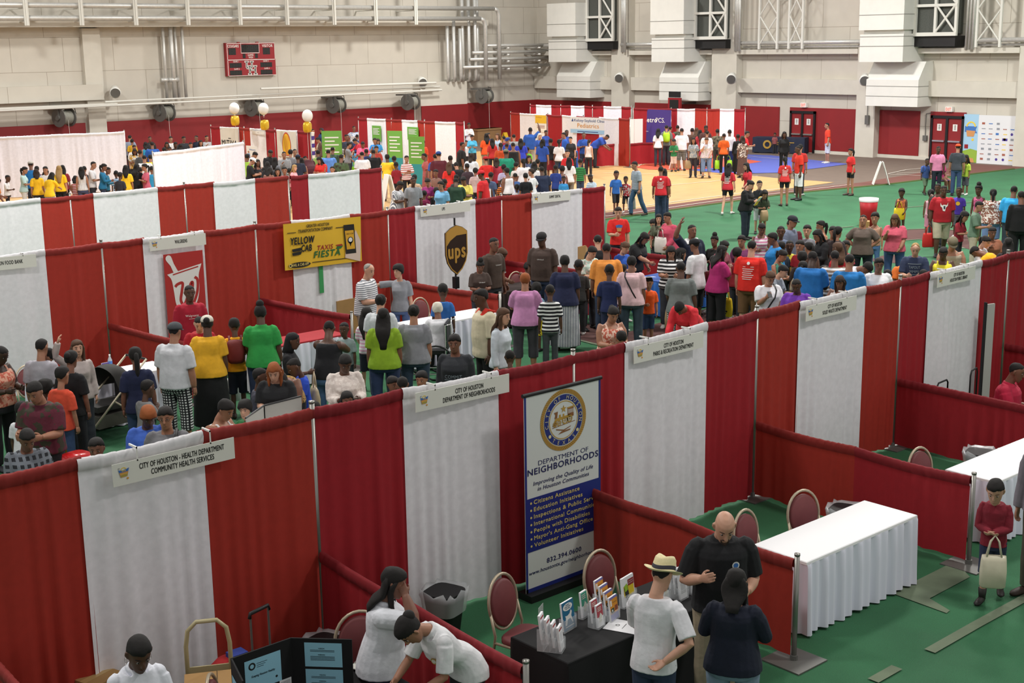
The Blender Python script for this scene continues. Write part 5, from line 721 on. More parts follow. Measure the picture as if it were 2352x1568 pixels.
wing(A2, L2, [(0.1, 0.22, 0.28, 0.19, 1), (0.1, 0.01, 0.28, 0.19, 1)], 'right_leaf'); wing(A0, -L0, [(0.1, 0.14, 0.3, 0.24, 0), (0.1, 0.02, 0.1, 0.1, 2), (0.24, 0.0, 0.12, 0.12, 2), (0.38, 0.01, 0.1, 0.13, 2)], 'middle_leaf')
dx = P0-PB; w_ = MB(); w_.poly([(dx[0], dx[1], zb), (dx[0]-0.12, dx[1]-0.36, zb), (dx[0]-0.12, dx[1]-0.36, ztp), (dx[0], dx[1], ztp)], (0.012, 0, 0)); lw = w_.build('left_leaf', M_blk, t); F = Face((dx[0]-0.11, dx[1]-0.33, zb), (0.3, 0.95, 0), (0, 0, 1), 0.003); F.N = np.array([-0.95, 0.3, 0]); w_ = MB(); F.rect(w_, 0.03, 0.1, 0.3, 0.34); w_.build('sheet', mat('pale_blue_paper'), lw)
draped_table('dark table under the black display board', (-2.28, -2.4), 1.62, 0.8, 0.745, 0.0, M_blk, M_blk, pleats=False)
P = at(474, 1429, 1.0); t = thing('platform_cart', 'beige platform cart handle behind the cardboard boxes', 'cart', (P[0], P[1], 0.013), -0.5); M_beige = mat('beige_tube', 'b5aa82', 0.45); MB().tube([(-0.17, 0, 0.15), (-0.17, 0, 0.8), (-0.15, 0, 0.93), (-0.08, 0, 1.0), (0.08, 0, 1.0), (0.15, 0, 0.93), (0.17, 0, 0.8), (0.17, 0, 0.15)], 0.018, 10).build('handle', M_beige, t, True); MB().box((-0.17, -0.006, 0.52), (0.17, 0.006, 0.62)).build('cross_plate', M_beige, t); MB().box((-0.22, -0.75, 0.12), (0.22, 0.03, 0.16)).build('deck', M_beige, t)
for x in (-0.17, 0.17):
    for y in (-0.65, -0.05): MB().cyl((x-0.02, y, 0.055), (x+0.02, y, 0.055), 0.055, 14).build('wheel', M_black, t)
Pc = np.array([P[0]-0.13, P[1]-0.36]); tb = carton('large flat cardboard box on the beige cart', (Pc[0], Pc[1], 0.18), (0.5, 0.5, 0.46), -0.5, tape=False); MB().box((-0.003, -0.25, 0.46), (0.003, 0.25, 0.4615)).build('flap_seam', mat('dark_seam', '4a3820', 0.8), tb); MB().box((-0.2, 0.02, 0.46), (-0.12, 0.06, 0.462)).build('shipping_label', M_ltw, tb)
P = at(222, 1548, 0.5); carton('grey lidded box at the very bottom left', (P[0], P[1], 0.013), (0.3, 0.3, 0.48), 0.3)
P = at(595, 1400, 1.0); t = thing('rolling_suitcase', 'black telescopic suitcase handle behind the display board', 'suitcase', (P[0], P[1], 0.013), 0.25)
for x in (-0.1, 0.1): MB().cyl((x, 0, 0.5), (x, 0, 0.98), 0.009, 8).build('handle_rod', M_grey, t)
MB().tube([(-0.11, 0, 0.95), (-0.1, 0, 0.99), (0.1, 0, 0.99), (0.11, 0, 0.95)], 0.016, 8).build('grip', M_black, t, True); MB().box((-0.19, -0.11, 0.04), (0.19, 0.11, 0.54)).build('shell', M_black, t); [MB().cyl((x-0.015, 0, 0.025), (x+0.015, 0, 0.025), 0.025, 10).build('wheel', M_black, t) for x in (-0.15, 0.15)]
P = at(522, 1515, 0.55); t = thing('canvas_bag', 'red canvas bag with blue and white trim behind the cart', 'bag', (P[0], P[1], 0.013)); R = [[(0.2*k_*math.cos(a), 0.14*k_*math.sin(a), z) for a in [2*PI*j/16 for j in range(16)]] for z, k_ in ((0, 0.85), (0.1, 1.05), (0.35, 1.05), (0.5, 0.8), (0.56, 0.45))]; MB().loft(R).build('bag_body', mat('red_canvas', 'b01c22', 0.8, noise=0.08), t, True); MB().box((0.0, -0.1, 0.5), (0.14, 0.02, 0.6)).build('flap', mat('blue_canvas', '2c3f90', 0.8), t); MB().ball((0.08, -0.1, 0.54), (0.06, 0.03, 0.05), 8).build('patch', M_ltw, t)
P = at(856, 1530, 0.78); t = thing('clipboard', 'clipboard under the bending woman\'s hand', 'clipboard', (P[0], P[1], 0.78), 0.3); MB().box((-0.11, -0.15, 0), (0.11, 0.15, 0.006)).build('board', M_board, t); MB().box((-0.04, 0.12, 0.006), (0.04, 0.15, 0.016)).build('clip', M_chrome, t)
# ---- stroller, wheelchair, boxes, luggage cart, bottles
P = at(262, 990, 0.1); t = thing('stroller', 'dark baby stroller with beige frame behind the nearest wall', 'stroller', (P[0], P[1]+0.15, 0.013), 1.75); M_strk = mat('stroller_fabric', '2c2a28', 0.8, noise=0.08); M_strf = mat('stroller_frame', 'b8ae98', 0.4, 0.4)
R = [];
for a in np.linspace(0.15, PI*0.95, 9): R.append([(0.23*math.cos(b_)*1.0, -0.05-0.36*math.cos(a)*1.0, 0.72+0.36*math.sin(a)*1.0*(0.75+0.25*abs(math.sin(b_)))) for b_ in np.linspace(0, PI, 9)])
hb = MB(); V = []
for i, a in enumerate(np.linspace(0.0, PI*0.62, 9)):
    for b_ in np.linspace(-PI/2, PI/2, 11): V.append((0.25*math.sin(b_), -0.05-0.33*math.cos(a)*abs(math.cos(b_))**0.5, 0.68+0.36*math.sin(a)*abs(math.cos(b_))**0.4))
hb.grid(V, 9, 11); hb.build('canopy', M_strk, t, True); MB().box((-0.2, -0.3, 0.42), (0.2, 0.3, 0.5)).box((-0.2, -0.34, 0.42), (0.2, -0.28, 0.85)).build('seat', M_strk, t); MB().box((-0.2, -0.35, 0.18), (0.2, 0.3, 0.36)).build('basket', mat('stroller_basket', '59564f', 0.9), t)
for sx in (1, -1): MB().tube([(sx*0.25, 0.55, 0.12), (sx*0.25, 0.0, 0.6), (sx*0.24, -0.55, 1.05)], 0.016, 8).tube([(sx*0.25, -0.45, 0.16), (sx*0.25, 0.05, 0.55)], 0.014, 8).build('side_frame', M_strf, t, True)
MB().cyl((-0.24, -0.55, 1.05), (0.24, -0.55, 1.05), 0.017, 8).build('push_handle', M_black, t)
for x, y, r_ in ((0.27, 0.55, 0.11), (-0.27, 0.55, 0.11), (0.28, -0.45, 0.14), (-0.28, -0.45, 0.14)):
    b = MB(); b.tube([(x, y+r_*math.cos(a), r_+r_*math.sin(a)) for a in np.linspace(0, 2*PI, 19)[:-1]], 0.02, 8, closed=True); o = b.build('wheel', M_black, t, True); b = MB(); b.cyl((x-0.02, y, r_), (x+0.02, y, r_), 0.03, 10); [b.cyl((x, y, r_), (x, y+r_*math.cos(a), r_+r_*math.sin(a)), 0.012, 6) for a in np.linspace(0, 2*PI, 6)[:-1]]; b.build('spokes', M_strf, o)
P = at(1006, 790, 0.6); t = thing('wheelchair', 'black wheelchair carrying the white-haired person', 'wheelchair', (P[0], P[1]+0.15, 0.013), 0.75)
MB().box((-0.22, -0.24, 0.44), (0.22, 0.22, 0.5)).build('seat', M_black, t); MB().box((-0.22, -0.28, 0.5), (0.22, -0.24, 0.95)).build('backrest', M_black, t); [MB().tube([(sx*0.23, -0.36, 0.95), (sx*0.23, -0.26, 0.93), (sx*0.23, -0.26, 0.1), (sx*0.23, 0.3, 0.1)], 0.014, 8).build('side_frame', M_chrome, t, True) for sx in (1, -1)]
for sx in (1, -1): MB().tube([(sx*0.27, -0.1+0.29*math.cos(a), 0.3+0.29*math.sin(a)) for a in np.linspace(0, 2*PI, 25)[:-1]], 0.016, 8, closed=True).build('wheel', M_black, t, True); MB().tube([(sx*0.23, 0.3+0.08*math.cos(a), 0.08+0.08*math.sin(a)) for a in np.linspace(0, 2*PI, 13)[:-1]], 0.014, 6, closed=True).build('caster', M_black, t, True)
P = at(797, 735, 0.3); carton('upper cardboard box at the end of the yellow banner rail', (P[0], P[1]+0.2, 0.36), (0.5, 0.4, 0.34), 0.1); carton('lower cardboard box at the end of the yellow banner rail', (P[0], P[1]+0.2, 0.013), (0.52, 0.42, 0.345), 0.2); P = at(1215, 596, 0.9); carton('cardboard box on the rail side behind the brown shirts', (P[0], P[1]+0.6, 0.013), (0.7, 0.4, 0.75), 0.05)
P = at(1352, 566, 1.3); t = thing('cardboard_screen', 'tall folded cardboard panel left of the orange polo man', 'cardboard', (P[0], P[1]+0.1, 0.013), 0.2); MB().box((-0.25, 0, 0), (0.02, 0.02, 1.3)).build('leaf', M_card, t); MB().poly([(0.02, 0, 0), (0.3, 0.14, 0), (0.3, 0.14, 1.2), (0.02, 0, 1.3)], (0, 0.02, 0)).build('leaf', M_card, t)
P = at(2250, 860, 0.9); t = thing('luggage_cart', 'black wire cart handle before the white library drape', 'cart', (P[0]+0.1, -0.35, 0.013), 0.2); MB().tube([(-0.14, 0, 0.05), (-0.14, 0, 0.86), (-0.1, 0, 0.92), (0.1, 0, 0.92), (0.14, 0, 0.86), (0.14, 0, 0.05)], 0.012, 8).build('handle', M_black, t, True); MB().box((-0.16, -0.28, 0.05), (0.16, 0.02, 0.08)).build('deck', M_black, t); [MB().cyl((x-0.015, 0.0, 0.05), (x+0.015, 0.0, 0.05), 0.05, 12).build('wheel', M_black, t) for x in (-0.15, 0.15)]
P = at(2162, 884, 0.85); t = thing('luggage_cart', 'low black cart handle over the library booth rail', 'cart', (P[0], -0.35, 0.013), 0.1); MB().tube([(-0.16, 0, 0.05), (-0.16, 0, 0.85), (-0.12, 0, 0.89), (0.12, 0, 0.89), (0.16, 0, 0.85), (0.16, 0, 0.05)], 0.012, 8).build('handle', M_black, t, True); MB().box((-0.18, -0.25, 0.04), (0.18, 0.02, 0.07)).build('deck', M_black, t)
P = atY(2262, 705, -0.12); t = thing('easel_board', 'narrow grey board edge leaning on the library drape', 'board', (P[0]+0.02, -0.14, 0.013), -0.25); MB().box((0, 0, 0), (0.16, 0.03, 1.72)).build('panel', mat('board_grey', 'b4b3ae', 0.6), t); MB().box((-0.015, -0.01, 0), (0.0, 0.04, 1.75)).build('edge_trim', M_black, t)
P = at(620, 948, 1.15); t = thing('tabletop_board', 'grey and black tri-fold board behind the nearest red drape', 'display board', (P[0], P[1]+0.1, 0.0), 0.1); b = MB(); b.box((-0.02, 0, 0.75), (0.55, 0.012, 1.22)); b.build('right_leaf', mat('board_grey'), t); b = MB(); b.poly([(-0.02, 0, 0.75), (-0.5, -0.3, 0.75), (-0.5, -0.3, 1.22), (-0.02, 0, 1.22)], (0, 0.012, 0)); b.build('left_leaf', mat('board_grey'), t); MB().cyl((-0.5, -0.29, 1.225), (-0.02, 0.005, 1.225), 0.012, 6).cyl((-0.02, 0.005, 1.225), (0.55, 0.005, 1.225), 0.012, 6).cyl((-0.02, 0.0, 0.75), (-0.02, 0.0, 1.22), 0.012, 6).build('edging', M_black, t)
draped_table('white table behind the nearest red drape, under the tri-fold board', (P[0]-0.9, P[1]-0.35), 1.83, 0.75, 0.745, 0.0, M_whc, M_whs, group='pleated white tables')
P = at(178, 1050, 0.9); t = thing('gift_bag', 'shiny red bag on the wall side below the maroon shirt', 'bag', (P[0], P[1], 0.013), 0.2); MB().loft([[(0.15*k_*(abs(math.cos(a))**0.5)*np.sign(math.cos(a)), 0.16*k_*(abs(math.sin(a))**0.5)*np.sign(math.sin(a)), z) for a in [2*PI*j/16 for j in range(16)]] for z, k_ in ((0, 0.9), (0.5, 1), (0.85, 1.0), (0.93, 0.9))]).build('bag_body', mat('red_film', 'b81a1e', 0.2), t, True)
def bottle(lab, P):
    t = thing('water_bottle', lab, 'bottle', P, 0, 'water bottles'); MB().tube([(0, 0, 0), (0, 0, 0.005), (0, 0, 0.13), (0, 0, 0.165), (0, 0, 0.18), (0, 0, 0.2)], [0.03, 0.033, 0.033, 0.02, 0.013, 0.013], 12).build('bottle_body', mat('clear_plastic', 'dfe8ee', 0.1, alpha=0.5), t, True); MB().tube([(0, 0, 0.06), (0, 0, 0.12)], 0.034, 12, cap=False).build('label_band', M_b1, t, True); MB().cyl((0, 0, 0.2), (0, 0, 0.218), 0.014, 10).build('cap', M_ltw, t)
for px, lab in (((254, 846), 'water bottle at the right end of the food bank table'), ((69, 885), 'water bottle at the left end of the food bank table')): bottle(lab, at(px[0], px[1], 0.745))
P = at(1466, 640, 0.74); bottle('water bottle on the bright blue table', (P[0]+0.75, P[1]-0.2, 0.757))
P = at(243, 852, 0.745); t = thing('table_tent', 'small white card holder beside the water bottle', 'card holder', (P[0], P[1], 0.745), 0.1); MB().box((-0.06, 0, 0), (0.06, 0.01, 0.13)).build('card', M_ltw, t); MB().box((-0.06, -0.004, 0.08), (0.06, -0.001, 0.13)).build('header_print', M_b5, t)
# ================================================================ people
SKIN = {'a': '3a251a', 'b': '57392a', 'c': '7b5240', 'd': 'a3735a', 'e': 'c4957c', 'f': 'dab09a'}
HAIRC = {'k': '15110f', 'b': '2e1f17', 'n': '4e3524', 'o': '8a4a20', 'y': '9c7d4f', 'g': '8a8780', 'w': 'cfcabb'}
M_skin = ocmat('skin', 0.55); M_lip = ocmat('lips', 0.5, mul=0.62); M_eyew = mat('eye_white', 'cfcac4', 0.3); M_iris = mat('eye_iris', '150d09', 0.2); M_hair = ocmat('hair', 0.85); M_cloth = ocmat('cloth', 0.9); M_shoe = ocmat('shoe_leather', 0.6); M_brow = mat('eyebrow', '1a1310', 0.8)
CLOTHS = {'p': M_cloth}
def cmat(code):
    if code in CLOTHS: return CLOTHS[code]
    kind, sec, sc = {'s': ('stripe', 'e6e6e6', 14), 't': ('stripe', '202024', 12), 'h': ('plaid', 'f0f0f0', 22), 'q': ('plaid', '6a7078', 14), 'g': ('floral', 'b8b6b2', 15), 'x': ('plaid', '202024', 26), 'f': ('floral', 'e8ded6', 22), 'r': ('floral', 'c0614e', 24), 'c': ('camo', '3a3528', 10), 'd': ('dots', '201812', 30), 'v': ('vstripe', 'e6e6e6', 34), 'l': ('stripe', '70747c', 30)}[code]
    CLOTHS[code] = ocmat('cloth_'+kind+'_'+code, 0.9, kind, sec, sc); return CLOTHS[code]
BUILD = {  # shoulder half width, chest(rx,ry), waist, hip, limb factor, head factor, bust, leg factor
    'm': (0.185, (0.160, 0.108), (0.150, 0.105), (0.160, 0.112), 1.0, 1.0, 0.0, 1.0), 'g': (0.205, (0.190, 0.150), (0.200, 0.172), (0.192, 0.155), 1.22, 1.02, 0.0, 1.0),
    'w': (0.162, (0.140, 0.105), (0.128, 0.096), (0.168, 0.120), 0.88, 1.0, 0.028, 1.0), 'f': (0.185, (0.182, 0.150), (0.190, 0.160), (0.220, 0.175), 1.25, 1.02, 0.04, 0.98),
    'c': (0.165, (0.140, 0.105), (0.135, 0.105), (0.140, 0.108), 0.85, 1.3, 0.0, 0.92), 't': (0.165, (0.138, 0.095), (0.128, 0.09), (0.14, 0.1), 0.82, 1.12, 0.0, 0.98)}
# arms: (upper direction, fore direction) for the right side, x outward, y forward; legs: (thigh pitch, shin pitch) right, left
DN = ((0.14, 0.02, -1), (0.06, 0.16, -1)); CR = ((0.22, 0.35, -0.9), (-0.95, 0.42, 0.22)); FR = ((0.12, 0.3, -0.9), (-0.35, 0.9, 0.12)); PH = ((0.1, 0.5, -0.8), (-0.3, 0.72, 0.62)); HP = ((0.62, -0.12, -0.75), (-0.72, 0.2, -0.62))
UP = ((0.55, 0.25, 0.55), (-0.25, 0.25, 0.95)); RC = ((0.1, 0.75, -0.6), (-0.1, 0.95, -0.2)); BG = ((0.2, -0.02, -1), (0.1, 0.12, -1)); OUT = ((0.95, 0.3, -0.05), (0.98, 0.15, 0.05)); BK = ((0.3, -0.45, -0.85), (-0.6, -0.35, -0.5)); CH = ((0.1, 0.4, -0.85), (-0.5, 0.35, 0.75)); HG = ((0.1, 0.85, -0.35), (-0.6, 0.75, 0.0)); FACE = ((0.12, 0.95, -0.02), (-0.5, -0.42, 0.8)); LW = ((0.12, 0.25, -0.95), (-0.2, 0.6, -0.65)); HIPB = ((0.5, -0.3, -0.82), (-0.62, -0.3, -0.55))
ST = (2, -2); POSES = {  # right arm, left arm, lean, (thigh,shin) R, L, head pitch (down +), head yaw
    'st': (DN, DN, 2, (2, 0), (-2, -2), 6, 0), 'sl': (DN, DN, 3, (0, 0), (6, -3), 14, 18), 'cr': (CR, CR, 0, (2, 0), (-2, -2), 4, 0), 'fr': (FR, FR, 4, (2, 0), (0, -2), 24, 0), 'ph': (PH, LW, 3, (2, 0), (-2, -2), 24, 0), 'hp': (HP, DN, 1, (3, 0), (-3, -3), 2, 10), 'hh': (HP, HP, 0, (3, 0), (-3, -3), 0, 0),
    'wv': (UP, DN, 0, (2, 0), (-2, -2), 0, 0), 'bg': (BG, LW, 3, (4, 0), (-3, -4), 8, 0), 'wk': (BG, DN, 4, (22, -2), (-14, -26), 8, 0), 'rc': (RC, LW, 16, (2, 0), (-4, -4), 22, 0), 'ln': (RC, RC, 46, (4, 0), (-2, -2), 20, 0), 'po': (OUT, DN, 2, (2, 0), (-2, -2), 2, -30), 'ch': (CH, LW, 3, (2, 0), (-2, -2), 10, 0), 'hg': (HG, HG, 10, (2, 0), (-2, -2), 20, 15),
    'si': (FR, FR, 6, (84, 0), (84, 0), 12, 0), 'sd': (LW, LW, 12, (84, 0), (84, 0), 30, 0), 'fl': (FR, DN, 3, (2, 0), (-2, -2), 12, -12),
    # bespoke foreground poses
    'Hat': (HIPB, ((0.1, 0.45, -0.85), (-0.15, 0.95, -0.1)), 5, (2, 0), (0, -2), 20, -12), 'Bald': (((0.3, 0.1, -0.9), (-0.42, 0.85, 0.42)), ((0.22, 0.05, -1), (-0.35, 0.9, 0.0)), 4, (0, 0), (2, -2), 30, 0), 'Nav': (((0.3, 0.3, -0.85), (-0.5, 0.8, 0.2)), ((0.3, 0.3, -0.85), (-0.45, 0.85, 0.25)), 0, (2, 0), (-2, -2), 16, 0),
    'Long': (FACE, ((0.15, 0.2, -0.95), (-0.45, 0.75, -0.25)), 6, (2, 0), (-2, -2), 10, 0), 'Bun': (((0.1, 0.75, -0.6), (-0.45, 0.85, 0.02)), ((0.1, 0.5, -0.85), (-0.3, 0.85, -0.1)), 42, (4, 0), (-2, -2), 22, 0), 'Boy': (((0.12, 0.25, -0.95), (-0.8, 0.6, -0.1)), ((0.12, 0.25, -0.95), (-0.8, 0.6, -0.1)), 2, (10, -2), (-10, -30), 24, 0)}
def nz(v): v = np.array(v, float); return v/(np.linalg.norm(v)+1e-9)
def Rx(a): c, s = math.cos(a), math.sin(a); return np.array([[1, 0, 0], [0, c, -s], [0, s, c]])
def Rz(a): c, s = math.cos(a), math.sin(a); return np.array([[c, -s, 0], [s, c, 0], [0, 0, 1]])
class Rig:
    """joint positions of one build in one pose; front is +Y, feet on z = 0"""
    def __init__(s, pose, build):
        s.sw, s.ch, s.wa, s.hi, s.lf, s.hf, s.bu, s.kf = BUILD[build]; s.build = build
        ra, la, lean, rl, ll, hp, hy = POSES[pose]; s.lean = math.radians(lean)
        s.pz = 0.93*s.kf; hx = 0.088*(s.hi[0]/0.16)
        th, sh = 0.43*s.kf, 0.40*s.kf; s.leg = []
        for sx, (tp, sp) in ((1, rl), (-1, ll)):
            tp, sp = math.radians(tp), math.radians(sp); hip = np.array([sx*hx, 0, s.pz-0.03]); kn = hip+th*np.array([sx*0.02, math.sin(tp), -math.cos(tp)]); an = kn+sh*np.array([sx*0.01, math.sin(sp), -math.cos(sp)]); s.leg.append([hip, kn, an, sx, sp])
        low = min(l[2][2] for l in s.leg)-0.075; s.dz = -low
        for l in s.leg:
            for i in range(3): l[i] = l[i]+[0, 0, s.dz]
        s.pz += s.dz; s.k0 = s.pz-0.93*s.kf
        s.hr = Rz(math.radians(hy))@Rx(math.radians(-hp)); s.neck0 = np.array([0, -0.005, s.T(1.475)]); s.head0 = np.array([0, 0.02, s.T(1.488)+0.135*s.hf])
        s.arm = []
        for sx, (u, f) in ((1, ra), (-1, la)):
            sh_ = np.array([sx*s.sw*0.97, -0.01, s.T(1.380)]); shb = s.B(sh_); u = nz([u[0]*sx, u[1], u[2]]); f = nz([f[0]*sx, f[1], f[2]])
            R = Rx(-s.lean*0.55); u, f = R@u, R@f; k_ = 0.94 if build in 'wfct' else 1.0
            el = shb+u*0.285*k_; wr = el+f*0.245*k_; s.arm.append([shb, el, wr, sx, f])
    def T(s, z): return s.pz+(z-0.93)*(1.0 if s.build != 'c' else 0.98)  # torso height to posed height
    def B(s, p):
        p = np.array(p, float); w = min(1, max(0, (p[2]-s.pz+0.02)/0.28)); a = -s.lean*w; d = p-np.array([0, 0, s.pz]); return Rx(a)@d+np.array([0, 0, s.pz])
    def HD(s, p): return s.B(s.neck0+s.hr@((np.array(p)*s.hf)+(s.head0-s.neck0)))  # head-local to body
    def ring(s, z, rx, ry, yo=0.0, n=20, e=2.4, front=0.0):
        P = []
        for j in range(n):
            a = 2*PI*j/n; ca, sa = math.cos(a), math.sin(a); x = rx*abs(ca)**(2/e)*(1 if ca >= 0 else -1); y = ry*abs(sa)**(2/e)*(1 if sa >= 0 else -1)
            zz = z-front*max(0, sa)**2; P.append(s.B((x, y+yo, zz)))
        return P
    def torso(s, mb, z0, z1, inf=0.0, bot=None, dip=0.0, strap=False):
        ch, wa, hi = s.ch, s.wa, s.hi; bu = s.bu; prof = [(0.80, hi[0]*0.86, hi[1]*0.9, 0), (0.86, hi[0], hi[1], -0.008), (0.93, hi[0]*0.99, hi[1], -0.008), (1.01, (hi[0]+wa[0])/2, (hi[1]+wa[1])/2, 0), (1.09, wa[0], wa[1], 0.005), (1.18, (wa[0]*0.5+ch[0]*0.5), (wa[1]+ch[1])/2, 0.006+bu*0.4), (1.27, ch[0], ch[1]+bu*0.6, bu*0.7+0.003), (1.34, ch[0]*1.02, ch[1]*0.98+bu*0.2, bu*0.3), (1.385, s.sw*0.9, ch[1]*0.82, -0.004), (1.42, s.sw*0.70, 0.076, -0.010), (1.447, s.sw*0.55, 0.066, -0.012), (1.475, 0.066, 0.056, -0.008)]
        zs = sorted(set([z0, z1]+[p[0] for p in prof if z0 < p[0] < z1])); pr = np.array(prof); R = []
        for z in zs:
            rx, ry, yo = [np.interp(z, pr[:, 0], pr[:, i]) for i in (1, 2, 3)]
            fl = inf*(1.0 if z > 1.1 else 1.25) if bot is None else inf+bot*max(0, (1.1-z)/0.3)
            R.append(s.ring(s.T(z), rx+fl, ry+fl, yo, front=dip if z == z1 else 0.0))
        mb.loft(R)
    def limb(s, mb, P, r, n=12, ext=0.0): mb.tube(P, r, n, up=(0, 1, 0.01))
    def armtube(s, mb, i, t0, t1, inf=0.0, flare=0.0):
        sh, el, wr, sx, f = s.arm[i]; k = s.lf
        path = [sh+(sh-el)*0.02, sh*0.65+el*0.35, sh*0.3+el*0.7, el, el*0.65+wr*0.35, el*0.3+wr*0.7, wr]; rad = [0.056*k, 0.053*k, 0.046*k, 0.04*k, 0.043*k, 0.036*k, 0.028*k**0.6]
        P, R = [], []
        for t in np.linspace(t0, t1, 9):
            q = t*6; a = int(min(5, math.floor(q))); w = q-a; P.append(path[a]*(1-w)+path[a+1]*w); R.append(rad[a]*(1-w)+rad[a+1]*w+inf+flare*(t-t0)/max(1e-6, t1-t0))
        start = s.B(np.array([sx*s.sw*0.5, -0.01, s.T(1.335)])); P = [start]+P if t0 == 0 else P; R = [R[0]*0.95]+R if t0 == 0 else R
        s.limb(mb, P, R)
    def legtube(s, mb, i, t0, t1, inf=0.0, wide=0.0, hipx=1.0):
        hip, kn, an, sx, sp = s.leg[i]; k = s.lf; top = hip+np.array([0, 0, 0.02]); path = [top, hip*0.8+kn*0.2, hip*0.45+kn*0.55, kn, kn*0.7+an*0.3, kn*0.35+an*0.65, an]; rad = [0.088*k, 0.084*k, 0.07*k, 0.055*k, 0.056*k, 0.045*k, 0.036*k**0.5]
        P, R = [], []
        for t in np.linspace(t0, t1, 10):
            q = t*6; a = int(min(5, math.floor(q))); w = q-a; P.append(path[a]*(1-w)+path[a+1]*w); R.append(rad[a]*(1-w)+rad[a+1]*w+inf+wide*max(0, t-0.3))
        s.limb(mb, P, R, 14)
HEADP = [(-0.118, 0.022, 0.024, 0.062), (-0.106, 0.042, 0.042, 0.044), (-0.078, 0.056, 0.066, 0.024), (-0.04, 0.066, 0.084, 0.012), (0.0, 0.073, 0.094, 0.002), (0.04, 0.0755, 0.098, -0.003), (0.075, 0.069, 0.091, -0.005), (0.1, 0.05, 0.068, -0.006), (0.116, 0.022, 0.032, -0.006)]
HP_ = np.array(HEADP)
def facey(x, z): rx, ry, yo = [np.interp(z, HP_[:, 0], HP_[:, i]) for i in (1, 2, 3)]; return yo+ry*math.sqrt(max(0.02, 1-(x/rx)**2))
def hand(mb, rig, i, curl=0.9, n=7):
    sh, el, wr, sx, f = rig.arm[i]; k = 0.98*(rig.lf**0.3)*(0.88 if rig.build in 'wfct' else 1); d = nz(f)
    hint = np.array([0, 0.8, 0.55]); hint = np.array([0, 0.3, 1.0]) if d[1] > 0.7 else hint; s_ = nz(hint-d*(hint@d)); nn = np.cross(d, s_)*sx
    if nn@np.array([-sx, 0, -0.2]) < 0: nn = -nn
    w = lambda a, b, c: wr+(d*a+s_*b+nn*c)*k
    mb.tube([w(-0.02, 0, 0), w(0.02, 0, 0), w(0.055, 0, 0.002), w(0.09, 0, 0.002)], [(0.023, 0.02), (0.036, 0.017), (0.042, 0.016), (0.038, 0.013)], 10, up=nn)
    for b, L in ((0.03, 0.066), (0.0105, 0.074), (-0.0105, 0.069), (-0.03, 0.054)):
        c = curl*(0.85+0.25*(0.03-b)/0.06); p = w(0.08, b, 0.002); P = [p]; a = 0.15
        for j in range(3):
            a += c*0.5*(1 if j else 0.7); p = p+(d*math.cos(a)+nn*math.sin(a))*L*k*(0.42, 0.32, 0.26)[j]; P.append(p)
        mb.tube(P, [0.0095*k, 0.009*k, 0.0082*k, 0.0062*k], n)
    P = [w(0.02, 0.022, 0.006), w(0.045, 0.045, 0.016), w(0.07, 0.052, 0.026), w(0.093, 0.048, 0.034)]; mb.tube(P, [0.014*k, 0.0115*k, 0.0098*k, 0.007*k], n)
def headmesh(mb, rig, n=18):
    R = []
    for z, rx, ry, yo in HEADP:
        g = []
        for j in range(n):
            a = 2*PI*j/n; x = rx*math.cos(a); y = ry*math.sin(a)+yo
            if y > 0.05 and -0.06 < z < 0.05: y -= 0.004*(abs(x) > 0.02)
            g.append(rig.HD((x, y, z)))
        R.append(g)
    mb.loft(R)
    fy = facey(0, 0)
    mb.tube([rig.HD((0, fy-0.012, 0.032)), rig.HD((0, fy+0.006, 0.0)), rig.HD((0, fy+0.014, -0.018)), rig.HD((0, facey(0, -0.03)-0.01, -0.034))], [0.007, 0.011, 0.017, 0.01], 8)
    for sx in (1, -1):
        mb.tube([rig.HD((sx*0.07, -0.004, 0.03)), rig.HD((sx*0.083, -0.012, 0.026)), rig.HD((sx*0.084, -0.012, 0.0)), rig.HD((sx*0.074, -0.002, -0.03))], [0.008, 0.013, 0.013, 0.006], 8)
    mb.tube([rig.HD((-0.022, facey(0, -0.062)-0.006, -0.062)), rig.HD((0, facey(0, -0.062)+0.001, -0.062)), rig.HD((0.022, facey(0, -0.062)-0.006, -0.062))], [0.006, 0.0105, 0.006], 8)
    mb.tube([rig.B((0, -0.012, rig.T(1.40))), rig.B((0, -0.008, rig.T(1.47))), rig.HD((0, -0.012, -0.06)), rig.HD((0, -0.01, 0.0))], [0.07*rig.lf**0.6, 0.056*rig.lf**0.6, 0.054*rig.lf**0.5, 0.055], 14)
def facemesh(mb, rig, fine=False):
    for sx in (1, -1):
        x = sx*0.031; y = facey(x, 0.014)
        def el(c, r, mi):
            M = Matrix.Identity(4); base = MB().ball((0, 0, 0), r, 6 if not fine else 9); mb.add([rig.HD((p[0]+c[0], p[1]+c[1], p[2]+c[2])) for p in base.v], base.f, mi)
        el((x, y-0.004, 0.014), (0.0145, 0.006, 0.0062), 1); el((x, y-0.0005, 0.0135), (0.0065, 0.0045, 0.006), 2)
        mb.tube([rig.HD((x-sx*0.017, facey(x-sx*0.017, 0.037)-0.001, 0.0375)), rig.HD((x, facey(x, 0.04)+0.0005, 0.0405)), rig.HD((x+sx*0.019, facey(x+sx*0.019, 0.035)-0.001, 0.0345))], [0.0024, 0.0034, 0.002], 6, 4)
        mb.tube([rig.HD((x-sx*0.014, y-0.001, 0.0185)), rig.HD((x, y+0.002, 0.0215)), rig.HD((x+sx*0.016, y-0.004, 0.0175))], [0.0018, 0.0026, 0.0018], 5, 4)
    for z, r in ((-0.058, 0.0045), (-0.066, 0.0055)):
        mb.tube([rig.HD((-0.024, facey(0.024, z)-0.001, -0.061)), rig.HD((0, facey(0, z)+0.0045, z)), rig.HD((0.024, facey(0.024, z)-0.001, -0.061))], [0.002, r, 0.002], 6, 3)
_jobs = {}; _done = {}
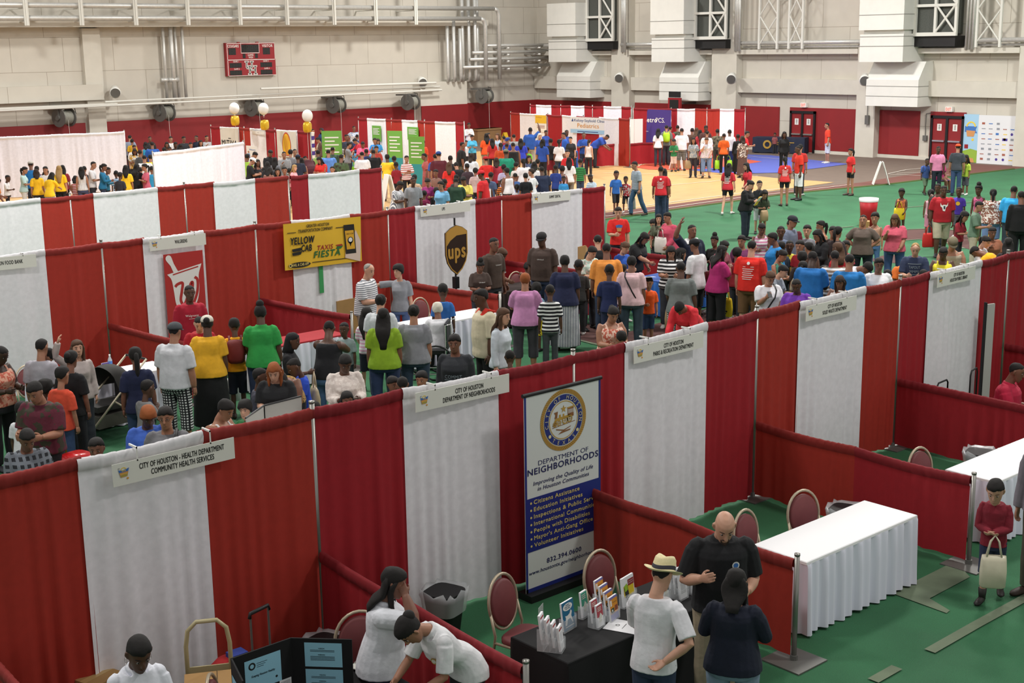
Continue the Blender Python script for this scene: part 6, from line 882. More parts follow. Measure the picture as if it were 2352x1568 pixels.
def want(key, mb, vox, mats, extra=None, smooth_it=3):
    """queue a closed-surface build: overlapping lofts fused into one continuous skin"""
    if key in _jobs or key in _done: return
    _jobs[key] = (mb, vox, mats, extra, smooth_it)
def flush():
    obs = []
    for key, (mb, vox, mats, extra, it) in _jobs.items():
        o = bpy.data.objects.new('t', mb.mesh('t', mats)); COL.objects.link(o)
        if vox:
            r = o.modifiers.new('r', 'REMESH'); r.mode = 'VOXEL'; r.voxel_size = vox; r.use_smooth_shade = True
            if it: q = o.modifiers.new('s', 'SMOOTH'); q.iterations = it; q.factor = 0.5
        obs.append((key, o))
    dg = bpy.context.evaluated_depsgraph_get(); dg.update()
    for key, o in obs:
        me = bpy.data.meshes.new_from_object(o.evaluated_get(dg)); mats, extra = _jobs[key][2], _jobs[key][3]
        if extra is not None:
            n = len(me.vertices); V = np.empty(n*3); me.vertices.foreach_get('co', V); L = len(me.loops); li = np.empty(L, int); me.loops.foreach_get('vertex_index', li); pn = len(me.polygons); ls = np.empty(pn, int); me.polygons.foreach_get('loop_start', ls); lt = np.empty(pn, int); me.polygons.foreach_get('loop_total', lt)
            V2 = np.array(extra.v).ravel(); li2 = np.array([i for f in extra.f for i in f])+n; lt2 = np.array([len(f) for f in extra.f]); ls2 = L+np.concatenate([[0], np.cumsum(lt2)[:-1]])
            m2 = bpy.data.meshes.new('body'); m2.vertices.add(n+len(extra.v)); m2.vertices.foreach_set('co', np.concatenate([V, V2])); m2.loops.add(L+len(li2)); m2.loops.foreach_set('vertex_index', np.concatenate([li, li2])); m2.polygons.add(pn+len(lt2)); m2.polygons.foreach_set('loop_start', np.concatenate([ls, ls2])); m2.polygons.foreach_set('loop_total', np.concatenate([lt, lt2]))
            m2.polygons.foreach_set('material_index', np.concatenate([np.zeros(pn, int), np.array(extra.m)])); m2.polygons.foreach_set('use_smooth', [True]*(pn+len(lt2)))
            for m_ in mats: m2.materials.append(m_)
            m2.update(calc_edges=True); m2.validate(); bpy.data.meshes.remove(me); me = m2
        else:
            me.polygons.foreach_set('use_smooth', [True]*len(me.polygons))
        _done[key] = me
    for key, o in obs: m0 = o.data; bpy.data.objects.remove(o); bpy.data.meshes.remove(m0)
    _jobs.clear()
_rigs = {}
def rig(pose, build):
    if (pose, build) not in _rigs: _rigs[(pose, build)] = Rig(pose, build)
    return _rigs[(pose, build)]
def bodykey(pose, build, hi=0, bare=False):
    key = ('body', pose, build, hi, bare)
    if key not in _jobs and key not in _done:
        r = rig(pose, build); mb = MB(); r.torso(mb, 0.80, 1.475 if bare else 1.40, -0.012 if bare else -0.02); headmesh(mb, r); ex = MB(); vox = (0.0145, 0.0062)[hi]
        for i in (0, 1):
            r.armtube(mb, i, 0, 1); r.legtube(mb, i, 0, 1); hand(mb if hi else ex, r, i, 0.9 if pose not in ('wv', 'po', 'Long') else 0.35)
            an, sx, sp = r.leg[i][2], r.leg[i][3], r.leg[i][4]; fd = np.array([sx*0.22, 1, 0]); fd = nz(fd); mb.tube([an+[0, 0, 0.01], an+fd*0.02+[0, 0, -0.03], an+fd*0.1+[0, 0, -0.052], an+fd*0.16+[0, 0, -0.06]], [0.035, 0.036, (0.04, 0.024), (0.036, 0.014)], 10, up=(0, 0, 1))
        facemesh(ex, r, hi)
        want(key, mb, vox, [M_skin, M_eyew, M_iris, M_lip, M_brow], ex, 3 if not hi else 4)
    return key
def topkey(style, pose, build, hi=0):
    key = ('top', style, pose, build, hi)
    if key not in _jobs and key not in _done:
        r = rig(pose, build); mb = MB(); z0 = 0.86 if style in 'tlpoj' else 0.93; heavy = build in 'gf'; inf = 0.016 if build != 'w' else 0.012
        if style == 'o': z0 = 0.80
        dip = 0.05 if build in 'wf' else 0.022
        if style == 'k': r.torso(mb, 0.9, 1.40, 0.01, 0.015, dip=0.04)
        else: r.torso(mb, z0, 1.452, inf, 0.02 if not heavy else 0.03, dip=dip)
        for i in (0, 1):
            sh, el, wr, sx, f = r.arm[i]
            if style == 'k':
                P = [(sx*0.085, 0.075+r.bu, 1.36), (sx*0.095, 0.03, 1.435), (sx*0.09, -0.05, 1.40), (sx*0.085, -0.085, 1.34)]; mb.tube([r.B((p[0], p[1], r.T(p[2]))) for p in P], [(0.022, 0.012)]*4, 8, up=(0, 1, 0))
            if style != 'k': mb.ball(tuple(sh+np.array([-sx*0.012, 0, -0.006])), 0.056*r.lf+0.013, 10)
            if style in 'tpo': r.armtube(mb, i, 0, 0.42 if style != 'o' else 0.5, 0.013, 0.019)
            elif style in 'lj': r.armtube(mb, i, 0, 0.97, 0.013 if style == 'l' else 0.016, 0.006)
        if style in 'pj':
            P = [r.B((0.062*math.cos(a)*r.lf**0.5, -0.012+0.062*math.sin(a), r.T(1.462)-0.018*max(0, math.sin(a)))) for a in np.linspace(0, 2*PI, 15)[:-1]]; mb.tube(P, (0.017), 8, closed=True)
        want(key, mb, (0.0135, 0.0075)[hi], [M_cloth], None, 3)
    return key
def botkey(style, pose, build, hi=0):
    key = ('bot', style, pose, build, hi)
    if key not in _jobs and key not in _done:
        r = rig(pose, build); mb = MB(); r.torso(mb, 0.80, 1.0, 0.006)
        if style in 'kK':  # skirts, knee and ankle length
            z1 = 0.46 if style == 'k' else 0.10; hx, hy = r.hi; c = (r.leg[0][2]+r.leg[1][2])/2; kn = (r.leg[0][1]+r.leg[1][1])/2
            R = [r.ring(r.T(1.0), r.wa[0]+0.012, r.wa[1]+0.012)]
            for t in (0, 0.25, 0.6, 1.0):
                z = (r.pz-0.05)*(1-t)+z1*t; w = hx+0.02+0.05*t; d = hy+0.02+0.06*t; R.append([np.array([w*math.cos(a)*(1+0.03*math.sin(9*a)*t), d*math.sin(a)+kn[1]*t*0.6, z]) for a in [2*PI*j/20 for j in range(20)]])
            mb.loft(R[::-1])
        else:
            t1 = {'j': 0.99, 's': 0.54, 'c': 0.78, 'h': 0.34}[style]
            for i in (0, 1): r.legtube(mb, i, 0, t1, 0.012 if style != 's' else 0.02, {'j': 0.022, 's': 0.045, 'c': 0.03, 'h': 0.03}[style])
        want(key, mb, (0.0145, 0.0085)[hi], [M_cloth], None, 3)
    return key
def hairkey(style, pose, build, hi=0):
    key = ('hair', style, pose, build)
    if key not in _jobs and key not in _done:
        r = rig(pose, build); mb = MB(); vox = 0
        def cap(off, front, side, nape, nu=17, nv=28, bulge=0.0):
            # a skull cap; hairline: front height, side height, nape height (head-local z)
            R = []
            for i in range(nu):
                z = -0.105+0.225*i/(nu-1); g = []
                zz = min(z, 0.117); rx, ry, yo = [np.interp(zz, HP_[:, 0], HP_[:, k]) for k in (1, 2, 3)]
                if i == nu-1: rx, ry = 0.01, 0.014
                for j in range(nv):
                    a = 2*PI*j/nv; sa = math.sin(a); hl = front+(side-front)*(1-max(0, sa))**1.0 if sa > -0.05 else side+(nape-side)*min(1, -sa*1.3)
                    hl += 0.006*math.sin(3*a+0.5)+0.004*math.sin(7*a); t = min(1, max(0, (z-hl)/0.03)); t = t*t*(3-2*t); o_ = -0.03+(off+0.03+bulge*max(0, -sa))*t+(0.12*off+0.0012)*t*math.sin(5*a+31*z)*math.sin(9*a-23*z+1)
                    g.append(r.HD(((rx+o_)*math.cos(a), (ry+o_)*sa+yo, z+(off*0.9 if z > 0.09 else 0))))
                R.append(g)
            mb.loft(R)
        if style == 's': cap(0.011, 0.058, 0.012, -0.05)
        elif style == 'x': cap(0.0035, 0.066, 0.02, -0.045)        # cropped
        elif style == 'z': cap(0.006, 0.2, -0.02, -0.05) if False else cap(0.004, 0.13, 0.005, -0.05)   # balding fringe
        elif style == 'c': cap(0.026, 0.045, -0.04, -0.08)         # full curls
        elif style == 'a': cap(0.042, 0.05, -0.04, -0.09)
        else: cap(0.014, 0.055, -0.005, -0.065)
        if style in 'lLm':      # loose long hair
            n = {'m': 0.16, 'l': 0.27, 'L': 0.42}[style]; back = []
            for t in np.linspace(0, 1, 8):
                p = r.HD((0, -0.062-0.02*math.sin(PI*t), 0.05)) if t == 0 else None
                z = 0.06-t*(0.11+n)
                w = (0.074+0.045*math.sin(PI*min(1, t*1.2)))*(1-0.3*t**3); d = 0.042*(1-0.35*t)
                c0 = r.HD((0, -0.055, max(z, -0.07))); c1 = c0+np.array([0, -0.012*(t > 0.5)-min(1, max(0, (-z-0.09)/0.1))*(r.ch[1]*0.75), min(0, z+0.07)]); back.append((c1, (w*r.hf, d)))
            mb.tube([b[0] for b in back], [b[1] for b in back], 12, up=(0, 1, 0))
            for sx in (1, -1):
                P = [r.HD((sx*0.066, 0.02, 0.05)), r.HD((sx*0.08, 0.0, 0.0)), r.HD((sx*0.078, -0.005, -0.06)), r.HD((sx*0.08, 0.005, -0.08))+np.array([0, 0.0, -n*0.35]), r.HD((sx*0.075, 0.01, -0.08))+np.array([0, 0.02, -n*0.75])]; mb.tube(P, [0.018, 0.026, 0.028, 0.024, 0.012], 8)
        if style in 'pP':       # ponytail
            n = 0.2 if style == 'p' else 0.36; c = r.HD((0, -0.1, 0.04)); P = [c, c+np.array([0, -0.035, 0.005]), c+np.array([0, -0.05, -0.07]), c+np.array([0, -0.035, -0.07-n*0.5]), c+np.array([0, -0.03, -0.07-n])]; mb.tube(P, [0.02, 0.03, 0.036, 0.03, 0.012], 9)
        if style == 'B': mb.ball(tuple(r.HD((0, -0.095, 0.06))), 0.05*r.hf, 9)
        if style == 'T': mb.ball(tuple(r.HD((0, -0.02, 0.15))), 0.058*r.hf, 9)
        want(key, mb, vox, [M_hair], None, 0)
    return key
def hatmesh(kind, r, two=False):
    mb = MB(); nv = 22
    if kind == 'cap':
        R = []
        for z, k_ in ((0.035, 1.0), (0.06, 1.02), (0.09, 0.93), (0.118, 0.68), (0.132, 0.3), (0.136, 0.04)):
            R.append([r.HD((0.092*k_*math.cos(a), 0.115*k_*math.sin(a)-0.004, z+0.004)) for a in [2*PI*j/nv for j in range(nv)]])
        mb.loft(R); br = [[], []]
        for j in range(9):
            a = PI*(0.08+0.84*j/8); br[0].append((0.082*math.cos(a), 0.1*math.sin(a), 0.045)); br[1].append((0.085*math.cos(a), 0.1*math.sin(a)+0.07*math.sin(a)**0.6, 0.028))
        V = [r.HD(p) for p in br[0]+br[1]]+[r.HD((p[0], p[1], p[2]-0.008)) for p in br[0]+br[1]]; F = []
        for i in range(8): F += [(i, i+1, 10+i, 9+i), (18+i, 27+i, 28+i, 19+i), (9+i, 10+i, 28+i, 27+i)]
        mb.add(V, F)
    return mb
def shoekey(pose, build, style='s'):
    key = ('shoe', style, pose, build)
    if key in _jobs or key in _done: return key
    r = rig(pose, build)
    for i in (0, 1):
        an, sx, sp = r.leg[i][2], r.leg[i][3], r.leg[i][4]; fd = nz([sx*0.22, 1, 0]); mb = MB(); z = an[2]-0.075; up = (0, 0, 1); g = np.array([an[0], an[1], z])
        P = [g-fd*0.065+[0, 0, 0.035], g-fd*0.04+[0, 0, 0.04], g+fd*0.02+[0, 0, 0.042], g+fd*0.1+[0, 0, 0.034], g+fd*0.165+[0, 0, 0.026], g+fd*0.2+[0, 0, 0.022]]; mb.tube(P, [(0.02, 0.03), (0.037, 0.04), (0.043, 0.042), (0.05, 0.034), (0.046, 0.026), (0.02, 0.016)], 10, up=up)
        mb.tube([an+[0, 0, -0.045], an+[0, 0, 0.015 if style == 's' else 0.12]], [(0.042), (0.044 if style == 's' else 0.056)], 10)
        want(('shoe', style, pose, build, i), mb, 0, [M_shoe], None, 0)
    _jobs[key] = (MB().ball((0, 0, 0), 0.01, 4), 0, [M_shoe], None, 0); return key
TOPN = {'t': 't_shirt', 'l': 'long_sleeved_top', 'p': 'polo_shirt', 'k': 'tank_top', 'o': 'oversized_tee', 'j': 'jacket', 'd': 'dress'}; BOTN = {'j': 'trousers', 's': 'shorts', 'c': 'capri_trousers', 'h': 'short_shorts', 'k': 'skirt', 'K': 'long_skirt'}
PEOPLE = []
def parse(rows, group, off=0.0):
    for ln in rows.strip().split('\n'):
        ln = ln.strip()
        if not ln or ln[0] == '#': continue
        spec, lab = ln.split('|', 1); q = spec.split(); u, v, h, face, pose, build, sk, hr, top, bot = q[:10]; ex = q[10:]
        PEOPLE.append(dict(u=float(u), v=float(v), h=float(h), face=float(face), pose=pose, build=build, sk=sk, hr=hr, top=top, bot=bot, ex=ex, lab=lab.strip(), grp=group))
def prep():
    for p in PEOPLE:
        hi = 1 if 'HI' in p['ex'] else 0; p['hi'] = hi; po, bu = p['pose'], p['build']; p['bk'] = bodykey(po, bu, hi, p['top'][0] == 'k'); st = p['top'][0]; st = 't' if st == 'd' else st; topkey(st, po, bu, hi); botkey(p['bot'][0], po, bu, hi)
        if p['hr'][0] not in '0': hairkey(p['hr'][0], po, bu)
        shoekey(po, bu, 'b' if 'boots' in p['ex'] else 's')
        for hatk in ('cap', ):
            for e in p['ex']:
                if e.startswith(hatk): want(('hat', hatk, po, bu), hatmesh(hatk, rig(po, bu)), 0, [M_cloth], None, 0)
_zmax = {}
def locate(p):
    po, bu, hi = p['pose'], p['build'], p['hi']; bm = _done[p['bk']]
    k = p['bk']
    if k not in _zmax:
        n = len(bm.vertices); V = np.empty(n*3); bm.vertices.foreach_get('co', V); V = V.reshape(-1, 3); i = V[:, 2].argmax(); r = rig(po, bu); tp = r.HD((0, 0, 0.117)); _zmax[k] = (max(tp[2], 0.3), tp)
    zt, tp = _zmax[k]; stand = 1.735 if bu != 'c' else 1.74; sc = p['h']/stand; ht = zt*sc+0.02*sc*(p['hr'][0] not in '0x'); 
    P = at(p['u'], p['v'], ht); az = math.atan2(CAM[0]-P[0], -(CAM[1]-P[1])); rz = math.atan2(-(CAM[0]-P[0]), CAM[1]-P[1])  # +Y towards camera
    rz += math.radians(p['face']); c, s = math.cos(rz), math.sin(rz); o2 = np.array([tp[0]*c-tp[1]*s, tp[0]*s+tp[1]*c])*sc
    loc = (P[0]-o2[0], P[1]-o2[1], 0.012 if P[1] < 19.7 else 0.008)
    p.update(loc=np.array(loc[:2]), z=loc[2], rz=rz, sc=sc)
OBST = []   # footprints that nobody stands in: (centre, half length, half depth, angle)
def ob_rect(P, L, D, rz): c, s = math.cos(rz), math.sin(rz); OBST.append((np.array([P[0]+c*L/2-s*D/2, P[1]+s*L/2+c*D/2]), L/2, D/2, rz))
def blocked(xy, r):
    for C_, a, b_, rz in OBST:
        d = xy-C_
        if abs(d[0]) > a+b_+r or abs(d[1]) > a+b_+r: continue
        c, s = math.cos(rz), math.sin(rz); x, y = abs(d[0]*c+d[1]*s), abs(-d[0]*s+d[1]*c)
        if max(0, x-a)**2+max(0, y-b_)**2 < r*r: return True
    return False
def relax(n=80):
    """let neighbours stand clear of each other and of furniture: they step back or forth along their line of sight, sized to the seen head"""
    for p in PEOPLE:
        locate(p); p['h0'] = p['h']; p['rad'] = {'c': 0.17, 't': 0.2, 'w': 0.23, 'm': 0.245, 'f': 0.275, 'g': 0.285}[p['build']]*p['sc']; p['fix'] = 'HI' in p['ex'] or p['pose'] in ('si', 'sd'); p['orad'] = 0.15 if p['pose'] in ('ln', 'rc') else 0.2*p['sc']
    def seek():
        for p in PEOPLE:
            if p['fix'] or not blocked(p['loc'], p['orad']): continue
            h = p['h']
            for k_ in range(1, 26):
                ok = False
                for sg in (1, -1):
                    p['h'] = h*(1+sg*0.005*k_)
                    if abs(p['h']/p['h0']-1) > 0.11: continue
                    locate(p)
                    if not blocked(p['loc'], p['orad']): ok = True; break
                if ok: break
            else: p['h'] = h; locate(p)
    seek()
    for it in range(n):
        moved = False; L = np.array([p['loc'] for p in PEOPLE]); R = np.array([p['rad'] for p in PEOPLE])
        for i, p in enumerate(PEOPLE):
            d = np.linalg.norm(L-L[i], axis=1); d[i] = 9
            for j in np.nonzero(d < R+R[i])[0]:
                if j < i: continue
                q = PEOPLE[j]; far, near = (p, q) if np.linalg.norm(p['loc']-CAM[:2]) > np.linalg.norm(q['loc']-CAM[:2]) else (q, p)
                for a, k_ in ((far, 1), (near, -1)):
                    lim = 0.92 if k_ > 0 else 1.07
                    if a['fix'] or (k_ > 0 and a['h'] < a['h0']*lim) or (k_ < 0 and a['h'] > a['h0']*lim): continue
                    h = a['h']; dist = np.linalg.norm(a['loc']-CAM[:2]); a['h'] -= k_*0.03*(CAM[2]-a['h'])/dist; locate(a)
                    if blocked(a['loc'], a['orad']) : a['h'] = h; locate(a); continue
                    moved = True
        if not moved: break
def place_person(p):
    po, bu, hi = p['pose'], p['build'], p['hi']; bm = _done[p['bk']]; sc = p['sc']
    t = thing('person', p['lab'], 'person', (*p['loc'], p['z']), p['rz'], p['grp']); t.scale = (sc, sc, sc); p['obj'] = t
    link('body', bm, t, color=SKIN[p['sk']])
    if p['hr'][0] != '0': link('hair', _done[('hair', p['hr'][0], po, bu)], t, color=HAIRC[p['hr'][1]])
    def cl(name, me, spec):
        pat = spec[1] if not spec[1] == ':' else None; hexc = spec.split(':')[1]
        if pat:
            kk = (me.name, pat)
            if kk not in _done: m2 = me.copy(); m2.materials[0] = cmat(pat); _done[kk] = m2
            me = _done[kk]
        return link(name, me, t, color=hexc)
    st = p['top'][0]; cl(TOPN[st], _done[('top', 't' if st == 'd' else st, po, bu, hi)], p['top']); cl(BOTN[p['bot'][0]], _done[('bot', p['bot'][0], po, bu, hi)], p['bot'])
    shoe = next((e[5:] for e in p['ex'] if e.startswith('shoe:')), None); sb = 'b' if 'boots' in p['ex'] else 's'
    if 'noshoe' not in p['ex']:
        for i in (0, 1): link('shoe', _done[('shoe', sb, po, bu, i)], t, color=shoe or ('1c1a1a', '2a2a30', 'c8c6c2', '3a2c24')[int(p['u']+p['v']) % 4])
    for e in p['ex']:
        if e.startswith('cap:'): link('cap', _done[('hat', 'cap', po, bu)], t, color=e[4:])
    return t
def wpoint(p, local):
    """body-local point of a placed person to the world"""
    t = p['obj']; c, s = math.cos(t.rotation_euler.z), math.sin(t.rotation_euler.z); q = np.array(local)*p['sc']
    return np.array([t.location.x+q[0]*c-q[1]*s, t.location.y+q[0]*s+q[1]*c, t.location.z+q[2]])
parse('''
# ---- far left, before the long white wall
19 403 1.3 70 fl c b xk t:e4e2e0 j:1c1c20 | boy in white tee before the red cloth at the far left edge
-2 410 1.6 60 rc g c sk t:b0703a j:3a4a60 | person in tan top leaning in at the left frame edge
58 383 1.65 80 fl w d pk t:b5d2cf j:dedcd6 | woman in mint top and white trousers at far left
70 371 1.78 175 st m c xk t:1f6fb0 j:30343c cap:b5b0a8 | man in blue tee with pale cap by the long white wall
84 381 1.6 170 st w c sk t:6a3540 j:20242c | dark-haired woman half hidden behind two yellow shirts
82 388 1.62 185 st w d mb t:e8b81c j:2a3038 | woman in yellow tee with lettering across her back
103 382 1.7 -20 st m d sk t:e0dedd j:2a3038 | man in white tee facing out between the yellow shirts
107 390 1.6 30 fr w d lk t:b8b4ac j:26282c | woman with long black hair looking down, grey top
121 397 1.6 150 rc w d Lk t:efc21e s:8d9298 | woman in yellow tee with very long dark hair bending left
135 380 1.68 170 st w e Ly t:efc21e h:16171a | blonde woman in yellow tee and black shorts
143 379 1.62 180 st w d lk t:8a2a38 j:2a2c34 | dark-haired woman in maroon beside the blonde one
173 405 1.3 175 rc c d mk ks:b02030 s:d8d4d8 | girl in red and blue striped tank top
186 383 1.6 180 st w d lk kv:b5b3b5 s:3f4562 | woman in grey tank and denim shorts behind the tan board
193 382 1.5 180 st t c xk k:2a2c34 s:3f4562 | boy with cropped hair beside the tan board
216 372 1.75 80 fl m d xk t:d6d4d6 j:2a2c34 | man in white and grey tee right of the tan board
240 376 1.66 85 fl w c pk l:1d6a92 j:2d3850 | woman in teal long sleeves facing right
249 384 1.5 80 fl t c sk l:2a6f8c j:2d3038 | boy half hidden behind the teal woman
266 392 1.35 180 st c b xk ts:2f78a8 s:2a2c34 | boy in blue striped tee near the long white wall
276 395 1.5 150 st t b sk t:2d3038 j:2a2c34 | dark boy behind the blue striped boy
288 379 1.63 175 st w d lk t:f0c525 s:6a80a8 | woman in yellow tee with a shoulder strap and denim shorts
# ---- gap between the white walls
298 311 1.75 170 st m d xk t:8a94a8 j:2a2c34 | man in grey blue shirt deepest in the gap between white walls
303 319 1.6 170 st w c sk t:c99a20 j:2a2c34 | woman in mustard top deep in the gap between white walls
308 333 1.7 10 st m d sk t:dcdad8 j:2a2c34 | man in white shirt in the gap between white walls
309 342 1.6 0 fr f c lk tg:b58a30 j:2a2c34 | woman in brown and yellow top in the gap between white walls
321 344 1.5 180 st t c sk t:44484c j:2a2c34 | boy in grey in the gap between white walls
344 314 1.7 10 st m c xk j:26282c j:26282c | man in black jacket over white shirt far behind the tilted wall
334 326 1.6 180 st w d mk k:2f9cc8 j:2a2c34 | woman in cyan tank top beside a wide blue shirt
349 326 1.76 180 st g c xk t:1e4f9c j:2a2c34 | wide man in royal blue tee beyond the tilted wall
331 357 1.7 180 st g d xk t:e2e0e0 j:2a2c34 | man in plain white tee beside the tilted white wall
345 355 1.6 180 st f d bk t:e8c62c j:2a2c34 | woman in pale yellow tee beside the tilted white wall
314 376 1.66 150 st f c lk t:141417 j:2a2e40 bag:k | woman in black with a big black handbag by the white wall
331 376 1.64 -80 cr w d pk t:c05a6e j:2a2c34 | woman in rose top facing left by the tilted wall
322 384 1.5 170 st t e sk t:d8d6d6 j:2a2c34 | boy in white behind the woman in rose
348 382 1.4 175 st c c xk t:2f93c4 s:2a2c34 | boy in sky blue tee at the tilted wall's left edge
377 338 1.55 180 st t c sk t:d8702a j:2a2c34 | child in orange above the tilted white wall
383 326 1.65 0 st w c lk t:202226 j:202226 | woman in black above the tilted white wall
392 313 1.72 10 cr m d sk th:6a4a40 j:202226 | man in brown plaid shirt before the red wall pads
389 337 1.5 0 st t c sk t:3550b0 j:202226 | boy in blue above the tilted white wall
403 326 1.65 20 st w b pk t:18181c j:202226 | woman in black near the middle of the tilted wall's top
422 313 1.72 20 hp m c sk t:23262c j:202226 | man in dark shirt with white sleeve before the red wall pads
414 330 1.6 180 st w d mk t:b8bcc4 j:202226 | woman in pale grey above the tilted white wall
438 327 1.5 10 st t d sk t:d6d4d0 j:202226 | child in white above the tilted white wall
450 312 1.7 -40 st m c xk j:1d2438 j:202226 | man in navy jacket before the red wall pads
461 322 1.6 10 st w d lk t:7f9cc4 j:202226 | woman in light blue near the tall wall end
475 312 1.72 20 ch m d xk t:9fa0a2 j:202226 | man in grey shirt left of the cream cloth banner
# ---- left crowd before the shell banner
568 353 1.6 160 st t c sk t:9fca4a j:202226 | boy with lime shirt at the right end of the tilted wall
574 373 1.25 170 st c c sk t:a82a6a j:202226 | small girl in magenta beside the tilted wall
583 364 1.7 100 fr m d xk t:1d1d20 j:202226 cap:e4e4e4 | man in white cap and black top by the tilted wall
589 350 1.68 70 rc f d bk l:dcd8d8 j:202226 | woman in white blouse reaching right by the shell banner
592 366 1.62 20 st f c lk k:1c1c20 j:202226 | woman in black tank top near the tilted wall's corner
588 388 1.2 160 st c c xk t:cf6a26 j:202226 | small child in orange by the back row's white panel
607 384 1.4 190 st c d pk k:58b5a0 s:202226 | girl in teal tank top by the back row drapes
614 371 1.62 180 st w c lk t:202024 j:202226 | woman in black with hair up, back row left
622 345 1.8 20 fr m c sk j:1e1d1f j:1e1d1f | tall man in dark suit before the shell banner
621 385 1.5 150 fr f c mk k:7a4a40 j:202226 | woman in brown halter bending by the back drapes
632 361 1.62 160 st w d lk t:6c6e74 j:202226 | woman in grey with dark hair facing the shell banner
637 386 1.4 0 st c d lk t:c9a9a0 j:202226 | girl facing out in pale pink by the back drapes
653 383 1.42 0 st c d sk t:9a5a60 j:202226 | boy facing out in dull red by the back drapes
652 349 1.74 0 ch m d xk l:8f9092 j:202226 | man in grey holding a green folder under the shell
667 343 1.74 170 st w d bk t:7f8084 j:202226 | woman in grey tee with bun before the shell banner
677 343 1.75 10 st m d xk t:a5a5a5 j:202226 | man peeking out beside the shell banner
684 355 1.72 180 st m b sk t:22283a j:202226 cap:1c2236 | man in navy cap before the shell banner
699 363 1.78 200 ln g c xk t:4a1c24 j:202226 | broad man in maroon bending right of the shell
692 362 1.6 185 st w d Lk k:c9c6c4 j:202226 | woman with long hair and white straps by the back drapes
677 378 1.5 60 st w e ly t:e8a0a8 j:202226 | fair-haired girl in pink by the back drapes
665 386 1.3 150 st c c sk t:33363c j:202226 | child with black hair just over the back row drapes
730 344 1.62 185 st w c bk tl:a8d040 j:202226 | woman with lime straps beside the purple striped pole
731 361 1.66 -40 fr f d lk t:cf2a22 j:202226 | woman in bright red tee over the white back panel
754 344 1.76 175 st g d xk t:5c88cc j:202226 | broad man in light blue shirt over the white back panel
737 294 1.66 -30 fl w c lb l:27406e K:27406e scarf:27406e | woman in blue headscarf before the red wall
718 297 1.72 80 st m d xk t:a09a74 j:58543e | man in khaki beside the purple striped pole
743 312 1.72 190 hp f c xk d:4c3530 K:4c3530 | woman in long brown dress beside the green banner
728 316 1.6 -60 fr w d pk t:c8b8a0 j:202226 | woman in cream facing left by the purple striped pole
764 338 1.7 170 st g c xk t:33483a j:202226 | man in dark green tee before the green banner
763 382 1.35 -10 wv c d sk t:8fa0c0 j:202226 | child waving an arm above the back white panel
784 355 1.72 160 st g c xk tc:46583a j:202226 | man in green camouflage tee behind the back drapes
782 325 1.6 180 st w b bk ks:3a3a44 j:202226 | woman in dark striped tank right of the green banner
792 338 1.3 175 st c c sk t:eab22c s:202226 | boy in yellow tee right of the green banner
803 326 1.66 100 ch w d bk t:77787c j:30343c bag:l | woman in grey tee with a lime bag
812 319 1.66 -70 rc w d bk l:b8283c j:202226 | woman in crimson long sleeves before the green posters
798 310 1.74 10 st m c xk t:2a3040 j:202226 | man in dark shirt left of the green posters
813 290 1.72 10 hp f c xk tf:8a9cb8 j:202226 | woman in blue floral blouse standing above the crowd
820 309 1.5 180 st t c xk t:2a3878 j:202226 | boy in navy left of the first green poster
795 309 1.5 10 st t c sk t:c8642c j:202226 | boy in orange left of the floral blouse
833 326 1.66 0 fr f c sk t:e0587c j:202226 | woman in pink tee facing out below the first green poster
860 317 1.66 -20 ch m d sk t:2f7fc4 j:202226 | man in blue vest below the first green poster
869 319 1.6 20 fr w e lb t:3f9fd0 j:202226 | woman in cyan beside the man in blue vest
905 312 1.75 40 fl m b xk p:86d83c j:1a1b1e | man in neon green polo between the green posters
857 344 1.72 185 st g c xk l:101013 j:202226 | broad man in black facing the blue-clothed table
831 349 1.7 185 st g d xk t:dadade j:202226 | man in plain white tee above the white back panel
841 342 1.5 185 st t c sk t:2a3a70 j:202226 | boy in navy between white tee and black top
864 335 1.65 -10 st w d bk t:a83a30 j:202226 | woman in brick red behind the broad man in black
889 354 1.66 185 hp f b bk t:f0c22c j:b8a8a4 | woman in yellow tee by the end pole of the back row
909 372 1.4 190 st c b xk t:8c1c28 j:26262c | boy in dark red tee by the blue-clothed table
905 358 1.5 180 st t b sk t:3a78b4 j:26262c | boy in blue by the blue-clothed table
934 357 1.66 20 cr w d sk ls:a8584c j:17171a | woman in striped top and black trousers by the low red rail
922 417 1.66 60 fr f b bk dv:6a6c78 K:6a6c78 | woman in grey dress beside the leaning white board
''', 'crowd at the far left booths')
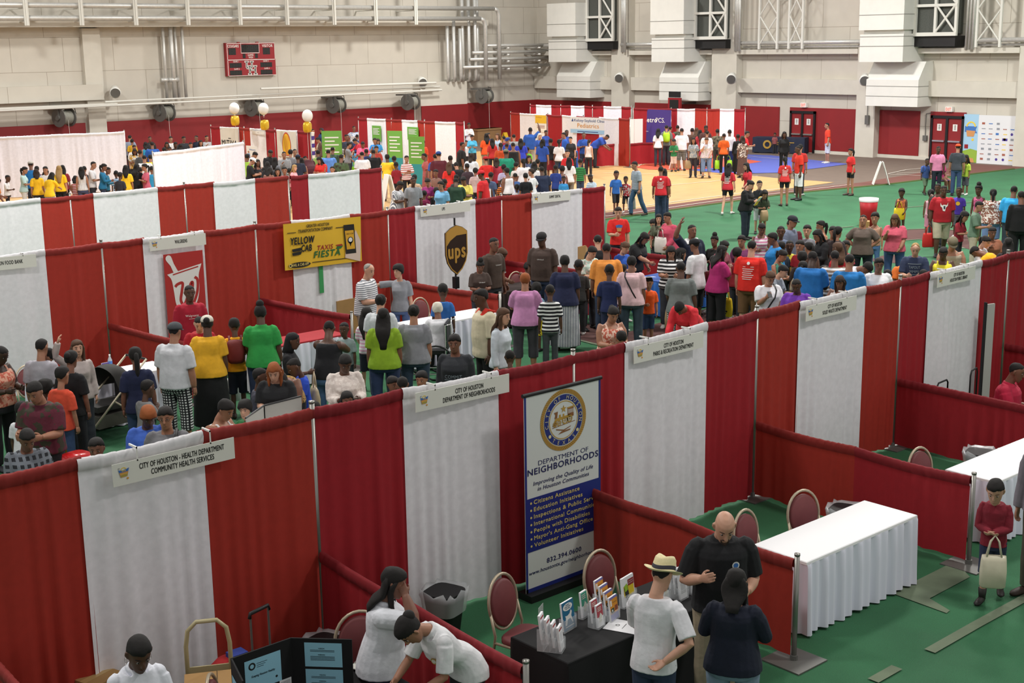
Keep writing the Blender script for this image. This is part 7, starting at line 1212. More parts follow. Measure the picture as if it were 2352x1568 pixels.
parse('''
970 322 1.7 -60 st m c xk t:d0421e j:26262c | man in orange red shirt at the second green poster
973 352 1.66 -80 st w c sk dr:a85a5a K:a85a5a | woman in long patterned pink dress facing left
1007 349 1.8 185 st g d xk t:541824 j:3f5a8c cap:23407e | man in maroon tee and blue cap, back turned
1000 353 1.7 170 st m d sk t:2f58a8 j:3f5a8c | man in blue behind the maroon tee
1034 357 1.66 190 st f b sk t:1a1a1d j:26262c | woman in black before the low red far rail
1031 372 1.62 180 st w d ln t:d02a24 j:26262c | long brown-haired woman in red tee, back turned
1063 327 1.78 100 st g c xk t:141416 sc:5a5a4a bag:k | big man in black tee and camo shorts facing right
1047 374 1.64 190 rc f d bk t:17171a j:26262c | woman in black reaching toward papers
1085 352 1.66 160 fl f b mb t:d8dce2 K:5a8cc0 | woman in white tee and long light blue skirt
1115 360 1.72 -150 cr m d xk t:d0261e j:26262c cap:a81c24 | man in red tee and dark red cap amid the queue
1140 362 1.66 180 st f c mb l:a02c3c k:101013 | woman in crimson top and black skirt, back turned
1162 344 1.8 180 st g b xk t:1c8a6c j:26262c cap:6c705c | man in green and white jersey with grey cap
1150 328 1.64 185 st f d pk t:b8481e j:26262c | woman in rust top behind the green jersey
1117 306 1.72 185 hp f c lk t:e0521c j:8c8a74 | woman in orange tee and khaki trousers at the blue table
1084 310 1.62 0 fr w d sk t:4fb4dc j:26262c | woman in cyan top behind the blue clinic table
1077 282 1.7 10 cr w c bk l:dcd8d8 j:30488c | woman in white before the red wall, right of plain panel
1070 322 1.3 20 st c d sk t:d8d8dc j:26262c | small child in white beside the blue clinic table
1142 306 1.62 -40 st w e mn k:a8c4dc j:26262c | blonde woman in blue and white at the tan board
1130 318 1.6 190 st w d lk t:b82a2a j:26262c | woman in red between orange tee and blonde woman
1122 305 1.5 20 st t d sk t:2c3c98 j:26262c | boy in blue before the tan board
1157 313 1.66 200 st m d xk t:8c2430 j:26262c | man in dark red right of the tan board
1165 316 1.7 -30 st m d sk t:2a48a8 j:26262c cap:24387c | man in blue cap by the yellow floor sign
1180 309 1.74 185 st g d xk t:8a8a8c j:26262c | man in grey tee below the scarlet clinic drape
1164 330 1.5 170 st t c xk t:d8304c j:26262c | child in coral pink in the clinic queue
1178 328 1.74 190 st g c xk k:18181b j:26262c | man in black sleeveless top in the clinic queue
1196 318 1.68 180 st f c lk t:2c3cb0 j:26262c | long-haired woman in violet blue tee in the clinic queue
1218 293 1.85 175 wv g b xk p:24509c j:b8b4ac | big man in blue polo raising his arm at the yellow poster
1240 306 1.66 20 st w e mw t:2c50a0 j:26262c | white-haired woman in blue polo at the clinic booth
1254 299 1.6 20 st w c bk p:2c4898 j:26262c | woman in blue polo under the yellow poster
1247 319 1.74 160 st m d mk p:24489c j:1a1c24 | man in blue polo and black trousers facing the clinic booth
1212 338 1.3 180 st c c xk t:70c832 j:26262c | child in lime green top in the clinic queue
1265 318 1.68 175 st w c bk t:1c1a1c k:7c1824 | woman in black top and dark red skirt in the clinic queue
1284 320 1.66 180 st w c pk t:e0dedf j:38404c | woman in white top with a thin strap and jeans
1294 304 1.74 -70 st m d sk p:2a58b4 j:30405c | man in bright blue polo facing left at the clinic
1302 299 1.76 60 po g b xk p:284898 j:26262c | man in blue polo stretching one arm to the right
1310 314 1.6 -20 st w e sk t:26262a j:26262c | dark-haired woman under the stretched arm
1341 305 1.74 0 cr m c xk p:2a50a4 j:26304c | man with folded arms in blue polo by the clinic banner
1354 320 1.5 150 st w e pb k:e0d4d0 j:26262c | woman in white tank top at the clinic banner's right
1317 335 1.3 0 si c d lk t:48403c j:26262c | child sitting behind the blue clinic table
1303 344 1.62 0 st t e sk t:c8242a j:26262c | boy in red tee facing out before the blue clinic table
1307 361 1.64 180 st w d lk t:e2e2e2 j:7c7468 bag:c | woman in white printed tee with cream bag, black hair
1333 365 1.45 175 st c c xk tt:2f9448 s:2c3c54 | boy in green and navy striped tee
1276 379 1.5 180 st t b xk t:243a80 j:2c3850 | boy in navy tee and jeans beside the wood floor
1291 380 1.45 190 st c c bk k:e0b0b8 j:30343c | girl in pale pink tank near the navy boy
1295 404 1.2 10 st c b sk t:2f88c4 s:26262c | small boy in sky blue tee facing out near the row end
1354 402 1.35 -30 fr c b xk ts:8cb0cc s:26262c | boy in light blue patterned tee at the dental sign's right
1202 364 1.66 190 st f c pk t:dedadb j:2c3454 | woman in white tee with long braids
1227 371 1.64 180 st w d mk t:d8d6d8 j:26262c | woman in white tee beside the long braids
1244 383 1.66 190 st g b xk t:1c2640 j:1c2640 | man in navy overalls near the dental sign
1220 387 1.64 -110 hp w d bb t:dcdcde j:26262c | woman in white tee with hand on hip facing left
1207 397 1.55 185 st w d bk t:111114 j:26262c | girl in black tee above the dental sign
1163 385 1.64 -140 st f c bk k:dcdadc j:26262c | woman in white tank top above the dental sign's left pole
1157 377 1.5 180 st t b bk t:b0a8c8 j:26262c | girl in lilac behind the white tank top
1153 412 1.2 180 st c b xk tt:e07a26 s:26262c | boy in orange and dark striped tee
1119 410 1.35 180 st c b pk k:dedede k:c878b8 bow | girl in white tank top with a white hair bow
1104 393 1.72 -110 st g b xk t:c41e24 j:26262c cap:b81c28 bag:b | man in red tee and cap carrying a big blue bag
1063 407 1.64 -20 fr f c bk t:ecd868 j:26262c | woman in pale yellow tee facing out
1047 410 1.66 180 fr g b xk t:1d3826 j:26262c | man in dark green tee beside the pale yellow tee
1048 401 1.5 180 st t b xk t:303438 j:26262c | bald boy in the middle of the queue
1011 416 1.64 -40 st f d pk t:6ca0c4 j:26262c | woman in light blue top behind the shield booth wall
1002 430 1.35 180 st c c pk t:141417 j:26262c | girl in black behind the shield booth wall
981 411 1.62 -10 fr w d bk t:8c2868 j:26262c | woman in plum top looking down
974 437 1.3 180 st c c sk t:8c2450 j:26262c | child in magenta behind the shield sign wall
949 408 1.74 10 st m b xk t:85878c j:26262c | man in grey tee facing out near the leaning white board
942 443 1.05 150 st c b bk t:d8d0e4 s:26262c | toddler girl in white and purple top
1021 411 1.5 180 st t b xk t:9c2a28 j:26262c | boy in dull red behind the light blue top
952 400 1.6 170 st w c sk t:b89c80 j:26262c | person in tan behind the man in grey tee
1186 372 1.4 160 st c d sk t:dcd8d4 j:26262c | child in white beside the long braids
1183 398 1.3 190 st c c xk t:3c5c94 j:26262c | boy in denim blue between white tops
1187 423 1.2 180 st c c pk t:c8c8d0 j:26262c | small girl with ponytail at the row end
1215 357 1.6 30 st w d mk t:48506c j:26262c | woman looking right behind the braids
1235 365 1.6 170 st w d bk tc:8c8468 j:26262c | woman in tan camouflage behind the white tees
1247 408 1.15 200 st c b xk t:2c4c6c s:26262c | small child in dark blue by the row end
1000 389 1.5 -30 st t c sk t:7c5a50 j:26262c | youth in brown amid the queue
1092 385 1.5 170 st t c bk t:b8a0a0 j:26262c | girl in dusty pink amid the queue
1128 395 1.5 160 st t c sk t:4c5c7c j:26262c | youth in slate blue amid the queue
1072 375 1.6 -160 st w b sk t:3c2c34 j:26262c | woman in dark plum near the big man in black
''', 'crowd before the clinic booth')
parse('''
1512 295 1.66 175 st w d lk t:dedbe0 j:30343c | long-haired woman in white at the purple banner
1531 288 1.76 180 st m d xk t:6c706c j:30343c pack:a8d820 | man with lime green backpack at the purple banner
1540 291 1.7 160 st m d xk t:b02430 j:30343c | man in red behind the lime backpack
1556 288 1.74 190 st m c xk tc:505848 j:30343c | man in camouflage right of the purple banner
1566 295 1.8 180 st g d xk t:e0d6dc sx:c8c4c0 | big man in pale tee and plaid shorts
1590 294 1.68 180 st f c sk t:4c3428 j:30343c | woman in dark brown before the right white drape
1600 293 1.66 170 st w d ln t:7c5838 j:30343c | brown-haired woman in tan jacket in the right queue
1622 288 1.82 20 st m b sk t:4c2c28 j:30343c | tall man above the right queue
1608 298 1.62 180 st w d lk t:a83038 j:30343c | woman in dull red in the right queue
1625 301 1.72 160 st m d xk t:dcdadd j:30343c | man in white tee in the middle of the right queue
1648 296 1.74 180 st m c sk tc:6c6450 j:4c4838 | man in tan camouflage in the right queue
1663 307 1.68 180 st w c xk t:d85c1c j:15161a bag:l | woman in orange tee with two lime drawstring bags
1676 298 1.76 180 st m b xk t:d8d8e0 s:38487c | man in white tee and long blue shorts
1695 308 1.62 185 st w b sk l:15161a K:15161a | woman all in black in the right queue
1705 312 1.66 200 st w c mb df:5c4440 K:5c4440 | woman in patterned dress at the queue's right end
1548 320 1.4 0 fr c d sk t:2c7848 s:d8c0b8 | boy in green tee and pale shorts beside the sandwich board
1593 316 1.6 0 st w d Lk tg:8c98a4 j:38343c bag:n | long-haired girl in grey graphic tee facing out
1623 316 1.66 0 ph f e bn tg:d8ccd8 c:7088b0 | woman in white and pink top with denim capris facing out
1616 330 1.3 40 st c d lk t:a83048 j:2c2c38 | small girl beside the denim capris
1484 305 1.4 10 si c c sk t:2c5cac j:26262c | boy in blue tee sitting at the purple banner
1399 313 1.72 80 ln g c xk p:2848a0 j:26262c | man in blue polo bending over behind the low red rail
1718 301 1.74 100 fl m d sk t:cc2028 s:ccd0dc | man in red tee and white shorts walking right
1802 302 1.72 10 st w b lk l:121316 j:121316 | woman all in black beside the far double doors
1780 305 1.0 0 st c c bk t:8c4c4c j:26262c | toddler by the dark blue draped table
1416 392 1.4 10 wk c c sk t:2c64b0 s:202024 | boy in blue tee and black shorts walking on the wood floor
1437 405 1.2 -10 wk c c sk tg:a01c28 s:141418 | small boy in red graphic tee walking beside the blue one
1456 371 1.76 -60 wk m d sk tl:9cacb8 j:34506c bag:w paper | man in checked grey shirt and jeans carrying a bag
1518 383 1.72 180 st m c xk t:c4202a j:26344c print | man in red volunteer tee with printed back and dark jeans
1526 387 1.6 170 st w d lk t:8c2430 j:26344c | woman hidden behind the man in red volunteer tee
1675 375 1.64 165 wk w e Lk t:b82430 h:14151a print | girl in red volunteer tee and black shorts, legs apart
1713 374 1.64 -60 ch w e Lk t:b82430 h:14151a | girl in red tee with hand raised, facing left
1803 360 1.62 190 st w d pk t:c02c2c h:14151a print | girl with ponytail in red volunteer tee and black shorts
1728 416 1.66 70 fr f e Bk l:111113 j:222a38 clip paper | woman in black holding a yellow clipboard
1745 415 1.5 10 st t e sk j:25282c s:c8c8cc | boy in dark hoodie behind the woman with clipboard
1758 438 1.35 20 fr c d lk td:33402c h:a89cb0 bag:n | girl in multicoloured black tee beside the clipboard woman
1899 283 1.78 -80 st m d xk t:d83c24 s:c8c8d0 | man in orange red tee by the far red wall
1954 341 1.64 -60 hp w d pk t:cc2a2a h:18181c | girl in red tee looking left near the folding sign
1832 336 1.86 -70 st m b xk t:d0301e s:dcdce0 | tall man in red tee and white basketball shorts
1839 331 1.8 170 st m d sk t:b82c28 j:26262c | man in red tee half hidden behind the tall one
2156 337 1.7 10 st m b xk t:d884a8 j:1c2230 | man in pink tee and dark jeans by the second doors
2131 365 1.3 30 wk c b xk t:34487c s:5c7058 pack:2c58b0 | boy with blue backpack near the second doors
2201 332 1.78 175 st m d xk t:3c4048 j:34486c cap:d84a24 | man in charcoal tee and jeans with orange cap
2174 366 1.6 60 sd f c pk t:a82c68 k:4c2c88 | woman in purple skirt sitting by the second doors
2218 356 1.4 -40 st c c lk t:a8c040 s:4c4c54 | girl in lime top by the sponsor banner
''', 'people on the far court')
parse('''
2071 433 1.35 -10 ch c b bk kr:e08850 h:d88048 bag:y | girl in orange romper holding a yellow bag
2154 423 1.68 -20 st f b xk k:161618 j:30343c | woman in black tank top beside the red football tee
2139 435 1.35 170 st c c pk k:d8a0b0 s:d890a8 | small girl in pink behind the black tank top
2169 428 1.82 10 wk g b xk t:a81824 s:b0a890 bag:r bull | big man in red tee with white bull head emblem
2203 431 1.4 -10 st c b xk t:4c34a0 s:5c6064 dot | boy in purple tee with yellow roundel
2248 425 1.5 -20 st c b Tk kd:c85c88 h:b85880 | girl in pink sundress with puffed hair
2252 463 1.66 80 fl m d sk p:647c68 j:b8ac98 bag:y | man in grey green polo holding a bag
2220 487 1.4 60 fr c d lk t:8c1c2c j:26262c | girl in dark red tee facing right
2282 434 1.68 180 st f c pk lf:8c5848 s:7088b4 | woman in brown patterned blouse and denim shorts
2330 428 1.78 170 st g c xk t:30a0dc j:38404c | bald man in bright sky blue tee
2346 440 1.85 190 st g c xk l:0c0c0e j:0e0e10 | very big man in black at the right edge
2281 522 1.62 20 ch f c sk t:8c5840 j:26262c | woman with bare shoulders near the right pole
2269 544 1.62 60 ph w e pk t:d4d4da j:38404c | woman with ponytail in white lettered tee
2317 546 1.62 180 st w c lk t:2a2024 j:26262c | woman with loose dark hair beside the right pole
2190 550 1.74 10 fr g d xk k:a89c88 j:5c5848 cap:6c6450 | man in tan tank top with camouflage cap
2230 572 1.66 -100 ln g c sk t:f0ac18 j:26262c | man in golden yellow tee bending left
2167 570 1.62 0 fr f b sk k:e8d838 j:26262c | woman in yellow tank top looking down
2103 560 1.74 0 fr m e zy t:2c3652 j:30343c tap | balding man in navy and grey graphic tee
1983 495 1.68 -10 hh f d xk t:5c5048 j:1e2430 | woman in brown top with hands on hips
2055 494 1.66 -10 ph f d ln t:cc586c c:3c5480 | woman in coral pink top and denim capris
2010 488 1.5 -10 st c d pk k:b89078 j:4c709c | girl with bare shoulders behind the hands-on-hips woman
1751 515 1.66 10 fr w c sk ks:d088a8 j:3c4454 | woman in pink tank top looking down
1772 535 1.68 -70 fl f c bk t:1e78b8 j:24304c | woman in blue tee with black strap facing left
1794 521 1.6 0 st t b xk t:5c6880 j:30343c | boy in slate shirt facing out
1815 507 1.66 -10 fr f d sk l:5c1424 j:30343c | woman in maroon long sleeves facing out
1822 498 1.72 60 st m d xk t:6c7488 j:30343c cap:24242c | person in grey with dark cap behind the maroon woman
1854 517 1.45 -10 st c e sk t:83848c j:30343c | boy in grey and black raglan shirt
1874 529 1.68 -60 fr w d mk j:131316 j:131316 | woman in black suit with glasses
1884 507 1.64 -70 st w d pk k:e08458 j:3c4454 | woman with ponytail and orange straps
1914 520 1.66 10 st w d pk t:33241f j:30343c | woman in dark brown top facing out
1926 520 1.66 150 st w d pk t:33282a j:30343c | ponytailed woman turned away behind the brown top
1923 557 1.5 -150 st c d ln t:b81c26 j:30343c | girl with long brown hair in red tee
1943 553 1.35 -10 st c d pk t:b83c50 j:30343c | little girl with fringe and side ponytail
1795 555 1.4 180 st c b xk t:343c48 j:30343c | bald-headed boy behind the blue tee woman
1814 554 1.4 0 st c b xk t:d8cc48 j:30343c | boy in lemon yellow facing out
1837 552 1.45 -20 st c d sk t:a82028 j:30343c | boy in red amid the library crowd
1857 556 1.6 -140 st w d pk t:5c4034 j:30343c | woman in brown turned away amid the library crowd
1843 578 1.6 180 st w c ck t:30241f j:30343c | curly dark-haired woman left of the big blue tee
1868 580 1.8 170 fr g a xk t:1d68ac j:1c2844 | big man in blue tee with his back turned
1918 577 1.74 180 st f c xk ts:7c6858 j:26262c | person in brown and white striped top, back turned
1952 585 1.74 175 st g d xk t:1f74b8 j:26262c | man in blue tee right of the striped top
1802 576 1.58 60 fr w d pk k:58b098 j:30343c | woman in teal sleeveless top with ponytail
1804 611 1.55 70 fr w e bk t:8c929c j:30343c | young woman in grey tee facing right near the wall
1772 626 1.62 20 ph f d bn t:dedee2 j:26262c strap | woman in white tee and glasses holding a phone
1828 646 1.64 -10 fr f b xk t:6c34a4 j:26262c | woman in purple top behind the solid waste wall
1928 636 1.5 -10 fr f c mb k:d8d0cc j:26262c | woman with sunglasses on her head behind the solid waste sign
2002 610 1.64 60 ln f c bk t:c8c8d0 j:26262c | woman in pale grey leaning over behind the wall
2020 593 1.62 10 st f c bk t:e0e0e4 j:26262c | woman with glasses in white lettered tee
2077 610 1.5 0 ln f c bk t:d86c24 j:26262c band | woman in orange with a pink headband
2039 620 1.3 180 st c b xk t:4c3830 j:26262c | small child behind the orange woman
1703 541 1.64 -20 st f d bk t:6c2c58 j:26262c | woman in plum top behind the red volunteer
1995 645 1.2 30 st c c sk t:4c5c50 j:26262c | child behind the pale grey woman
2122 620 1.3 160 st c b xk t:33282a j:26262c | child left of the yellow tank top
1845 600 1.5 170 st t d pk t:a89c84 j:26262c | girl in tan squeezed beside the big blue tee
1893 610 1.4 -160 st c c bk t:34383c j:26262c | child between blue tee and striped top
1960 640 1.3 150 st c c sk t:383c40 j:26262c | child before the man in blue tee
''', 'crowd behind the library booths')
parse('''
1393 560 1.78 180 st g c xk o:dc8c3c j:2f3c54 | large man in orange polo with his back turned
1400 608 1.6 175 st t b xk t:1c2650 j:1c2440 | boy in navy tee beside the orange polo
1451 588 1.68 175 st f c bk t:d8b4b8 j:404e5c strap bag:s | woman in pale pink tee with black shoulder bag
1490 637 1.28 10 fl c d sk t:e8581c s:34486c book | boy in orange tee with paper on his head
1564 603 1.7 180 bg f b xk t:6c7270 cx:c8c8c8 bag:n | woman in grey tee and checked capris carrying a paper bag
1542 568 1.64 0 fr f d mk ts:1c1a1c j:30343c | woman in black and striped top behind the blue table
1486 537 1.68 60 rc f d mk p:151618 j:151618 | woman in black polo serving the blue table
1440 558 1.62 40 fr w e pn t:2c58b4 j:30343c | red-haired woman in blue tee at the blue table
1364 568 1.6 40 fr f e bk tf:b8d0c4 j:30343c | woman in pale floral top left of the orange polo
1373 541 1.72 180 st m e xk t:1c1c20 j:30343c | black-haired man behind the floral top
1431 607 1.3 150 st c c sk t:4c3070 j:7c1c28 | child in purple between navy tee and pink tee
1590 518 1.82 30 wv g c xk t:1c2438 j:1c2438 towel:e4e4e4 | bald man in navy jersey with white towel waving
1594 551 1.76 -130 st m c xk o:d8d8da s:1e1e22 cap:16161a bag:n | man in long white tee and black visor cap
1641 541 1.6 -20 cr w c Tk t:1e1c1a s:7c1c28 bag:c | woman in black and yellow tee holding a bag
1661 564 1.66 120 ch f c lk t:a82468 c:121215 bag:Y | woman in magenta top and black leggings with pink stripe
1728 554 1.8 165 st g e xk t:d8261c s:6c4e30 print | man in bright red volunteer tee and brown shorts
1668 555 1.55 40 fr w d pk t:8c4c58 j:30343c | woman half hidden behind the magenta top
1694 568 1.4 160 st c c bk t:8c1c28 j:30343c | child in dark red between magenta and volunteer tees
1566 570 1.4 120 st c d lk t:242226 j:30343c | girl with long dark hair beside the striped top
1640 588 1.4 170 st c c xk t:7c2430 j:30343c | child in maroon behind the magenta top
1411 708 1.66 20 fr f d Bk kr:e8c4b0 j:30343c | woman in sleeveless floral blouse behind the parks wall
1427 760 1.25 190 st c d sk t:8c1c24 j:30343c | dark-haired child in front of the floral blouse
1557 702 1.64 -20 ln f c sk l:d02a34 j:30343c | woman in red cardigan leaning behind the parks sign
1420 476 1.74 10 fl m e sk t:d42420 j:1c2030 logo | teenager in red event tee with crest on the chest
1498 505 1.35 -30 fr c e sk t:a01c28 j:30343c | boy in dark red tee on the green turf
1513 492 1.5 0 st w e lk tc:5c6450 j:30343c | girl in camouflage top between red tee and rose top
1531 488 1.66 -50 ch f d sk l:c04860 j:b8a898 bag:w | woman in rose long sleeves with a white bag
1243 537 1.84 -20 st g b xk t:453630 s:34405c cap:1c1a1c chest | tall man in brown tee and black cap
1297 586 1.72 180 st f b bk t:1a2040 Kv:3a4256 bag:k | woman in navy top and striped long skirt
1329 597 1.45 185 st c b xk t:30302f j:2a2a2c bag:y | boy in dark grey with yellow bags
1206 627 1.68 175 cr f d bo t:c084b0 c:3c3a40 | woman in pink tee with red hair and grey track trousers
1263 655 1.5 180 st t b xk ts:16161c j:3c4044 | boy in black and white striped tee
1233 651 1.25 170 fr c b ck t:9cc0dc s:e8cc20 | girl in light blue tee and yellow shorts
1210 607 1.5 -10 sd f c bk k:dcdce0 j:30343c | woman in white tank top seated behind the dark table
1136 548 1.78 40 st m c xk t:463830 j:30343c chest | man in brown tee beside the shield sign
1159 573 1.66 60 rc f c mn t:463830 j:34507c chest | brown-haired woman in brown tee leaning on the dark table
1104 600 1.5 10 fr w c Tk t:443630 j:30343c chest | girl in brown tee with top knot holding a paper
850 606 1.76 60 fl g e zg pl:dcdcde j:a89c88 | grey-haired man in white striped polo
914 608 1.64 -10 po w e ck t:8a8c92 j:586c98 | curly-haired woman in grey tee resting a hand on a chair
1017 652 1.5 175 st c b xk t:2f68b0 j:30343c | boy in blue tee at the white table
1102 664 1.86 -70 st g b sk o:cfc4a8 j:141416 towel:c42a1c | very large man in cream tee with red cloth over his shoulder
1158 708 1.7 60 st w e Ln l:c8d0d8 j:17181c bag:h | long brown-haired woman in white shirt with brown handbag
1004 696 1.55 185 si f c cw l:d8d8dc j:26262c | white-haired person in a wheelchair seen from behind
950 700 1.66 175 st f d Bk t:83848a j:38485c bag:n | woman in grey tee with pink trim and plastic bag
880 708 1.68 175 st f c Lk t:86a824 j:2c3a5c | woman in lime tee with waist-long black hair
874 676 1.66 170 st f e Bk t:ccd0d4 j:38404c | woman with bun in white top at the white table
842 706 1.35 170 ch c e Lk ts:d8a8c0 s:2c2c3c | girl in pink striped top with long curls
1043 769 1.66 -10 st f c bk l:26292e j:26292e lettered | woman in charcoal lettered sweatshirt behind the wall
1171 806 1.2 180 ch c b xk t:8c6c58 j:26262c | small child eating behind the neighborhoods wall
967 854 1.25 -20 st c d bk t:7c5444 j:26262c | girl's face just above the neighborhoods sign
924 867 1.25 180 st c c xk t:4c4440 j:26262c | boy's dark hair just above the neighborhoods sign
903 866 1.2 30 st c c bk t:6c4840 j:26262c | child at the left end of the neighborhoods sign
''', 'people between the middle and nearest rows')
parse('''
475 725 1.68 175 st f b Bk t:e0a824 K:121214 cap:d0cabc | woman in yellow top and long black skirt
537 730 1.5 180 bg t b sk t:eca418 s:1c2030 pack:6c1c1c bag:W | boy in yellow tee with dark red backpack
597 701 1.72 180 bg f b Tk p:2c9444 j:22304c bag:k | woman in green polo with black handbag
677 768 1.6 80 fl w b xk t:141417 j:22242a scarf:101012 bag:N | woman in black headscarf carrying a beige bag
757 740 1.66 160 hg f b xk k:17181c j:48688c | woman in black tank top hugging a child
789 743 1.25 -20 st c b xk t:8c9c9c j:383c44 | child hugged by the woman in black tank top
794 819 1.66 10 fr f b bk lf:d8ccc4 j:26262c | smiling woman in white floral jacket over red top
667 829 1.4 -70 fr c b xk t:2448b8 j:26262c | boy in royal blue tee with his back to the rail
627 838 1.64 -10 fr f e mo t:16171a j:26262c | auburn-haired woman in black tee frowning
643 868 1.6 -10 ln f c sk kd:a8844c j:26262c | woman in leopard print top looking down
600 848 1.4 80 st c b xk t:3c3c48 j:26262c | boy with cropped hair beside the auburn-haired woman
525 922 1.62 50 fr f d bk k:dcdcdc j:26262c | woman in white tank top behind the nearest red drape
561 922 1.25 -20 st c e ck t:2c6c3c j:26262c | curly-haired boy in green behind the nearest red drape
797 901 1.2 10 st c c lk t:8c6c60 j:26262c | child in front of the floral jacket
722 923 1.15 180 st c c bk t:4c4440 j:26262c | dark-haired child at the wall pole
457 733 1.62 0 fr m e xk t:a81824 j:26262c | man peering out behind the yellow top
435 658 1.78 10 st m b xk t:a0142c j:18181c walg | man in crimson tee before the mortar banner
402 744 1.74 150 st g d xk p:ccced2 cx:e4e4e4 cap:44484c | man in white and grey polo with grey cap
309 797 1.68 185 st w c Pk t:1a2140 j:2c405c | woman in navy tee with long ponytail holding a stroller
176 781 1.6 10 wv w e ln l:b0a4a0 j:30343c | brown-haired woman in taupe behind the food bank table
96 780 1.74 150 st m d xk t:a8a4ac j:30343c | man in pale grey tee carrying a baby
163 805 1.66 150 st w c Bk t:131316 j:1c1c22 | woman in black tee with hair bun
143 841 1.5 140 st t d sk t:d04a30 j:34486c bag:y | boy in orange red tee carrying a yellow bag
8 801 1.7 40 fr f a xk kr:d8a088 j:18181c | woman in coral patterned top at the left edge
73 882 1.74 -30 fr g d sk tc:5c2030 j:26262c | man in dark maroon print shirt looking down
49 922 1.2 150 st c b sk t:dcdce0 j:34486c | small boy in white before the maroon shirt
63 991 1.62 10 fr f c sk lq:202228 j:26262c | woman in black plaid shirt behind the nearest rail
219 1008 1.35 -10 st c c sk t:8c6c60 j:26262c | girl peering over the health department wall
341 940 1.62 10 fr f b co t:3c60b8 j:26262c | woman with orange hair in blue textured top
378 936 1.62 -10 st f d bk t:6c6c70 j:26262c strap | woman with glasses in grey behind the blue top
341 874 1.3 130 ch c b xk t:7c7c7c j:34486c | boy in grey tee beside the stroller
104 873 1.2 140 st c b ck t:8c2c30 j:26262c | child with curly hair behind the red tee boy
''', 'people at the food bank and mortar booths')
parse('''
1668 1192 1.78 10 Bald g e 0k p:141518 j:a89880 HI seal | bald man with goatee in black polo with round seal
1692 1306 1.52 172 Nav f d mk l:141a2c j:7c90a4 HI | dark-haired woman in navy top photographing the bald man
1528 1292 1.63 160 Hat m e xk t:dedee2 j:2a3850 HI | man in white tee and jeans under a straw hat
912 1306 1.6 85 Long f c lk p:dcdee4 j:26283a HI badge | long-haired woman in white polo shielding her eyes
915 1437 1.64 -60 Bun w d Bk p:e0e0e2 j:26262c HI seal | woman in white polo with hair bun bending over papers
322 1473 1.68 15 fr w b sk p:dcdee6 j:26262c HI seal | short-haired woman with hoop earrings in white polo
2286 1108 1.30 -8 Boy c e sk l:7c1a2a s:26304a HI boots shoe:221e1c bag:P | boy in dark red sweater clasping his hands
2398 985 1.74 -30 st m d xk j:7c7880 j:4c4a3c HI | person in grey jacket cut off by the right edge
2342 838 1.7 80 si g c xk p:b01c3c j:26262c HI | man in crimson polo seated at the right edge
''', 'people at the nearest booths')
# ================================================================ put the people in place and give them what they wear and hold
for F_ in FOOT: ob_rect(*F_)
for r_ in (A, B, Cc):
    for P_, Q_ in zip(r_[:-1], r_[1:]): d_ = Q_-P_; OBST.append(((P_+Q_)/2, np.linalg.norm(d_)/2, 0.06, math.atan2(d_[1], d_[0])))
for i_ in range(6): d_ = Fp[i_]-A[i_]; OBST.append(((Fp[i_]+A[i_])/2, np.linalg.norm(d_)/2, 0.05, math.atan2(d_[1], d_[0])))
for P_ in B[1:]: OBST.append((P_+np.array([0.08, -1.4]), 0.06, 1.4, 0.05))
prep(); flush(); relax()
for p in PEOPLE: place_person(p)
def torso_pt(r, x, z, back=False, off=0.006):
    ch, wa = r.ch, r.wa; zz = [(0.86, r.hi[0], r.hi[1], -0.008), (1.09, wa[0], wa[1], 0.005), (1.27, ch[0], ch[1]+r.bu*0.6, r.bu*0.7+0.003), (1.34, ch[0]*1.02, ch[1]*0.98+r.bu*0.2, r.bu*0.3), (1.395, r.sw*0.95, ch[1]*0.82, -0.004)]
    A_ = np.array(zz); rx, ry, yo = [np.interp(z, A_[:, 0], A_[:, i]) for i in (1, 2, 3)]; rx += 0.018; ry += 0.018
    y = ry*(max(0.05, 1-abs(x/rx)**2.4))**(1/2.4); return r.B((x, yo+(y+off)*(-1 if back else 1), r.T(z)))
def decal(p, name, mt, shapes, back=False):
    """flat print that follows the cloth: shapes are quads (x0,z0,x1,z1) or (text,x,z,h,w)"""
    r = rig(p['pose'], p['build']); mb = MB(); sg = -1 if back else 1
    for s_ in shapes:
        if isinstance(s_[0], str):
            V, Fc = textmesh(s_[0], 0.02); tw = V[:, 0].max(); _, x, z, h, w = s_
            mb.add([torso_pt(r, -sg*(x+(v[0]/tw-0.5)*w), z+v[1]*h/0.7, back, 0.012) for v in V], Fc)
        elif len(s_) == 4 and not isinstance(s_[0], tuple):
            x0, z0, x1, z1 = s_; V = [torso_pt(r, -sg*(x0+(x1-x0)*i/4), z, back, 0.010) for z in (z0, z1) for i in range(5)]; mb.add(V, [(i, i+1, 6+i, 5+i) for i in range(4)])
        else: mb.add([torso_pt(r, -sg*q[0], q[1], back, 0.011) for q in s_], [tuple(range(len(s_)))])
    o = mb.build(name, mt, p['obj']); return o
def circ(x, z, r_, n=16): return [(x+r_*math.cos(2*PI*i/n), z+r_*math.sin(2*PI*i/n)) for i in range(n)]
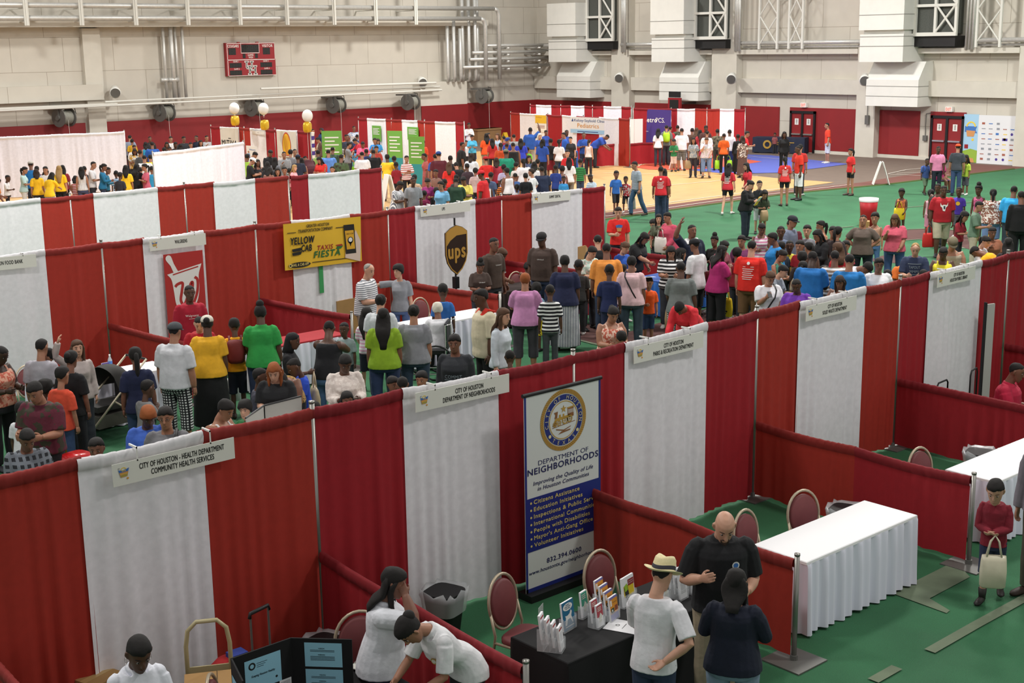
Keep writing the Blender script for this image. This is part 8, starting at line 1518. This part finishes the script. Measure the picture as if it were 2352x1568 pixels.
BAGS = {'k': ('handbag', 'black handbag', '111113'), 's': ('handbag', 'black shoulder bag', '131316'), 'h': ('handbag', 'brown leather handbag', '43302a'), 'y': ('tote_bag', 'yellow tote bag', 'e8c818'), 'Y': ('tote_bag', 'bright yellow tote bag', 'e6c41c'), 'l': ('drawstring_bag', 'lime green bag', '9cd828'), 'b': ('tote_bag', 'royal blue bag', '2446b0'), 'w': ('tote_bag', 'white bag', 'dcd8d0'), 'W': ('tote_bag', 'white paper bag', 'dce4e2'), 'c': ('tote_bag', 'cream bag', 'c8b898'), 'n': ('paper_bag', 'tan bag', 'a08664'), 'N': ('plastic_bag', 'beige plastic bag', 'c0ae90'), 'r': ('tote_bag', 'red bag', 'c42420'), 'P': ('plastic_bag', 'translucent cream shopping bag', 'd0c8b0')}
def short(lab, n):
    w = lab.split()[:n]
    while w[-1] in ('and', 'with', 'in', 'by', 'a', 'the', 'of', 'at', 'beside', 'behind', 'over', 'before', 'long', 'white', 'her', 'his', 'above', 'big', 'down', 'up', 'black', 'two', 'amid', 'to', 'far', 'an', 'under', 'nearest', 'from', 'on', 'blue', 'red', 'striped'): w = w[:-1]
    return ' '.join(w)
def bag(p, code, side=0):
    nm, desc, hexc = BAGS[code]; r = rig(p['pose'], p['build']); a = r.arm[side]; hw = wpoint(p, a[2]+a[4]*0.08); w, h, d = {'handbag': (0.3, 0.22, 0.12), 'tote_bag': (0.32, 0.36, 0.08), 'drawstring_bag': (0.3, 0.36, 0.12), 'paper_bag': (0.26, 0.34, 0.12), 'plastic_bag': (0.27, 0.36, 0.12)}[nm]
    k_ = 0.9 if p['build'] == 'c' else 1.0; w, h = w*k_, h*k_; drop = 0.2 if nm != 'paper_bag' else 0.05; h = min(h, max(0.16, hw[2]-drop-0.06))
    rz = p['obj'].rotation_euler.z+PI/2*(p['pose'] in ('bg', 'wk', 'st')) if nm == 'handbag' else p['obj'].rotation_euler.z+0.3
    t = thing(nm, desc+' of the '+short(p['lab'], 9), 'bag', (hw[0], hw[1], hw[2]-drop-h), rz, 'bags carried by visitors'); R = []
    for z, kx, ky in ((0, 0.86, 0.8), (0.05, 1, 1.1), (0.5, 1.04, 1.2), (0.85, 0.98, 0.8), (1, 0.92, 0.35)): R.append([(w/2*kx*(abs(math.cos(q))**0.5)*np.sign(math.cos(q)), d/2*ky*(abs(math.sin(q))**0.7)*np.sign(math.sin(q)), z*h) for q in [2*PI*j/14 for j in range(14)]])
    rough = 0.35 if nm in ('handbag', 'plastic_bag') else 0.7; mt = mat('bag_'+hexc, hexc, rough, noise=0.06, nscale=10, bump=0.3); MB().loft(R).build('bag_body', mt, t, True); b = MB()
    if drop > 0.1:
        for s_ in (1, -1): b.tube([(-w*0.28, s_*0.02, h*0.97), (-w*0.16, s_*0.01, h+drop*0.7), (0, 0, h+drop), (w*0.16, s_*0.01, h+drop*0.7), (w*0.28, s_*0.02, h*0.97)], 0.009, 6)
        b.build('handle', mt, t, True)
    if code in 'yY': F = Face((-w/2, -d*0.62, 0), (1, 0, 0), (0, 0, 1), 0.006); g = MB(); F.ring(g, w*0.5, h*0.66, w*0.1, w*0.15); F.pol(g, [(w*0.42, h*0.58), (w*0.58, h*0.58), (w*0.5, h*0.44)]); F.rect(g, w*0.2, h*0.26, w*0.8, h*0.34); F.rect(g, w*0.28, h*0.16, w*0.72, h*0.21); g.build('bag_print', M_ink, t)
    if code == 'P': F = Face((-w/2, -d*0.62, 0), (1, 0, 0), (0, 0, 1), 0.008); g = MB(); F.ring(g, w*0.6, h*0.62, w*0.1, w*0.14, 0); F.rect(g, w*0.42, h*0.32, w*0.82, h*0.38, 0); F.rect(g, w*0.45, h*0.24, w*0.8, h*0.28, 0); F.pol(g, [(w*0.2, h*0.36), (w*0.4, h*0.3), (w*0.42, h*0.22), (w*0.22, h*0.28)], 1); g.build('bag_print', [mat('print_slate', '5a6068', 0.7), M_yel], t)
    return t
def on_head(p, c, r_, mt, name): r = rig(p['pose'], p['build']); mb = MB().ball(tuple(r.HD(c)), r_, 10); return mb.build(name, mt, p['obj'], True)
for p in PEOPLE:
    r = rig(p['pose'], p['build']); t = p['obj']
    for e in p['ex']:
        k, _, v = e.partition(':')
        if k == 'bag':
            side = 0
            # hang it from the hand nearer the camera's left or right so that it shows
            bag(p, v, 0 if abs(p['face']) < 90 else 1)
            if v == 'l' and 'drawstring' in p['lab']: bag(p, v, 0)['label'] = 'second lime green bag of the woman in orange tee'
        elif k == 'pack':
            R = []; zc = r.T(1.22)
            for y, k_ in ((0.0, 0.9), (-0.05, 1.05), (-0.1, 1.0), (-0.14, 0.7)): R.append([r.B((0.15*k_*(abs(math.cos(a))**0.5)*np.sign(math.cos(a)), -r.ch[1]-0.02+y, zc+0.2*k_*(abs(math.sin(a))**0.5)*np.sign(math.sin(a)))) for a in [2*PI*j/16 for j in range(16)]])
            o = MB().loft(R).build('backpack', mat('pack_'+v, v, 0.7, noise=0.06), None, True); o.matrix_world = Matrix.Translation(t.location) @ Matrix.Rotation(t.rotation_euler.z, 4, 'Z') @ Matrix.Scale(p['sc'], 4); tag(o, {'a8d820': 'lime green backpack at the purple banner', '2c58b0': 'blue backpack on the boy near the second doors', '6c1c1c': 'dark red backpack on the boy in yellow tee'}[v], 'backpack')
            st = MB()
            for sx in (1, -1): st.tube([r.B((sx*0.09, -r.ch[1]-0.03, r.T(1.38))), r.B((sx*0.1, -0.03, r.T(1.475))), r.B((sx*0.1, r.ch[1]*0.9, r.T(1.38))), r.B((sx*0.12, r.ch[1]+0.02, r.T(1.25))), r.B((sx*0.15, 0, r.T(1.12)))], [(0.022, 0.008)]*5, 8)
            st.build('strap', mat('pack_'+v), o, True)
        elif k == 'strap':
            b = MB(); P = [torso_pt(r, x, z, bk, 0.01) for x, z, bk in ((-0.11, 1.39, False), (-0.05, 1.27, False), (0.03, 1.12, False), (0.1, 1.0, False))]+[torso_pt(r, x, z, True, 0.01) for x, z in ((0.1, 1.0), (0.03, 1.12), (-0.05, 1.27), (-0.11, 1.39))]+[r.B((-0.11, -0.01, r.T(1.48)))]; b.tube(P, [(0.013, 0.006)]*len(P), 6, closed=True); b.build('shoulder_strap', M_black, t, True)
        elif k in ('clip', 'paper', 'book'):
            a = r.arm[0]; hw = a[2]+a[4]*0.1; lab = {'clip': 'yellow clipboard held by the woman in black', 'paper': 'white papers held by the '+short(p['lab'], 8), 'book': 'white leaflet lying on the head of the boy in orange'}[k]
            P = wpoint(p, hw if k != 'book' else r.HD((0, 0.02, 0.135))); o = thing({'clip': 'clipboard', 'paper': 'paper_sheet', 'book': 'leaflet'}[k], lab, {'clip': 'clipboard', 'paper': 'paper', 'book': 'leaflet'}[k], P, t.rotation_euler.z, 'papers held by visitors')
            M_ = Matrix.Rotation({'clip': 1.1, 'paper': 0.9, 'book': 0.15}[k], 4, 'X'); MB().box((-0.11, -0.14, 0), (0.11, 0.14, 0.005), M=M_).build('sheet', M_yel if k == 'clip' else M_paper, o)
        elif k == 'print': decal(p, 'back_print', M_ltw, [circ(0, 1.36, 0.028), (-0.1, 1.29, -0.05, 1.3), (0.04, 1.29, 0.1, 1.3)]+[(-0.11+0.012*(i % 2), 1.25-0.035*i, 0.1-0.02*(i % 3), 1.262-0.035*i) for i in range(6)], True)
        elif k == 'bull': decal(p, 'bull_emblem', M_ltw, [[(-0.02, 1.16), (0.03, 1.15), (0.05, 1.24), (0.09, 1.28), (0.1, 1.36), (0.07, 1.3), (0.0, 1.31), (-0.05, 1.29), (-0.08, 1.35), (-0.08, 1.27), (-0.04, 1.24)]]); decal(p, 'bull_emblem_dark', M_navy, [[(0.0, 1.2), (0.03, 1.2), (0.035, 1.28), (-0.01, 1.27)]])
        elif k == 'dot': decal(p, 'chest_roundel', M_yel, [circ(0, 1.26, 0.07)])
        elif k == 'logo': decal(p, 'chest_crest', M_b1, [[(-0.08, 1.33), (-0.07, 1.28), (0.07, 1.28), (0.08, 1.33), (0.0, 1.35)]]); decal(p, 'chest_crest_lower', M_b2, [[(-0.06, 1.275), (-0.045, 1.19), (0.045, 1.19), (0.06, 1.275)], circ(0.03, 1.13, 0.014)])
        elif k == 'chest': decal(p, 'chest_lettering', M_ltw, [('United', 0.02, 1.27, 0.022, 0.12)])
        elif k == 'walg': decal(p, 'chest_lettering', M_ltw, [('Walgreens', 0.0, 1.27, 0.035, 0.2), (-0.05, 1.235, 0.06, 1.24)])
        elif k == 'lettered': decal(p, 'chest_lettering', mat('faded_print', '8c98a4', 0.7), [('COMMIT', 0.0, 1.16, 0.055, 0.24), (-0.13, 1.13, 0.13, 1.142)])
        elif k == 'tap': decal(p, 'chest_lettering', mat('faded_print', '8c98a4', 0.7), [('TAPOUT', 0.0, 1.25, 0.05, 0.2), ('MMPS', 0.0, 1.17, 0.05, 0.16), (-0.12, 1.33, 0.12, 1.342), (-0.1, 1.13, 0.1, 1.14)])
        elif k == 'seal': decal(p, 'chest_seal', M_ltw if p['build'] == 'g' else M_gold, [circ(0.085, 1.3, 0.03)]); decal(p, 'chest_seal_centre', M_b1 if p['build'] == 'g' else M_cream, [[(q[0], q[1]) for q in circ(0.085, 1.3, 0.02)]]).location = (0, 0.002, 0)
        elif k == 'badge': decal(p, 'name_badge', M_ltw, [(0.03, 1.17, 0.11, 1.225)]); decal(p, 'badge_photo', M_ltk, [(0.085, 1.18, 0.105, 1.215)]).location = (0, 0.002, 0)
        elif k == 'towel':
            b = MB(); P = [r.B((0.1, 0.12+r.bu, r.T(1.2))), r.B((0.09, 0.11, r.T(1.36))), r.B((0.1, 0.0, r.T(1.475))), r.B((0.05, -0.1, r.T(1.42))), r.B((-0.06, -0.1, r.T(1.42))), r.B((-0.1, 0.0, r.T(1.475))), r.B((-0.09, 0.11, r.T(1.36))), r.B((-0.09, 0.13, r.T(1.25)))]; b.tube(P, [(0.05, 0.02)]*8, 10); b.build('neck_towel', mat('towel_'+v, v, 0.95), t, True)
        elif k == 'scarf':
            b = MB(); R = []
            for z, kx, ky, yo in ((-0.2, 1.25, 1.0, -0.03), (-0.1, 1.12, 1.0, -0.03), (0.0, 1.15, 0.98, -0.03), (0.06, 1.12, 1.02, -0.02), (0.1, 0.85, 0.85, -0.012), (0.128, 0.3, 0.3, -0.01)): R.append([r.HD((0.078*kx*math.cos(a), 0.1*ky*math.sin(a)+yo-(0.03 if math.sin(a) > 0.3 and z < 0.05 else 0), z)) for a in [2*PI*j/18 for j in range(18)]])
            b.loft(R); b.build('headscarf', mat('scarf_'+v, v, 0.85), t, True)
        elif k == 'band': MB().tube([r.HD((0.082*math.cos(a), 0.107*math.sin(a), 0.06)) for a in np.linspace(0, 2*PI, 21)[:-1]], [(0.008, 0.016)]*20, 6, closed=True).build('headband', mat('pink_band', 'd07078', 0.7), t, True)
        elif k == 'bow': on_head(p, (0.03, -0.06, 0.13), (0.035, 0.02, 0.025), M_ltw, 'hair_bow'); on_head(p, (-0.03, -0.06, 0.13), (0.035, 0.02, 0.025), M_ltw, 'hair_bow')
        elif k == 'glasses': pass
    L = p['lab']
    if 'glasses' in L and 'sunglasses' not in L:
        b = MB()
        for sx in (1, -1): b.tube([r.HD((sx*0.033+0.021*math.cos(a), facey(0.033, 0.012)+0.012, 0.012+0.014*math.sin(a))) for a in np.linspace(0, 2*PI, 13)[:-1]], 0.002, 5, closed=True); b.tube([r.HD((sx*0.054, facey(0.05, 0.014)+0.008, 0.016)), r.HD((sx*0.08, 0.0, 0.02))], 0.002, 5)
        b.build('glasses', M_black, t)
    if 'sunglasses on her head' in L:
        for sx in (1, -1): on_head(p, (sx*0.035, 0.085, 0.085), (0.026, 0.012, 0.016), mat('dark_lens', '14100e', 0.1), 'sunglasses')
    if 'straw hat' in L and 'under a straw' in L:
        b = MB(); q_ = lambda k_, ky, z, yo=0.0: [r.HD((k_*math.cos(a), ky*math.sin(a)+yo, z+(0.012*math.cos(2*a)))) for a in [2*PI*j/28 for j in range(28)]]
        b.loft([q_(0.083, 0.106, 0.045), q_(0.125, 0.15, 0.036), q_(0.15, 0.172, 0.045), q_(0.153, 0.175, 0.049), q_(0.125, 0.15, 0.042), q_(0.09, 0.114, 0.052), q_(0.086, 0.11, 0.09), q_(0.08, 0.102, 0.135), q_(0.062, 0.084, 0.158), q_(0.035, 0.06, 0.15), q_(0.012, 0.035, 0.142)]); h_ = b.build('straw_hat', mat('straw', 'dccfa0', 0.75, noise=0.05, nscale=60, bump=0.3), t, True); b = MB(); b.loft([q_(0.0905, 0.1145, 0.055), q_(0.0905, 0.1145, 0.058), q_(0.0885, 0.1125, 0.083), q_(0.0875, 0.111, 0.086)], cap=False); b.build('hat_band', mat('hat_ribbon', '2c2c38', 0.7), h_, True)
        b = MB(); zb = [r.B((0.205*0+(r.wa[0]+0.02)*math.cos(a), (r.wa[1]+0.02)*math.sin(a)+0.0, r.T(0.985))) for a in np.linspace(0, 2*PI, 25)[:-1]]; b.tube(zb, [(0.006, 0.018)]*24, 6, closed=True); b.build('belt', M_black, t, True)
        a = r.arm[0]
    if 'goatee' in L:
        b = MB(); b.tube([r.HD((-0.03, facey(0.03, -0.06)-0.004, -0.055)), r.HD((-0.024, facey(0.024, -0.09)-0.002, -0.09)), r.HD((0, facey(0, -0.1)+0.002, -0.104)), r.HD((0.024, facey(0.024, -0.09)-0.002, -0.09)), r.HD((0.03, facey(0.03, -0.06)-0.004, -0.055))], [0.006, 0.01, 0.016, 0.01, 0.006], 8); b.tube([r.HD((-0.026, facey(0.026, -0.047), -0.047)), r.HD((0, facey(0, -0.044)+0.003, -0.043)), r.HD((0.026, facey(0.026, -0.047), -0.047))], 0.005, 6); b.build('goatee', mat('goatee_hair', '3a2c24', 0.9), t, True)
    if 'hoop earrings' in L:
        for sx in (1, -1): MB().tube([r.HD((sx*0.084, -0.008+0.024*math.cos(a), -0.055+0.026*math.sin(a))) for a in np.linspace(0, 2*PI, 17)[:-1]], 0.0016, 5, closed=True).build('hoop_earring', M_chrome, t, True)
    if 'photographing' in L:
        a0, a1 = r.arm[0], r.arm[1]; mid = (a0[2]+a0[4]*0.07+a1[2]+a1[4]*0.07)/2; P = wpoint(p, mid+np.array([0, 0.02, 0.02])); o = thing('smartphone', 'smartphone with lit screen held by the woman in navy', 'phone', P, t.rotation_euler.z); M_ = Matrix.Rotation(-0.35, 4, 'X'); MB().box((-0.035, -0.004, -0.06), (0.035, 0.004, 0.07), M=M_).build('case', M_black, o); MB().box((-0.03, -0.0055, -0.05), (0.03, -0.0042, 0.06), M=M_).build('screen', mat('lit_screen', '8cc4e8', 0.2, emit=0.9), o)
    if 'holding a phone' in L or 'phone' in L.split()[-1:]:
        a0 = r.arm[0]; P = wpoint(p, a0[2]+a0[4]*0.11); o = thing('smartphone', 'dark smartphone of the woman in white tee and glasses', 'phone', P, t.rotation_euler.z); MB().box((-0.034, -0.004, -0.06), (0.034, 0.004, 0.06), M=Matrix.Rotation(0.8, 4, 'X')).build('case', M_black, o)
    if 'carrying a baby' in L:
        P = wpoint(p, (0.0, 0.2, r.T(1.33))); o = thing('person', 'baby held against the shoulder of the man in grey tee', 'person', P, t.rotation_euler.z+PI*0.75); b = MB(); b.tube([(0, 0, -0.3), (0, 0.01, -0.15), (0, 0, 0.0), (0, 0, 0.06)], [(0.09, 0.08), (0.1, 0.085), (0.09, 0.07), (0.04, 0.04)], 12); ob = b.build('baby_suit', mat('baby_pink', 'c8a8b4', 0.9), o, True); b = MB(); b.ball((0, 0.01, 0.14), (0.078, 0.088, 0.095), 12); b.ball((0, 0.098, 0.13), 0.012, 6); b.tube([(0, 0, 0.02), (0, 0, 0.1)], 0.04, 8); bb = b.build('body', M_skin, o, True); bb.color = (*lin(SKIN['d']), 1); b = MB(); b.ball((0, -0.008, 0.155), (0.083, 0.09, 0.092), 12); hh = b.build('hair', M_hair, o, True); hh.color = (*lin(HAIRC['k']), 1)
        for sx in (1, -1): MB().tube([(sx*0.08, 0, -0.02), (sx*0.13, 0.06, -0.08), (sx*0.1, 0.12, -0.06)], [0.03, 0.028, 0.024], 8).build('sleeve', mat('baby_pink'), o, True); MB().tube([(sx*0.05, 0, -0.28), (sx*0.08, 0.1, -0.32), (sx*0.08, 0.08, -0.44)], [0.05, 0.042, 0.03], 8).build('legging', mat('baby_pink'), o, True)
